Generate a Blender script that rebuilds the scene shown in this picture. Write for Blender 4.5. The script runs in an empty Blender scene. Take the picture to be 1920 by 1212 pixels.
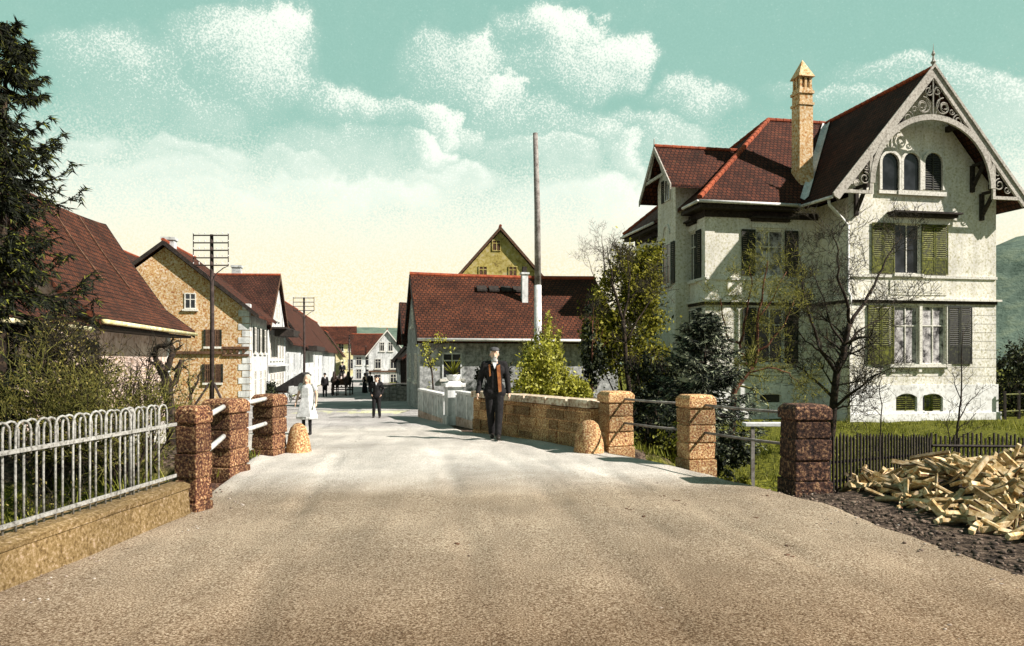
import bpy, bmesh, math, random
from mathutils import Vector, Matrix
R_ = math.radians
scene = bpy.context.scene
COL = scene.collection

# ------------------------------------------------------------------ camera
F = 1400.0; CX = 960.0; HY = 672.0; EYE = 1.58          # measured on the 1920 px wide photograph
cam_d = bpy.data.cameras.new("camera"); cam = bpy.data.objects.new("camera", cam_d); COL.objects.link(cam)
cam.location = (0, 0, EYE); cam.rotation_euler = (R_(90), 0, 0)
cam_d.sensor_width = 36.0; cam_d.lens = 36.0 * F / 1920.0
cam_d.shift_y = (HY - 606.0) / 1920.0
cam_d.clip_start = 0.1; cam_d.clip_end = 5000
scene.camera = cam
vs = scene.view_settings
scene.display_settings.display_device = 'sRGB'
vs.view_transform = 'Standard'; vs.look = 'None'; vs.exposure = 0.90; vs.gamma = 1.0; vs.use_curve_mapping = False

# ------------------------------------------------------------------ sun
SUN_AZ = (0.938, -0.347)        # horizontal direction towards the sun
SUN_EL = 38.0
sd = Vector((SUN_AZ[0]*math.cos(R_(SUN_EL)), SUN_AZ[1]*math.cos(R_(SUN_EL)), math.sin(R_(SUN_EL))))
sun_d = bpy.data.lights.new("sun", 'SUN'); sun_d.energy = 5.0; sun_d.angle = R_(0.5); sun_d.color = (1.0, 0.905, 0.85)
sun = bpy.data.objects.new("sun", sun_d); COL.objects.link(sun)
sun.rotation_euler = sd.to_track_quat('Z', 'Y').to_euler()
sun.location = (20, -10, 30)

# ------------------------------------------------------------------ world: daylight sky with cumulus clouds
world = bpy.data.worlds.new("World"); scene.world = world; world.use_nodes = True
def make_world():
    nt = world.node_tree; N = nt.nodes; L = nt.links
    for n in list(N): N.remove(n)
    out = N.new('ShaderNodeOutputWorld'); bg = N.new('ShaderNodeBackground'); L.new(bg.outputs[0], out.inputs[0])
    def m(op, a, b=None, c=None, clamp=False):
        n = N.new('ShaderNodeMath'); n.operation = op; n.use_clamp = clamp
        for i, v in enumerate((a, b, c)):
            if v is None: continue
            if isinstance(v, (int, float)): n.inputs[i].default_value = v
            else: L.new(v, n.inputs[i])
        return n.outputs[0]
    def mix(f, a, b):
        n = N.new('ShaderNodeMix'); n.data_type = 'RGBA'
        if isinstance(f, (int, float)): n.inputs[0].default_value = f
        else: L.new(f, n.inputs[0])
        for k, v in ((6, a), (7, b)):
            if isinstance(v, tuple): n.inputs[k].default_value = (*v, 1)
            else: L.new(v, n.inputs[k])
        return n.outputs[2]
    def sstep(v, lo, hi):
        n = N.new('ShaderNodeMapRange'); n.interpolation_type = 'SMOOTHSTEP'
        L.new(v, n.inputs[0]); n.inputs[1].default_value = lo; n.inputs[2].default_value = hi
        return n.outputs[0]
    tc = N.new('ShaderNodeTexCoord')
    sp = N.new('ShaderNodeSeparateXYZ'); L.new(tc.outputs['Generated'], sp.inputs[0])
    x, y, z = sp.outputs
    ay = m('MAXIMUM', m('ABSOLUTE', y), 0.03)
    u0 = m('DIVIDE', x, ay); v0 = m('DIVIDE', z, ay)
    # billowy distortion of the direction
    def noise(scale, detail, off, rough=0.6):
        mp = N.new('ShaderNodeMapping'); mp.inputs[1].default_value = off
        L.new(tc.outputs['Generated'], mp.inputs[0])
        n = N.new('ShaderNodeTexNoise'); n.inputs['Scale'].default_value = scale
        n.inputs['Detail'].default_value = detail; n.inputs['Roughness'].default_value = rough
        L.new(mp.outputs[0], n.inputs['Vector']); return n.outputs[0]
    n1 = noise(11.0, 6, (0, 0, 0)); n2 = noise(11.0, 6, (3.7, 1.2, 5.1)); nf = noise(430.0, 1, (1, 2, 3), 0.8)
    nm = noise(30.0, 5, (7, 1, 2))
    u = m('ADD', u0, m('MULTIPLY', m('SUBTRACT', n1, 0.5), 0.17))
    v = m('ADD', v0, m('MULTIPLY', m('SUBTRACT', n2, 0.5), 0.13))
    blobs = [  # centre px, py, radius px, radius py, strength
        (190, 135, 130, 95, .62), (95, 95, 60, 50, .5), (265, 145, 75, 80, .5), (440, 120, 140, 110, .95), (520, 75, 62, 62, 1.1), (400, 50, 100, 50, .75), (520, 150, 60, 70, .85),
        (640, 205, 85, 55, .85), (720, 225, 90, 45, .6), (810, 240, 60, 52, 1.1), (800, 290, 60, 35, 1.1), (870, 265, 60, 40, .75),
        (850, 150, 110, 85, .85), (890, 120, 45, 45, .95), (945, 190, 48, 50, 1.0), (1010, 75, 85, 62, 1.15), (1060, 60, 55, 45, 1.1), (1130, 120, 85, 62, 1.1), (1040, 150, 100, 65, .75),
        (1300, 200, 85, 45, .75), (1200, 260, 110, 40, .65), (1110, 270, 80, 40, .7), (1190, 305, 45, 40, .9), (140, 275, 70, 30, .55), (330, 300, 110, 35, .65), (530, 310, 90, 35, .65), (1700, 150, 150, 40, .7), (1560, 190, 110, 35, .6),
        (1850, 200, 110, 60, .75), (1000, 300, 120, 40, .7), (330, 215, 120, 60, .45), (600, 300, 150, 60, .5), (960, 250, 150, 60, .55), (250, 340, 220, 40, .55), (600, 360, 220, 40, .75), (380, 375, 150, 32, .6), (1130, 390, 190, 55, .9), (820, 340, 120, 32, .75)]
    dens = None
    for (bx, by, rx, ry, st) in blobs:
        pu = m('MULTIPLY', m('SUBTRACT', u, (bx-CX)/F), F/(rx*1.16))
        pv = m('MULTIPLY', m('SUBTRACT', v, (HY-by)/F), F/(ry*1.14))
        r2 = m('ADD', m('MULTIPLY', pu, pu), m('MULTIPLY', pv, pv))
        mask = sstep(r2, 1.30, 0.30)
        shade = m('MULTIPLY_ADD', m('ADD', m('MULTIPLY', pu, 0.60), m('MULTIPLY', pv, 0.8)), 0.62, 0.50, clamp=True)
        val = m('MULTIPLY', m('MULTIPLY', mask, shade), st)
        dens = val if dens is None else m('MAXIMUM', dens, val)
    front = sstep(y, 0.05, 0.25)
    dens = m('MULTIPLY', dens, front)
    back = m('MULTIPLY', sstep(noise(4.0, 7, (2, 9, 4)), 0.52, 0.68), m('SUBTRACT', 1.0, front))
    dens = m('MAXIMUM', dens, m('MULTIPLY', back, 0.8))
    dens = m('ADD', dens, m('MULTIPLY', m('SUBTRACT', nm, 0.5), 0.35))
    # thin cloud is granular: the cover breaks into fine puffs where it is thin
    dens = m('MAXIMUM', dens, 0.0)
    dith = sstep(m('ADD', m('MULTIPLY_ADD', dens, 0.74, 0.07), m('MULTIPLY', m('SUBTRACT', nf, 0.5), 1.15)), 0.26, 0.74)
    dens = m('ADD', m('MULTIPLY', dith, 0.62), m('MULTIPLY', dens, 0.38), clamp=True)
    hl = m('SQRT', m('ADD', m('MULTIPLY', x, x), m('MULTIPLY', y, y)))
    el = m('ADD', m('DIVIDE', z, m('MAXIMUM', hl, 0.02)), m('MULTIPLY', m('SUBTRACT', n1, 0.5), 0.05))
    sky = N.new('ShaderNodeTexSky'); sky.sky_type = 'NISHITA'; sky.sun_disc = False
    sky.sun_elevation = R_(SUN_EL); sky.sun_rotation = math.atan2(SUN_AZ[0], SUN_AZ[1])
    sc = N.new('ShaderNodeVectorMath'); sc.operation = 'MULTIPLY'; L.new(sky.outputs[0], sc.inputs[0]); sc.inputs[1].default_value = (0.13, 0.12, 0.055)
    teal = mix(0.22, (0.36, 0.66, 0.575), sc.outputs[0])
    teal = mix(m('MULTIPLY', m('SUBTRACT', nf, 0.35), 0.5, clamp=True), teal, (0.44, 0.74, 0.65))
    low = mix(m('MULTIPLY', sstep(m('ADD', el, m('MULTIPLY', m('SUBTRACT', nf, 0.5), 0.16)), 0.32, 0.17), 0.92), teal, (0.95, 1.03, 0.90))
    c = mix(dens, low, (1.05, 1.10, 0.98))
    warm = mix(m('MULTIPLY', sstep(nf, 0.42, 0.66), 0.8), (1.06, 0.99, 0.80), (1.05, 0.87, 0.47))
    c = mix(sstep(m('ADD', el, m('MULTIPLY', m('SUBTRACT', nf, 0.5), 0.20)), 0.235, 0.10), c, warm)
    c = mix(m('MULTIPLY', sstep(y, 0.1, -0.5), 0.55), c, (0.10, 0.19, 0.20))     # the sky behind is a deeper blue green
    c = mix(sstep(el, 0.50, 1.3), c, (0.08, 0.16, 0.165))        # deeper blue green overhead
    c = mix(sstep(el, 0.0, -0.06), c, (0.22, 0.20, 0.15))
    L.new(c, bg.inputs[0]); bg.inputs[1].default_value = 0.54
    world.cycles.sampling_method = 'MANUAL'; world.cycles.sample_map_resolution = 256
make_world()

# ------------------------------------------------------------------ frames and measuring helpers
ANG = math.atan2(260.0, F)                      # the street runs this far to the left of the camera axis
CO, SI = math.cos(ANG), math.sin(ANG)
def AB(a, b, z=0.0):                            # a: across the street to the right, b: along the street
    return Vector((CO*a - SI*b, SI*a + CO*b, z))
def toAB(x, y): return (CO*x + SI*y, -SI*x + CO*y)
def at(px, py, Y): return Vector(((px-CX)/F*Y, Y, EYE + (HY-py)/F*Y))
def a_front(px, b):
    r = (px-CX)/F; return b*(SI + CO*r)/(CO - SI*r)
def b_side(px, a):
    r = (px-CX)/F; return a*(CO - SI*r)/(CO*r + SI)
def z_at(py, a, b): return EYE + (HY-py)*(SI*a + CO*b)/F
def smooth(t, a, b):
    t = max(0.0, min(1.0, (t-a)/(b-a))); return t*t*(3-2*t)
def lerp(a, b, t): return a+(b-a)*t

# ------------------------------------------------------------------ materials
def nmat(name):
    m = bpy.data.materials.new(name); m.use_nodes = True
    nt = m.node_tree
    p = nt.nodes.get('Principled BSDF')
    return m, nt.nodes, nt.links, p
def ramp(N, stops, interp='LINEAR'):
    r = N.new('ShaderNodeValToRGB'); cr = r.color_ramp; cr.interpolation = interp
    while len(cr.elements) < len(stops): cr.elements.new(0.5)
    for e, (pos, c) in zip(cr.elements, stops):
        e.position = pos; e.color = (*c, 1)
    return r
def speck(name, stops, scale=8.0, rough=0.9, bump=0.3, big=0.25, bigscale=0.6, detail=5, uv=False, bump_d=0.02, metal=0.0, rowlines=None, spec=0.25, island=0.0, objvar=0.0, streak=0.0):
    """a mottled surface: fine grain through a colour ramp, large soft variation, bump"""
    m, N, L, p = nmat(name)
    tc = N.new('ShaderNodeTexCoord'); co = tc.outputs['UV' if uv else 'Object']
    n = N.new('ShaderNodeTexNoise'); n.inputs['Scale'].default_value = scale; n.inputs['Detail'].default_value = detail; n.inputs['Roughness'].default_value = 0.7
    L.new(co, n.inputs['Vector'])
    r = ramp(N, stops); L.new(n.outputs[0], r.inputs[0])
    g = N.new('ShaderNodeTexNoise'); g.inputs['Scale'].default_value = bigscale; g.inputs['Detail'].default_value = 4
    L.new(co, g.inputs['Vector'])
    mr = N.new('ShaderNodeMapRange'); L.new(g.outputs[0], mr.inputs[0]); mr.inputs[1].default_value = 0.3; mr.inputs[2].default_value = 0.7
    mr.inputs[3].default_value = 1.0-big; mr.inputs[4].default_value = 1.0+big*0.6
    vm = N.new('ShaderNodeVectorMath'); vm.operation = 'SCALE'; L.new(r.outputs[0], vm.inputs[0]); L.new(mr.outputs[0], vm.inputs['Scale'])
    col = vm.outputs[0]; hgt = n.outputs[0]
    if streak:                                     # rain streaks and grime running down the wall
        mp = N.new('ShaderNodeMapping'); mp.inputs['Scale'].default_value = (1.6, 1.6, .16); L.new(tc.outputs['Object'], mp.inputs[0])
        sn = N.new('ShaderNodeTexNoise'); sn.inputs['Scale'].default_value = 2.4; sn.inputs['Detail'].default_value = 6; sn.inputs['Roughness'].default_value = .7; L.new(mp.outputs[0], sn.inputs['Vector'])
        sm = N.new('ShaderNodeMapRange'); L.new(sn.outputs[0], sm.inputs[0]); sm.inputs[1].default_value = .34; sm.inputs[2].default_value = .58; sm.inputs[3].default_value = 1-streak; sm.inputs[4].default_value = 1.0
        sv = N.new('ShaderNodeVectorMath'); sv.operation = 'SCALE'; L.new(col, sv.inputs[0]); L.new(sm.outputs[0], sv.inputs['Scale']); col = sv.outputs[0]
    if objvar:                                     # copies differ in tone
        oi = N.new('ShaderNodeObjectInfo'); im = N.new('ShaderNodeMapRange'); L.new(oi.outputs['Random'], im.inputs[0]); im.inputs[3].default_value = 1-objvar; im.inputs[4].default_value = 1+objvar*.5
        iv = N.new('ShaderNodeVectorMath'); iv.operation = 'SCALE'; L.new(col, iv.inputs[0]); L.new(im.outputs[0], iv.inputs['Scale']); col = iv.outputs[0]
    if island:                                     # each separate stone or stave has its own tone
        ge = N.new('ShaderNodeNewGeometry'); im = N.new('ShaderNodeMapRange'); L.new(ge.outputs['Random Per Island'], im.inputs[0]); im.inputs[3].default_value = 1-island; im.inputs[4].default_value = 1+island
        iv = N.new('ShaderNodeVectorMath'); iv.operation = 'SCALE'; L.new(col, iv.inputs[0]); L.new(im.outputs[0], iv.inputs['Scale']); col = iv.outputs[0]
    if rowlines:                                   # horizontal joints every rowlines metres
        sx = N.new('ShaderNodeSeparateXYZ'); L.new(tc.outputs['Object'], sx.inputs[0])
        a = N.new('ShaderNodeMath'); a.operation = 'DIVIDE'; L.new(sx.outputs[2], a.inputs[0]); a.inputs[1].default_value = rowlines
        f = N.new('ShaderNodeMath'); f.operation = 'FRACT'; L.new(a.outputs[0], f.inputs[0])
        s = N.new('ShaderNodeMath'); s.operation = 'LESS_THAN'; L.new(f.outputs[0], s.inputs[0]); s.inputs[1].default_value = 0.09
        k = N.new('ShaderNodeMath'); k.operation = 'MULTIPLY_ADD'; L.new(s.outputs[0], k.inputs[0]); k.inputs[1].default_value = -0.45; k.inputs[2].default_value = 1.0
        v2 = N.new('ShaderNodeVectorMath'); v2.operation = 'SCALE'; L.new(col, v2.inputs[0]); L.new(k.outputs[0], v2.inputs['Scale']); col = v2.outputs[0]
        h2 = N.new('ShaderNodeMath'); h2.operation = 'SUBTRACT'; L.new(n.outputs[0], h2.inputs[0]); L.new(s.outputs[0], h2.inputs[1]); hgt = h2.outputs[0]
    L.new(col, p.inputs['Base Color']); p.inputs['Roughness'].default_value = rough; p.inputs['Metallic'].default_value = metal
    p.inputs['Specular IOR Level'].default_value = spec
    if bump:
        b = N.new('ShaderNodeBump'); b.inputs['Strength'].default_value = bump; b.inputs['Distance'].default_value = bump_d
        L.new(hgt, b.inputs['Height']); L.new(b.outputs[0], p.inputs['Normal'])
    return m
def bricky(name, c1, c2, mortar, w, h, msize=0.02, rough=0.9, bump=0.6, offset=0.5, grain=0.35, squash=1.0, bump_d=0.03, bigv=0.3):
    """rows of tiles, stones or boards laid out in the surface's own metres (UV)"""
    m, N, L, p = nmat(name)
    tc = N.new('ShaderNodeTexCoord')
    wob = N.new('ShaderNodeTexNoise'); wob.inputs['Scale'].default_value = 1.3; L.new(tc.outputs['UV'], wob.inputs['Vector'])
    wv = N.new('ShaderNodeVectorMath'); wv.operation = 'MULTIPLY_ADD'; L.new(wob.outputs['Color'], wv.inputs[0]); wv.inputs[1].default_value = (0.06, 0.06, 0); L.new(tc.outputs['UV'], wv.inputs[2])
    br = N.new('ShaderNodeTexBrick'); L.new(wv.outputs[0], br.inputs['Vector'])
    br.inputs['Color1'].default_value = (*c1, 1); br.inputs['Color2'].default_value = (*c2, 1); br.inputs['Mortar'].default_value = (*mortar, 1)
    br.inputs['Scale'].default_value = 1.0; br.inputs['Mortar Size'].default_value = msize; br.inputs['Brick Width'].default_value = w; br.inputs['Row Height'].default_value = h
    br.inputs['Mortar Smooth'].default_value = 0.3; br.offset = offset
    n = N.new('ShaderNodeTexNoise'); n.inputs['Scale'].default_value = 14; n.inputs['Detail'].default_value = 6; n.inputs['Roughness'].default_value = 0.75; L.new(tc.outputs['UV'], n.inputs['Vector'])
    g = N.new('ShaderNodeTexNoise'); g.inputs['Scale'].default_value = 0.7; g.inputs['Detail'].default_value = 5; L.new(tc.outputs['UV'], g.inputs['Vector'])
    a = N.new('ShaderNodeMapRange'); L.new(n.outputs[0], a.inputs[0]); a.inputs[1].default_value = 0.3; a.inputs[2].default_value = 0.7; a.inputs[3].default_value = 1-grain; a.inputs[4].default_value = 1+grain
    b2 = N.new('ShaderNodeMapRange'); L.new(g.outputs[0], b2.inputs[0]); b2.inputs[1].default_value = 0.3; b2.inputs[2].default_value = 0.7; b2.inputs[3].default_value = 1-bigv; b2.inputs[4].default_value = 1+bigv
    mu = N.new('ShaderNodeMath'); mu.operation = 'MULTIPLY'; L.new(a.outputs[0], mu.inputs[0]); L.new(b2.outputs[0], mu.inputs[1])
    vm = N.new('ShaderNodeVectorMath'); vm.operation = 'SCALE'; L.new(br.outputs['Color'], vm.inputs[0]); L.new(mu.outputs[0], vm.inputs['Scale'])
    li = N.new('ShaderNodeTexNoise'); li.inputs['Scale'].default_value = 1.9; li.inputs['Detail'].default_value = 9; li.inputs['Roughness'].default_value = .8; L.new(tc.outputs['UV'], li.inputs['Vector'])
    lm = N.new('ShaderNodeMapRange'); L.new(li.outputs[0], lm.inputs[0]); lm.inputs[1].default_value = .56; lm.inputs[2].default_value = .68; lm.inputs[3].default_value = 0; lm.inputs[4].default_value = .55
    lx = N.new('ShaderNodeMix'); lx.data_type = 'RGBA'; L.new(lm.outputs[0], lx.inputs[0]); L.new(vm.outputs[0], lx.inputs[6]); lx.inputs[7].default_value = (.055, .045, .022, 1)
    L.new(lx.outputs[2], p.inputs['Base Color']); p.inputs['Roughness'].default_value = rough; p.inputs['Specular IOR Level'].default_value = 0.2
    bp = N.new('ShaderNodeBump'); bp.inputs['Strength'].default_value = bump; bp.inputs['Distance'].default_value = bump_d
    hh = N.new('ShaderNodeMath'); hh.operation = 'MULTIPLY_ADD'; L.new(br.outputs['Fac'], hh.inputs[0]); hh.inputs[1].default_value = -1.0; L.new(n.outputs[0], hh.inputs[2])
    L.new(hh.outputs[0], bp.inputs['Height']); L.new(bp.outputs[0], p.inputs['Normal'])
    return m
def leafmat(name, stops, trans=0.25, rough=0.7):
    m, N, L, p = nmat(name)
    g = N.new('ShaderNodeNewGeometry'); r = ramp(N, stops); L.new(g.outputs['Random Per Island'], r.inputs[0])
    L.new(r.outputs[0], p.inputs['Base Color']); p.inputs['Roughness'].default_value = rough; p.inputs['Specular IOR Level'].default_value = 0.15
    if trans:
        t = N.new('ShaderNodeBsdfTranslucent'); L.new(r.outputs[0], t.inputs[0])
        mx = N.new('ShaderNodeMixShader'); mx.inputs[0].default_value = trans
        L.new(p.outputs[0], mx.inputs[1]); L.new(t.outputs[0], mx.inputs[2])
        L.new(mx.outputs[0], N.get('Material Output').inputs[0])
    return m
def glassmat(name, tint=(0.02, 0.022, 0.025), rough=0.12):
    m, N, L, p = nmat(name)
    tc = N.new('ShaderNodeTexCoord'); n = N.new('ShaderNodeTexNoise'); n.inputs['Scale'].default_value = 2.0; L.new(tc.outputs['Object'], n.inputs['Vector'])
    r = ramp(N, [(0.35, tuple(c*0.5 for c in tint)), (0.65, tuple(c*1.8 for c in tint))]); L.new(n.outputs[0], r.inputs[0])
    L.new(r.outputs[0], p.inputs['Base Color']); p.inputs['Roughness'].default_value = rough; p.inputs['Specular IOR Level'].default_value = 0.4
    return m

M = {}
M['villa'] = speck('villa_plaster', [(0.33, (.34, .32, .19)), (0.42, (.61, .59, .45)), (0.53, (.74, .73, .65)), (0.68, (.80, .79, .74))], streak=.20, scale=11, bump=0.35, big=0.18)
M['villa_rust'] = speck('villa_rusticated_plaster', [(0.34, (.32, .30, .18)), (0.44, (.59, .57, .45)), (0.54, (.74, .73, .66)), (0.68, (.81, .80, .76))], streak=.18, scale=11, bump=0.5, big=0.18, rowlines=0.36)
M['villa_plinth'] = speck('villa_plinth_stone', [(0.35, (.44, .44, .41)), (0.5, (.72, .73, .71)), (0.7, (.80, .82, .81))], scale=7, bump=0.4, big=0.2)
M['trim'] = speck('cream_trim', [(0.35, (.35, .34, .28)), (0.5, (.66, .65, .58)), (0.7, (.76, .76, .70))], scale=14, bump=0.2, big=0.15)
M['barge'] = speck('weathered_carved_wood', [(0.35, (.20, .18, .15)), (0.5, (.42, .40, .35)), (0.7, (.56, .54, .48))], scale=12, bump=0.3, big=0.2)
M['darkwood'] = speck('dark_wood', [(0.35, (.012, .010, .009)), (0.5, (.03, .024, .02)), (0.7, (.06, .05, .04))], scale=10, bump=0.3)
M['brownwood'] = speck('brown_wood', [(0.35, (.05, .025, .015)), (0.5, (.11, .06, .035)), (0.7, (.18, .11, .07))], scale=10, bump=0.3)
M['roof'] = bricky('red_clay_tiles', (.098, .030, .015), (.046, .017, .010), (.014, .006, .005), 0.19, 0.21, 0.024, bigv=.45, grain=.5)
M['roof_dark'] = bricky('dark_clay_tiles', (.075, .027, .016), (.035, .015, .010), (.009, .005, .004), 0.19, 0.21, 0.024, bigv=.45, grain=.5)
M['roof_old'] = bricky('old_brown_tiles', (.105, .033, .015), (.05, .018, .010), (.014, .007, .005), 0.18, 0.17, 0.022, bigv=.4, grain=.5)
M['ridge'] = speck('ridge_tiles', [(0.35, (.15, .035, .02)), (0.55, (.32, .075, .03)), (0.7, (.40, .12, .05))], scale=6, bump=0.5)
M['flash'] = speck('pale_metal_flashing', [(0.35, (.5, .5, .48)), (0.65, (.75, .76, .74))], scale=5, bump=0.1, rough=0.5)
M['iron'] = speck('grey_painted_iron', [(0.35, (.10, .10, .085)), (0.5, (.28, .28, .255)), (0.7, (.44, .45, .42))], scale=30, bump=0.3, rough=0.6)
M['pipe'] = speck('pale_railing_pipe', [(0.35, (.36, .36, .33)), (0.5, (.62, .62, .58)), (0.7, (.74, .74, .71))], scale=18, bump=0.2, rough=0.55)
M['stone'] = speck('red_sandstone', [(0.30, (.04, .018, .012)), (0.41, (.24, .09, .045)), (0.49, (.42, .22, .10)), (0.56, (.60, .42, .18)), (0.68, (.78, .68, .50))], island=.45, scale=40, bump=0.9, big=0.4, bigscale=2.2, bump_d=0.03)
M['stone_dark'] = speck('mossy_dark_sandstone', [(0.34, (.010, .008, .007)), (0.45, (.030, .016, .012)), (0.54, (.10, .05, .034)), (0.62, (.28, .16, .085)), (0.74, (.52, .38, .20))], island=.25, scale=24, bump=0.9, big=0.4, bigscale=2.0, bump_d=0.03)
M['wallstone'] = bricky('coursed_rubble', (.48, .30, .16), (.30, .16, .10), (.03, .018, .014), 0.55, 0.24, 0.022, bump=1.0, grain=0.75, bump_d=0.05)
M['coping'] = speck('pale_coping', [(0.35, (.22, .12, .08)), (0.47, (.52, .40, .27)), (0.6, (.72, .66, .52))], scale=12, bump=0.8, big=0.3, bigscale=2)
M['parapet'] = speck('ochre_concrete', [(0.33, (.07, .04, .015)), (0.45, (.15, .10, .038)), (0.55, (.22, .155, .07)), (0.68, (.36, .27, .19))], scale=34, bump=0.6, big=0.25, bigscale=1.5)
M['pink'] = speck('pinkish_plaster', [(0.34, (.26, .17, .12)), (0.46, (.50, .38, .30)), (0.56, (.62, .50, .43)), (0.7, (.70, .62, .55))], scale=7, bump=0.4, big=0.3)
M['yellow'] = speck('ochre_plaster', [(0.34, (.20, .06, .035)), (0.43, (.42, .21, .08)), (0.50, (.52, .37, .16)), (0.57, (.60, .48, .34)), (0.66, (.68, .58, .50))], scale=11, bump=0.4, big=0.22)
M['gable_yellow'] = speck('olive_yellow_plaster', [(0.34, (.20, .15, .05)), (0.46, (.42, .34, .09)), (0.56, (.50, .42, .16)), (0.7, (.56, .50, .34))], scale=3.5, bump=0.3, big=0.2)
M['white'] = speck('white_plaster', [(0.32, (.42, .44, .42)), (0.46, (.64, .665, .645)), (0.66, (.76, .785, .765))], streak=.4, scale=4, bump=0.2, big=0.18)
M['greywhite'] = speck('grey_white_plaster', [(0.32, (.26, .28, .27)), (0.48, (.48, .51, .50)), (0.66, (.64, .67, .66))], scale=5, bump=0.3, big=0.25)
M['grey_plaster'] = speck('weathered_shaded_plaster', [(0.34, (.13, .14, .135)), (0.48, (.30, .315, .31)), (0.62, (.50, .52, .51))], scale=6, bump=.4, big=.35, streak=.45)  # streaked grey, darkened so the colour carries the shade under the eave
M['cream'] = speck('cream_plaster', [(0.34, (.50, .42, .14)), (0.5, (.70, .64, .36)), (0.66, (.78, .75, .58))], scale=4, bump=0.2, big=0.2)
M['glass'] = glassmat('window_glass')
M['curtain'] = speck('lace_curtain', [(0.38, (.03, .03, .03)), (0.5, (.30, .29, .29)), (0.62, (.58, .57, .56))], scale=3.2, bump=0.0, big=0.3)
M['green_shutter'] = speck('olive_shutter_paint', [(0.36, (.012, .014, .004)), (0.5, (.07, .078, .008)), (0.64, (.17, .18, .018))], scale=10, bump=0.2, big=0.3, rough=0.7)
M['dark_shutter'] = speck('dark_shutter_paint', [(0.34, (.008, .009, .008)), (0.55, (.025, .027, .02)), (0.68, (.07, .075, .03))], scale=9, bump=0.2, rough=0.7)
M['chimney'] = speck('ochre_brick_chimney', [(0.33, (.30, .09, .04)), (0.43, (.55, .32, .12)), (0.54, (.68, .52, .30)), (0.7, (.78, .72, .62))], scale=9, bump=0.6, big=0.2)
M['pole'] = speck('weathered_pole_wood', [(0.35, (.13, .11, .10)), (0.5, (.24, .22, .20)), (0.65, (.36, .34, .31))], scale=6, bump=0.4)
M['pole_white'] = speck('limewashed_pole', [(0.35, (.5, .5, .48)), (0.6, (.75, .77, .76))], scale=6, bump=0.3)
M['pole_dark'] = speck('tarred_pole_wood', [(0.35, (.025, .018, .015)), (0.55, (.055, .04, .035)), (0.7, (.10, .07, .06))], scale=6, bump=0.3)
M['bark'] = speck('dark_bark', [(0.35, (.010, .008, .007)), (0.5, (.030, .022, .016)), (0.65, (.09, .06, .035))], scale=14, bump=0.6)
M['bark_red'] = speck('reddish_bark', [(0.35, (.03, .014, .01)), (0.5, (.11, .045, .025)), (0.65, (.22, .10, .05))], scale=14, bump=0.6)
M['leaf_olive'] = leafmat('bright_olive_leaves', [(0.0, (.010, .012, .004)), (0.3, (.09, .095, .010)), (0.65, (.26, .25, .025)), (1.0, (.42, .40, .08))], trans=.35)
M['leaf_brown'] = leafmat('brown_olive_leaves', [(0.0, (.010, .008, .004)), (0.45, (.05, .042, .012)), (0.8, (.15, .125, .025)), (1.0, (.32, .27, .09))])
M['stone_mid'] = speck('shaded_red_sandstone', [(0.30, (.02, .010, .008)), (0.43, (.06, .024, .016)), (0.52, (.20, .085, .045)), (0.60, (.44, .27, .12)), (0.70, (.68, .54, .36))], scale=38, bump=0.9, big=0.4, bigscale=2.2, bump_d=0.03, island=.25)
M['twig_olive'] = speck('olive_twigs', [(0.35, (.03, .03, .012)), (0.5, (.13, .13, .03)), (0.65, (.26, .25, .05))], scale=6, bump=0.0)
M['twig_dark'] = speck('dark_twigs', [(0.35, (.012, .012, .008)), (0.55, (.03, .025, .015)), (0.7, (.09, .07, .03))], scale=5, bump=0.0)
M['leaf_yg'] = leafmat('yellow_green_leaves', [(0.0, (.03, .034, .006)), (0.18, (.22, .22, .02)), (0.6, (.46, .46, .05)), (1.0, (.66, .66, .22))], trans=.4)
M['leaf_mid'] = leafmat('olive_leaves', [(0.0, (.008, .010, .004)), (0.35, (.06, .068, .010)), (0.7, (.19, .195, .022)), (1.0, (.32, .32, .05))])
M['leaf_dark'] = leafmat('dark_evergreen_leaves', [(0.0, (.004, .006, .004)), (0.6, (.012, .018, .010)), (0.85, (.045, .055, .02)), (1.0, (.15, .17, .08))], trans=0.1)
M['needle'] = leafmat('spruce_needles', [(0.0, (.004, .005, .003)), (0.7, (.012, .016, .008)), (0.9, (.05, .06, .012)), (1.0, (.16, .17, .02))], trans=0.08)
M['needle_blue'] = leafmat('blue_grey_needles', [(0.0, (.004, .006, .005)), (0.55, (.014, .02, .014)), (0.8, (.09, .11, .06)), (1.0, (.36, .40, .26))], trans=0.08)
M['grass'] = leafmat('grass_blades', [(0.0, (.03, .035, .006)), (0.5, (.12, .14, .015)), (0.85, (.25, .26, .03)), (1.0, (.40, .38, .10))], trans=0.3)
M['wood_split'] = speck('fresh_split_wood', [(0.34, (.20, .10, .03)), (0.46, (.50, .35, .15)), (0.62, (.74, .61, .40))], objvar=.7, scale=12, bump=0.4, big=0.35, bigscale=3)
M['wood_end'] = speck('sawn_log_end', [(0.36, (.40, .28, .10)), (0.6, (.72, .62, .40))], scale=16, bump=0.2)
M['skin'] = speck('skin', [(0.35, (.50, .33, .22)), (0.6, (.66, .46, .34))], scale=12, bump=0.0, big=0.08, rough=0.6)
M['eye'] = speck('eye_dark', [(0.4, (.01, .01, .01)), (0.6, (.03, .02, .02))], scale=30, bump=0)
M['lip'] = speck('lips', [(0.4, (.35, .14, .10)), (0.6, (.42, .18, .14))], scale=30, bump=0)
M['suit'] = speck('black_wool', [(0.35, (.006, .006, .006)), (0.6, (.018, .017, .018)), (0.75, (.04, .035, .03))], scale=20, bump=0.2)
M['suit_grey'] = speck('grey_wool', [(0.35, (.04, .04, .04)), (0.6, (.10, .10, .10))], scale=24, bump=0.2)
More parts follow.
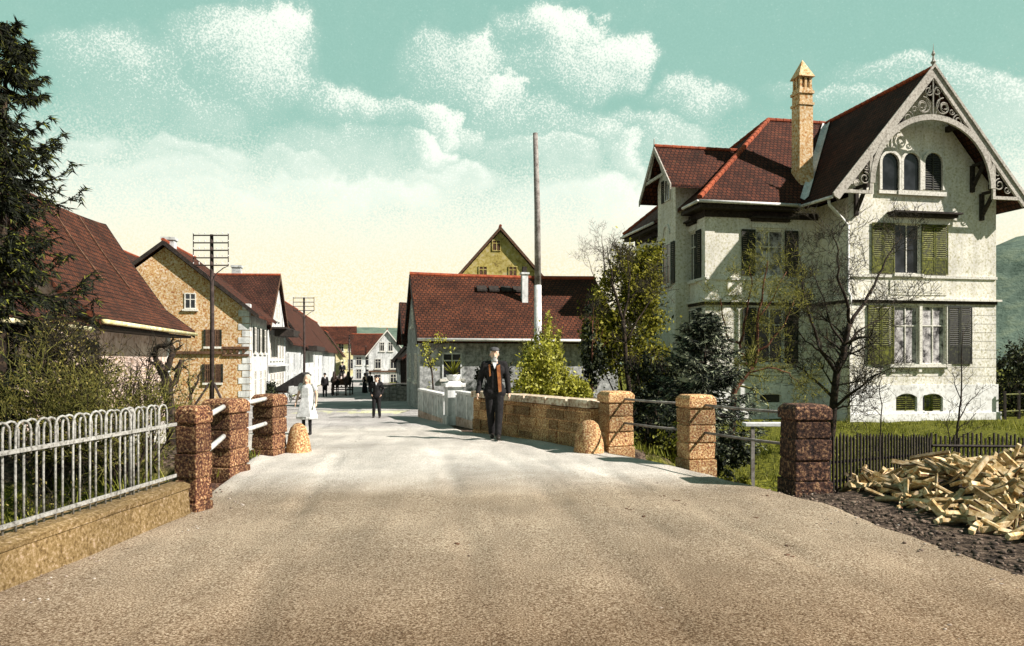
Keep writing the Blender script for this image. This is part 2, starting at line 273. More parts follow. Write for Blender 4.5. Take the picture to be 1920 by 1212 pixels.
M['rust'] = speck('rust_brown_cloth', [(0.35, (.16, .05, .02)), (0.6, (.34, .13, .04)), (0.75, (.42, .24, .05))], scale=8, bump=0.2)
M['linen'] = speck('pale_linen', [(0.35, (.42, .43, .42)), (0.55, (.68, .70, .69)), (0.7, (.78, .80, .79))], scale=9, bump=0.3, big=0.2)
M['hair_grey'] = speck('grey_hair', [(0.35, (.25, .25, .24)), (0.6, (.55, .55, .52))], scale=30, bump=0.3)
M['hair_fair'] = speck('fair_hair', [(0.35, (.30, .27, .20)), (0.6, (.58, .55, .46))], scale=30, bump=0.3)
M['hair_dark'] = speck('dark_hair', [(0.35, (.02, .015, .01)), (0.6, (.05, .035, .025))], scale=30, bump=0.3)
M['leather'] = speck('black_leather', [(0.35, (.008, .007, .006)), (0.6, (.03, .025, .02))], scale=20, bump=0.1, rough=0.5)
M['horse'] = speck('dark_bay_coat', [(0.35, (.015, .010, .008)), (0.6, (.05, .03, .02))], scale=6, bump=0.1, rough=0.6)
M['canvas'] = speck('pale_sacking', [(0.35, (.25, .2, .17)), (0.6, (.50, .42, .38))], scale=6, bump=0.3)
M['tarp'] = speck('dark_tarpaulin', [(0.35, (.01, .01, .01)), (0.6, (.035, .032, .03))], scale=4, bump=0.2)

# ------------------------------------------------------------------ mesh builder
class MB:
    def __init__(s, T=None): s.v = []; s.f = []; s.mi = []; s.T = T; s.cur = 0
    def P(s, p): return tuple(s.T(*p)) if s.T else tuple(p)
    def add(s, verts, faces):
        o = len(s.v); s.v.extend(s.P(p) for p in verts)
        s.f.extend([tuple(i+o for i in f) for f in faces]); s.mi.extend([s.cur]*len(faces))
    def box(s, x0, x1, y0, y1, z0, z1):
        s.add([(x0,y0,z0),(x1,y0,z0),(x1,y1,z0),(x0,y1,z0),(x0,y0,z1),(x1,y0,z1),(x1,y1,z1),(x0,y1,z1)],
              [(0,3,2,1),(4,5,6,7),(0,1,5,4),(1,2,6,5),(2,3,7,6),(3,0,4,7)])
    def cbox(s, c, sx, sy, sz, rz=0.0, taper=1.0):
        cr, sr = math.cos(rz), math.sin(rz); vs = []
        for k, (zz, t) in enumerate(((0, 1.0), (sz, taper))):
            for (dx, dy) in ((-1,-1),(1,-1),(1,1),(-1,1)):
                x, y = dx*sx/2*t, dy*sy/2*t
                vs.append((c[0]+x*cr-y*sr, c[1]+x*sr+y*cr, c[2]+zz))
        s.add(vs, [(0,3,2,1),(4,5,6,7),(0,1,5,4),(1,2,6,5),(2,3,7,6),(3,0,4,7)])
    def poly_slab(s, pts, th):
        """polygon (top) extruded down by th"""
        n = len(pts); lo = [(p[0], p[1], p[2]-th) for p in pts]
        s.add(list(pts)+lo, [tuple(range(n)), tuple(range(2*n-1, n-1, -1))] + [(i, i+n, (i+1) % n + n, (i+1) % n) for i in range(n)])
    def prism(s, pts, d):
        """polygon pts extruded by vector d"""
        n = len(pts); hi = [(p[0]+d[0], p[1]+d[1], p[2]+d[2]) for p in pts]
        s.add(list(pts)+hi, [tuple(range(n-1, -1, -1)), tuple(range(n, 2*n))] + [(i, (i+1) % n, (i+1) % n + n, i+n) for i in range(n)])
    def tube(s, pts, rad, n=6, cap=True):
        pts = [Vector(p) for p in pts]
        if not isinstance(rad, (list, tuple)): rad = [rad]*len(pts)
        vs = []; fs = []; up = None
        for i, p in enumerate(pts):
            t = (pts[min(i+1, len(pts)-1)] - pts[max(i-1, 0)])
            if t.length < 1e-9: t = Vector((0,0,1))
            t.normalize()
            if up is None: up = Vector((1,0,0)) if abs(t.x) < 0.8 else Vector((0,1,0))
            a = (up - t*up.dot(t))
            if a.length < 1e-6: a = t.orthogonal()
            a.normalize(); b = t.cross(a); up = a
            for k in range(n):
                th = 2*math.pi*k/n
                q = p + (a*math.cos(th) + b*math.sin(th))*rad[i]; vs.append((q.x, q.y, q.z))
        for i in range(len(pts)-1):
            for k in range(n):
                fs.append((i*n+k, i*n+(k+1) % n, (i+1)*n+(k+1) % n, (i+1)*n+k))
        if cap and n > 3:
            fs.append(tuple(range(n-1, -1, -1))); fs.append(tuple(range((len(pts)-1)*n, len(pts)*n)))
        s.add(vs, fs)
    def lathe(s, c, prof, n=16, rz=0.0):
        vs = []; fs = []
        for (r, z) in prof:
            for k in range(n):
                th = 2*math.pi*k/n + rz; vs.append((c[0]+r*math.cos(th), c[1]+r*math.sin(th), c[2]+z))
        for i in range(len(prof)-1):
            for k in range(n): fs.append((i*n+k, i*n+(k+1) % n, (i+1)*n+(k+1) % n, (i+1)*n+k))
        fs.append(tuple(range(n-1, -1, -1))); fs.append(tuple(range((len(prof)-1)*n, len(prof)*n)))
        s.add(vs, fs)
    def ball(s, c, r, n=10, m=7):
        if not isinstance(r, (tuple, list)): r = (r, r, r)
        vs = [(c[0], c[1], c[2]-r[2])]; fs = []
        for i in range(1, m):
            ph = -math.pi/2 + math.pi*i/m
            for k in range(n):
                th = 2*math.pi*k/n
                vs.append((c[0]+r[0]*math.cos(ph)*math.cos(th), c[1]+r[1]*math.cos(ph)*math.sin(th), c[2]+r[2]*math.sin(ph)))
        vs.append((c[0], c[1], c[2]+r[2])); top = len(vs)-1
        for k in range(n):
            fs.append((0, 1+(k+1) % n, 1+k)); fs.append((top, 1+(m-2)*n+k, 1+(m-2)*n+(k+1) % n))
        for i in range(m-2):
            for k in range(n): fs.append((1+i*n+k, 1+i*n+(k+1) % n, 1+(i+1)*n+(k+1) % n, 1+(i+1)*n+k))
        s.add(vs, fs)
    def capsule(s, p, q, r0, r1, n=10):
        p = Vector(p); q = Vector(q); d = q-p; L_ = d.length
        if L_ < 1e-6: return s.ball(p, max(r0, r1), n)
        t = d/L_; pts = []; rad = []
        for k in range(5):
            a = math.pi/2*(k/4.0); pts.append(p - t*r0*math.cos(a)); rad.append(max(r0*math.sin(a), 0.0008))
        for k in range(5):
            a = math.pi/2*(1-k/4.0); pts.append(q + t*r1*math.cos(a)); rad.append(max(r1*math.sin(a), 0.0008))
        s.tube(pts, rad, n)
    def build(s, name, mat, parent=None, smooth=False, uv=False, origin=None, bevel=0.0):
        off = Vector((0,0,0))
        p = parent
        while p is not None: off += p.location; p = p.parent
        if parent is None and origin is not None: off = Vector(origin)
        me = bpy.data.meshes.new(name)
        me.from_pydata([(x-off.x, y-off.y, z-off.z) for (x, y, z) in s.v], [], s.f)
        for m in (mat if isinstance(mat, (list, tuple)) else [mat]): me.materials.append(m)
        if isinstance(mat, (list, tuple)): me.polygons.foreach_set('material_index', s.mi)
        if smooth: me.polygons.foreach_set('use_smooth', [True]*len(s.f))
        bm = bmesh.new(); bm.from_mesh(me)
        if len(s.f) < 20000 and not getattr(s, 'open', False): bmesh.ops.recalc_face_normals(bm, faces=bm.faces)
        if bevel:
            bmesh.ops.bevel(bm, geom=[e for e in bm.edges if len(e.link_faces) == 2 and e.calc_face_angle(0) > 0.5], offset=bevel, segments=2, affect='EDGES', profile=0.6)
        bm.to_mesh(me); bm.free()
        if uv:
            ul = me.uv_layers.new(name='UVMap')
            for po in me.polygons:
                n = po.normal
                if abs(n.z) > 0.999: t = Vector((1,0,0))
                else: t = Vector((-n.y, n.x, 0)).normalized()
                b = n.cross(t)
                for li in po.loop_indices:
                    co = me.vertices[me.loops[li].vertex_index].co
                    ul.data[li].uv = (co.dot(t), co.dot(b))
        me.validate(); me.update()
        o = bpy.data.objects.new(name, me); COL.objects.link(o)
        if parent is not None: o.parent = parent
        elif origin is not None: o.location = origin
        return o
def tag(o, label, cat, group=None, kind=None):
    if label: o['label'] = label
    if cat: o['category'] = cat
    if group: o['group'] = group
    if kind: o['kind'] = kind
    return o
def thing(name, loc, label, cat, group=None):
    o = bpy.data.objects.new(name, None); COL.objects.link(o); o.location = loc; o.empty_display_size = 0.3
    return tag(o, label, cat, group)
def copy_tree(o, parent=None):
    c = o.copy(); COL.objects.link(c); c.parent = parent
    for ch in [k for k in list(bpy.data.objects) if k.parent == o]: copy_tree(ch, c)
    return c
# ================================================================== ground
def zr(b):                                           # height of the street along its run
    if b < 14: return 0.0
    if b < 60: return -0.031*(b-14)
    if b < 160: return -1.426-0.006*(b-60)
    return -2.026
LOW = [(2.15, 12.75), (2.75, 11.2), (3.62, 9.35), (4.2, 9.35), (6.3, 11.1), (10, 12.6), (22, 15), (70, 20), (70, 140)]
_e = [AB(2.6, 130), AB(2.6, 40), AB(2.6, 24), (-0.45, 17.0)]
LOW += [(p[0], p[1]) for p in _e]
def sdist(poly, x, y):
    d = 1e9; inside = False; n = len(poly)
    for i in range(n):
        x0, y0 = poly[i]; x1, y1 = poly[(i+1) % n]
        if (y0 > y) != (y1 > y) and x < (x1-x0)*(y-y0)/(y1-y0)+x0: inside = not inside
        dx, dy = x1-x0, y1-y0; t = max(0, min(1, ((x-x0)*dx+(y-y0)*dy)/(dx*dx+dy*dy)))
        d = min(d, math.hypot(x-x0-dx*t, y-y0-dy*t))
    return d if inside else -d
CH = [(-60, 6), (-20, 8.6), (-3.4, 9.7), (2.6, 10.9), (6, 13.2), (11, 15.3), (25, 18), (70, 24)]
def pdist(line, x, y):
    d = 1e9
    for (x0, y0), (x1, y1) in zip(line, line[1:]):
        dx, dy = x1-x0, y1-y0; t = max(0, min(1, ((x-x0)*dx+(y-y0)*dy)/(dx*dx+dy*dy)))
        d = min(d, math.hypot(x-x0-dx*t, y-y0-dy*t))
    return d
def _h(n, x, y):
    return math.sin(x*1.7+n)*math.cos(y*1.3+n*2)*0.5 + math.sin(x*3.9+y*2.7+n*3)*0.3 + math.sin(x*7.3-y*6.1+n)*0.2
ROADL = [(-13, -3.9), (0, -3.6), (5.2, -3.5), (7.4, -3.3), (10, -3.75), (12.2, -4.2), (14, -6.4)]   # Y, X of the left edge
ROADR = [(-13, 3.9), (0, 4.0), (5.4, 3.75), (6.7, 3.55), (7.95, 3.45), (8.75, 3.1), (10.8, 2.45), (12.4, 1.6), (14.5, 0.4), (16.4, -0.75)]
def interp(tab, y):
    if y <= tab[0][0]: return tab[0][1]
    for (y0, x0), (y1, x1) in zip(tab, tab[1:]):
        if y <= y1: return lerp(x0, x1, (y-y0)/(y1-y0))
    return tab[-1][1]
def edgeL(y):
    if y < 14: return interp(ROADL, y)
    b = (y + SI*6.2)/CO; return AB(-6.2, b)[0]
def edgeR(y):
    if y < 16.4: return interp(ROADR, y)
    b = (y - SI*2.0)/CO; return min(AB(2.0, b)[0], 99)
def ground(x, y):
    a, b = toAB(x, y)
    z = zr(b)
    s = sdist(LOW, x, y)
    if s > 0:
        tgt = lerp(zr(b)-0.12, -0.98, smooth(a, 3.5, 8.0)); tgt = min(tgt, z-0.0) if a > 8 else tgt
        z = lerp(z, tgt, smooth(s, 0.0, 2.0))
    if s <= 0 and y < 13 and x > 3.2:                # verge on the right falls a little and is bumpy
        z -= 0.03*smooth(x, 3.4, 6.0)
    c = pdist(CH, x, y)
    if c < 3.0: z = lerp(-2.1, z, smooth(c, 0.9, 2.4)) if (s > 0 or x < -4.6 or (abs(x) < 4 and 8 < y < 12.2)) else z
    if x < -3.9 or s > 0: z += 0.05*_h(1, x, y)
    if y > 170: z += min(1, (y-170)/200)*-1.0
    return z
def gz(x, y): return ground(x, y)

def axis(dense0, dense1, step, lo, hi):
    v = []; t = dense0
    while t < dense1: v.append(t); t += step
    g = step; t = dense1
    while t < hi: v.append(t); g *= 1.28; t += g
    v.append(hi); g = step; t = dense0
    while True:
        g *= 1.28; t -= g
        if t < lo: break
        v.insert(0, t)
    v.insert(0, lo); return v
def make_ground():
    xs = axis(-9, 16, 0.34, -1500, 1500); ys = axis(2, 36, 0.34, -300, 2500)
    mb = MB(); nx = len(xs)
    for y in ys:
        for x in xs:
            z = ground(x, y)
            if -14 < y < 165 and edgeL(y)+0.35 < x < edgeR(y)-0.35: z = min(z, zr(toAB(x, y)[1])) - 0.07
            mb.v.append((x, y, z))
    for j in range(len(ys)-1):
        for i in range(nx-1):
            mb.f.append((j*nx+i, j*nx+i+1, (j+1)*nx+i+1, (j+1)*nx+i)); mb.mi.append(0)
    mb.open = True
    # earth, grass and trodden soil
    m, N, L, p = nmat('garden_ground')
    tc = N.new('ShaderNodeTexCoord')
    n = N.new('ShaderNodeTexNoise'); n.inputs['Scale'].default_value = 9; n.inputs['Detail'].default_value = 7; n.inputs['Roughness'].default_value = 0.75; L.new(tc.outputs['Object'], n.inputs['Vector'])
    gr = ramp(N, [(0.36, (.018, .022, .006)), (0.47, (.075, .085, .012)), (0.57, (.17, .175, .02)), (0.7, (.30, .29, .06))]); L.new(n.outputs[0], gr.inputs[0])
    so = ramp(N, [(0.38, (.014, .010, .008)), (0.48, (.06, .045, .034)), (0.57, (.17, .125, .09)), (0.68, (.36, .29, .225))]); L.new(n.outputs[0], so.inputs[0])
    sx = N.new('ShaderNodeSeparateXYZ'); L.new(tc.outputs['Object'], sx.inputs[0])
    g = N.new('ShaderNodeTexNoise'); g.inputs['Scale'].default_value = 0.8; g.inputs['Detail'].default_value = 4; L.new(tc.outputs['Object'], g.inputs['Vector'])
    # soil wherever the ground is at road level, grass on the lower garden
    a = N.new('ShaderNodeMath'); a.operation = 'MULTIPLY_ADD'; L.new(g.outputs[0], a.inputs[0]); a.inputs[1].default_value = 0.9; L.new(sx.outputs[2], a.inputs[2])
    mr = N.new('ShaderNodeMapRange'); L.new(a.outputs[0], mr.inputs[0]); mr.inputs[1].default_value = 0.30; mr.inputs[2].default_value = 0.10
    mx = N.new('ShaderNodeMix'); mx.data_type = 'RGBA'; L.new(mr.outputs[0], mx.inputs[0]); L.new(so.outputs[0], mx.inputs[6]); L.new(gr.outputs[0], mx.inputs[7])
    L.new(mx.outputs[2], p.inputs['Base Color']); p.inputs['Roughness'].default_value = 1.0; p.inputs['Specular IOR Level'].default_value = 0.1
    b = N.new('ShaderNodeBump'); b.inputs['Strength'].default_value = 1.0; b.inputs['Distance'].default_value = 0.08; L.new(n.outputs[0], b.inputs['Height']); L.new(b.outputs[0], p.inputs['Normal'])
    o = mb.build('ground', m, smooth=True); tag(o, 'grassy and earthy ground on both sides of the road', 'ground', kind='structure')
make_ground()

RUTS = [(-.55, .10, .026), (.85, .10, .024), (1.75, .12, .020), (3.05, .11, .022), (-1.45, .12, .018), (2.35, .09, .014)]     # wheel tracks
def make_road():
    mb = MB(); ys = []; y = -12.0
    while y < 160: ys.append(y); y += 0.2 if y < 20 else (1.0 if y < 50 else 4.0)
    nc = 84
    rnd = random.Random(5)
    for y in ys:
        l, r = edgeL(y), edgeR(y)
        if y > 6.5 and y < 13: pass
        wob = 0.07*_h(4, y*1.3, 0.4)
        for i in range(nc+1):
            t = i/nc; x = lerp(l, r+wob, t); a, b = toAB(x, y)
            z = zr(b) + 0.018 + 0.012*_h(2, x*0.9, y*0.7) + 0.02*math.sin(math.pi*t)
            for (ra, rw, rd) in RUTS:
                da = (a + .22*math.sin(b*.31+ra) - ra)/rw
                if abs(da) < 3: z -= rd*(math.exp(-da*da) - .45*math.exp(-(abs(da)-1.7)**2*2.2))*(.6+.4*math.sin(b*1.9+ra*3))
            if i in (0, nc): z -= 0.03
            mb.v.append((x, y, z))
    w = nc+1
    for j in range(len(ys)-1):
        for i in range(nc): mb.f.append((j*w+i, j*w+i+1, (j+1)*w+i+1, (j+1)*w+i)); mb.mi.append(0)
    mb.open = True
    m, N, L, p = nmat('gravel_road')
    tc = N.new('ShaderNodeTexCoord'); co = tc.outputs['Object']
    def noise(s, d, r=0.65, sc=None):
        n = N.new('ShaderNodeTexNoise'); n.inputs['Scale'].default_value = s; n.inputs['Detail'].default_value = d; n.inputs['Roughness'].default_value = r
        if sc:
            mp = N.new('ShaderNodeMapping'); mp.inputs['Scale'].default_value = sc; L.new(co, mp.inputs[0]); L.new(mp.outputs[0], n.inputs['Vector'])
        else: L.new(co, n.inputs['Vector'])
        return n.outputs[0]
    fine = noise(70, 5, 0.8); big = noise(0.55, 6, 0.6); rut = noise(1.0, 5, 0.6, (1.9, 0.16, 1))
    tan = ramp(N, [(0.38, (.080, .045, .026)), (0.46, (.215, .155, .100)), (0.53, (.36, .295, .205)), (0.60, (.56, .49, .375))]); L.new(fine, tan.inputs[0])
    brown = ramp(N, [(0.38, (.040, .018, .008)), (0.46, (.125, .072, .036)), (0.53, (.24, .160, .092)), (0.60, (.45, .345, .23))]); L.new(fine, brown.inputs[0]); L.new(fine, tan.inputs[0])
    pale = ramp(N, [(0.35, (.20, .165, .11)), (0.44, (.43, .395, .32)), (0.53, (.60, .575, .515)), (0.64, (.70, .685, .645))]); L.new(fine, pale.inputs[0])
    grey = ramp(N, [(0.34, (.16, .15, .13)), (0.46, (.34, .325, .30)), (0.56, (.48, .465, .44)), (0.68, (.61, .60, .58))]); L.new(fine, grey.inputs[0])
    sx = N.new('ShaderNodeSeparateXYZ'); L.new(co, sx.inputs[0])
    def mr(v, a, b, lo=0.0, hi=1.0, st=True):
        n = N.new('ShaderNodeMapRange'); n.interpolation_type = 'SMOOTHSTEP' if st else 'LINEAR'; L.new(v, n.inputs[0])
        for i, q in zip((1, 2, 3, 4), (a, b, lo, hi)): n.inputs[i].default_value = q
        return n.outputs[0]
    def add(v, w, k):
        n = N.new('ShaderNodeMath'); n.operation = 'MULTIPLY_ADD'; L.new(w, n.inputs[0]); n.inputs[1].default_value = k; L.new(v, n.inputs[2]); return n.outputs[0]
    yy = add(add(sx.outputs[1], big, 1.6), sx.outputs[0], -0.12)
    f0 = mr(yy, 3.6, 8.0)                        # darker brown in front, lighter towards the bridge
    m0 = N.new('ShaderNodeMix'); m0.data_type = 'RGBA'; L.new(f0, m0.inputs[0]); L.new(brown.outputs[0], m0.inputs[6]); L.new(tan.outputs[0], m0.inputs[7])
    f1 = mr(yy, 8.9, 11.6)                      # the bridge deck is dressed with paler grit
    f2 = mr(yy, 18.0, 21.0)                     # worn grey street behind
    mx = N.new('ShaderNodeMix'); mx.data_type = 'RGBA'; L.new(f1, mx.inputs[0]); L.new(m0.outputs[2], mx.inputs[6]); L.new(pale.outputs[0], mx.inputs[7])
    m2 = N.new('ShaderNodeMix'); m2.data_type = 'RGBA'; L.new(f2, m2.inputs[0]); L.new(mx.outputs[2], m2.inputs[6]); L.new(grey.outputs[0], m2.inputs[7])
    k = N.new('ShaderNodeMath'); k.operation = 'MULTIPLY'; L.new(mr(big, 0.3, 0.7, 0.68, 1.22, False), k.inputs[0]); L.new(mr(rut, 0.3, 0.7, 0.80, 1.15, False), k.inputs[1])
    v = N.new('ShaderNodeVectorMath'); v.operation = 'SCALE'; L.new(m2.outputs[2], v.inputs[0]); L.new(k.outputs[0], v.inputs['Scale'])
    L.new(v.outputs[0], p.inputs['Base Color']); p.inputs['Roughness'].default_value = 1.0; p.inputs['Specular IOR Level'].default_value = 0.08
    mixh = add(fine, noise(7, 5), 0.9)
    b = N.new('ShaderNodeBump'); b.inputs['Strength'].default_value = 0.6; b.inputs['Distance'].default_value = 0.03; L.new(mixh, b.inputs['Height']); L.new(b.outputs[0], p.inputs['Normal'])
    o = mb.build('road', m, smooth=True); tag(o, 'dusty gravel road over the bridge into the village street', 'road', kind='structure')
make_road()

def road_stones():
    rnd = random.Random(41); mb = MB()
    def stone(x, y, r):
        z = zr(toAB(x, y)[1]) + 0.02
        mb.ball((x, y, z), (r*rnd.uniform(.8, 1.5), r*rnd.uniform(.7, 1.2), r*rnd.uniform(.4, .7)), 6, 4)
    for _ in range(420):
        y = rnd.uniform(4.0, 9.5); x = rnd.uniform(edgeL(y)+.05, edgeR(y)-.05)
        stone(x, y, rnd.uniform(.004, .012))
    for _ in range(260):                         # swept up at both edges
        y = rnd.uniform(4.2, 9); x = (edgeL(y)+.05+rnd.random()**2*.5) if rnd.random() < .5 else (edgeR(y)-.1+rnd.uniform(-.3, .5))
        stone(x, y, .004+.014*rnd.random()**2)
    for _ in range(46):                          # trodden clods and droppings
        y = rnd.uniform(5.2, 9.0); x = rnd.uniform(-2.4, 2.9) if _ > 20 else rnd.gauss(1.55, .28)
        if _ <= 20: y = rnd.gauss(7.7, .35)
        mb.cur = 1
        for _k in range(3): mb.ball((x+rnd.gauss(0, .022), y+rnd.gauss(0, .022), zr(0)+.022), (rnd.uniform(.012, .028), rnd.uniform(.010, .024), rnd.uniform(.006, .013)), 6, 4)
    o = mb.build('pebbles', [speck('pebble_stone', [(0.4, (.10, .07, .05)), (0.5, (.28, .22, .17)), (0.6, (.5, .46, .4))], scale=3, bump=0.2), M['brownwood']], smooth=True)
    tag(o, 'loose pebbles scattered over the gravel road', 'pebbles', kind='stuff')
road_stones()

def make_deck_and_stream():
    mb = MB()
    mb.poly_slab([(-4.0, 7.2, -0.1), (3.75, 8.55, -0.1), (1.65, 12.9, -0.1), (-4.3, 12.6, -0.1)], 0.5)
    o = mb.build('bridge_deck', M['stone_dark'], uv=True); tag(o, 'stone slab of the bridge under the road', 'bridge', kind='structure')
    mb = MB(); 
    for (x0, y0), (x1, y1) in zip(CH, CH[1:]):
        mb.add([(x0, y0-2.2, -1.75), (x1, y1-2.2, -1.75), (x1, y1+2.2, -1.75), (x0, y0+2.2, -1.75)], [(0, 1, 2, 3)])
    m, N, L, p = nmat('stream_water')
    p.inputs['Base Color'].default_value = (.02, .03, .022, 1); p.inputs['Roughness'].default_value = 0.08
    n = N.new('ShaderNodeTexNoise'); n.inputs['Scale'].default_value = 3; b = N.new('ShaderNodeBump'); b.inputs['Strength'].default_value = .3; L.new(n.outputs[0], b.inputs['Height']); L.new(b.outputs[0], p.inputs['Normal'])
    o = mb.build('stream', m); tag(o, 'dark stream running under the bridge', 'stream', kind='structure')
make_deck_and_stream()

def make_hills():
    m = speck('wooded_hill', [(0.36, (.075, .115, .085)), (0.5, (.115, .165, .125)), (0.64, (.16, .205, .14))], scale=.08, bump=0.6, big=.2, bigscale=.01, bump_d=3)
    def mound(x0, y0, rx, ry, h, name, lab):
        mb = MB(); n = 46
        for j in range(n+1):
            for i in range(n+1):
                u, v = -1+2*i/n, -1+2*j/n; r = math.hypot(u, v)
                z = h*(max(0, math.cos(min(r, 1)*math.pi/2))**1.3) * (1+0.05*_h(6, u*5, v*5)) - 4
                mb.v.append((x0+u*rx, y0+v*ry, z))
        for j in range(n):
            for i in range(n): mb.f.append((j*(n+1)+i, j*(n+1)+i+1, (j+1)*(n+1)+i+1, (j+1)*(n+1)+i)); mb.mi.append(0)
        mb.open = True
        o = mb.build('hill', m, smooth=True); tag(o, lab, 'hill', kind='structure')
    mound(330, 400, 210, 170, 80, 'hill', 'blue green hill rising behind the villa')
    mound(-125, 560, 230, 140, 28.5, 'hill', 'low blue green hill at the end of the street')
make_hills()

# ================================================================== bridge stonework
def pillar(x, y, w, h, rz, label, dark=False, mid=False):
    t = thing('bridge_pillar', (x, y, 0), label, 'pillar', 'stone pillars of the bridge railing')
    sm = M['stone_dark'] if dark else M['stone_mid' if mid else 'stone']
    mb = MB(); n = 7; z = -0.3; rnd = random.Random(int(x*100+y*10))
    hs = [0.12, 0.27, 0.27, h-0.2]
    mb.cbox((x, y, -0.4), w*1.10, w*1.10, 0.4+0.10, rz, 0.98)
    zz = 0.10
    for k, z1 in enumerate((0.34, 0.60, h-0.20)):
        g = 0.018
        q = w*(1.0 if k != 1 else 1.02); i0 = len(mb.v)
        mb.cbox((x+rnd.uniform(-.006, .006), y+rnd.uniform(-.006, .006), zz+g), q, q, z1-zz-g, rz+rnd.uniform(-.02, .02), 0.985)
        mb.v[i0:] = [(a+rnd.uniform(-.012, .012), b+rnd.uniform(-.012, .012), c+rnd.uniform(-.007, .007)) for a, b, c in mb.v[i0:]]
        mb.cbox((x, y, zz-0.02), w*0.92, w*0.92, 0.07, rz)
        zz = z1
    body = mb.build('shaft', sm, t, bevel=0.012)
    mb = MB()
    mb.cbox((x, y, h-0.205), w*0.94, w*0.94, 0.03, rz)
    mb.cbox((x, y, h-0.18), w*1.08, w*1.08, 0.13, rz, 1.0)
    mb.cbox((x, y, h-0.052), w*1.08, w*1.08, 0.055, rz, 0.78)
    mb.build('cap', sm, t, bevel=0.02)
    return t
RZR = math.atan2(-(1.46-3.22), 12.4-8.9)   # right parapet leans to the left going away
RZL = math.atan2(-(-3.64+3.085), 12-7.55)
PR = [(3.58, 9.14), (2.72, 11.05), (1.76, 12.68)]
PL = [(-3.29, 7.72), (-3.94, 10.28), (-3.97, 12.22)]
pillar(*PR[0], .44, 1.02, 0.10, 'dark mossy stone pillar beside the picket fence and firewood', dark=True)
pillar(*PR[1], .41, 1.04, 0.25, 'bright sandstone pillar midway along the right railing')
pillar(*PR[2], .45, 1.02, 0.30, 'sandstone pillar where the right railing meets the rubble wall')
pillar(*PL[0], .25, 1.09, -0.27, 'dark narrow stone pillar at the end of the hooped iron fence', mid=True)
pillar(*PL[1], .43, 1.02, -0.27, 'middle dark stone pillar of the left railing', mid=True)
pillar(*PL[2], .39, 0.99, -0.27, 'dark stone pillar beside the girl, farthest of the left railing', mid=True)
def rails(pts, zs, r, lab):
    (x0, y0), (x1, y1) = pts
    t = thing('bridge_railing', ((x0+x1)/2, (y0+y1)/2, 0), lab, 'railing', 'pipe railings between the bridge pillars')
    for z in zs:
        mb = MB(); mb.tube([(x0, y0, z), ((x0+x1)/2, (y0+y1)/2, z-0.012), (x1, y1, z)], r, 8); mb.build('rail', M['pipe' if r > .03 else 'pole'], t, smooth=True)
rails((PR[0], PR[1]), (.90, .50), .019, 'pale pipe railing between the dark right pillar and the bright pillar')
rails((PR[1], PR[2]), (.90, .50), .019, 'pale pipe railing between the bright pillar and the rubble wall')
rails((PL[0], PL[1]), (.93, .53), .034, 'pale pipe railing nearest the hooped iron fence')
rails((PL[1], PL[2]), (.93, .53), .034, 'pale pipe railing nearest the girl')
def guard_stone(x, y, r, h, lab):
    mb = MB(); prof = [(r*1.02, -0.2), (r, 0.02), (r*.95, h*.3), (r*.82, h*.62), (r*.6, h*.86), (r*.34, h*.97), (r*.08, h)]
    mb.lathe((x, y, 0), prof, 16)
    rnd = random.Random(3); mb.v = [(a+rnd.uniform(-.012, .012), b+rnd.uniform(-.012, .012), c+rnd.uniform(-.008, .008)) for a, b, c in mb.v]
    o = mb.build('guard_stone', M['stone'], smooth=True, origin=(x, y, 0)); tag(o, lab, 'guard stone', 'rounded guard stones at the bridge ends')
guard_stone(1.27, 12.35, .25, .56, 'rounded guard stone leaning on the right end pillar')
guard_stone(-3.55, 12.42, .20, .50, 'rounded guard stone beside the girl at the left end pillar')

# rubble wall after the right-hand pillars
def rubble_wall():
    p0 = Vector((1.50, 12.95, 0)); p1 = Vector((-0.72, 16.75, 0)); d = (p1-p0); L_ = d.length; d.normalize(); n = Vector((-d.y, d.x, 0))
    t = thing('rubble_wall', (p0+p1)/2, 'low coursed rubble wall with pale coping beside the walking man', 'wall')
    rnd = random.Random(11); mb = MB(); z = -0.3; row = 0
    while z < 0.70:
        h = 0.30 if z < -0.2 else rnd.uniform(.19, .25); s = -0.0
        zt = min(z+h, 0.72)
        while s < L_:
            l = rnd.uniform(.28, .62); e = min(s+l, L_)
            off = rnd.uniform(-.022, .022); g = .015; zdrop = zr(13+s*.8)
            q = p0 + d*((s+e)/2); hw = .19+off
            ang = math.atan2(d.y, d.x)
            mb.cbox((q.x, q.y, z+g+zdrop*.0), e-s-2*g, 2*hw, zt-z-2*g, ang, rnd.uniform(.96, 1.0)); s = e
        z = zt; row += 1
    mb.cbox(((p0+p1).x/2, (p0+p1).y/2, -.3), L_, .33, 1.0, math.atan2(d.y, d.x))
    mb.build('wall_body', M['stone'], t, bevel=.012)
    mb = MB(); s = 0.0
    while s < L_:
        l = rnd.uniform(.5, .85); e = min(s+l, L_); q = p0+d*((s+e)/2)
        mb.cbox((q.x, q.y, .705+rnd.uniform(0, .015)), e-s-.015, .46+rnd.uniform(-.02, .02), rnd.uniform(.11, .14), math.atan2(d.y, d.x)+rnd.uniform(-.015, .015), .95); s = e
    mb.build('coping', M['coping'], t, bevel=.02)
rubble_wall()

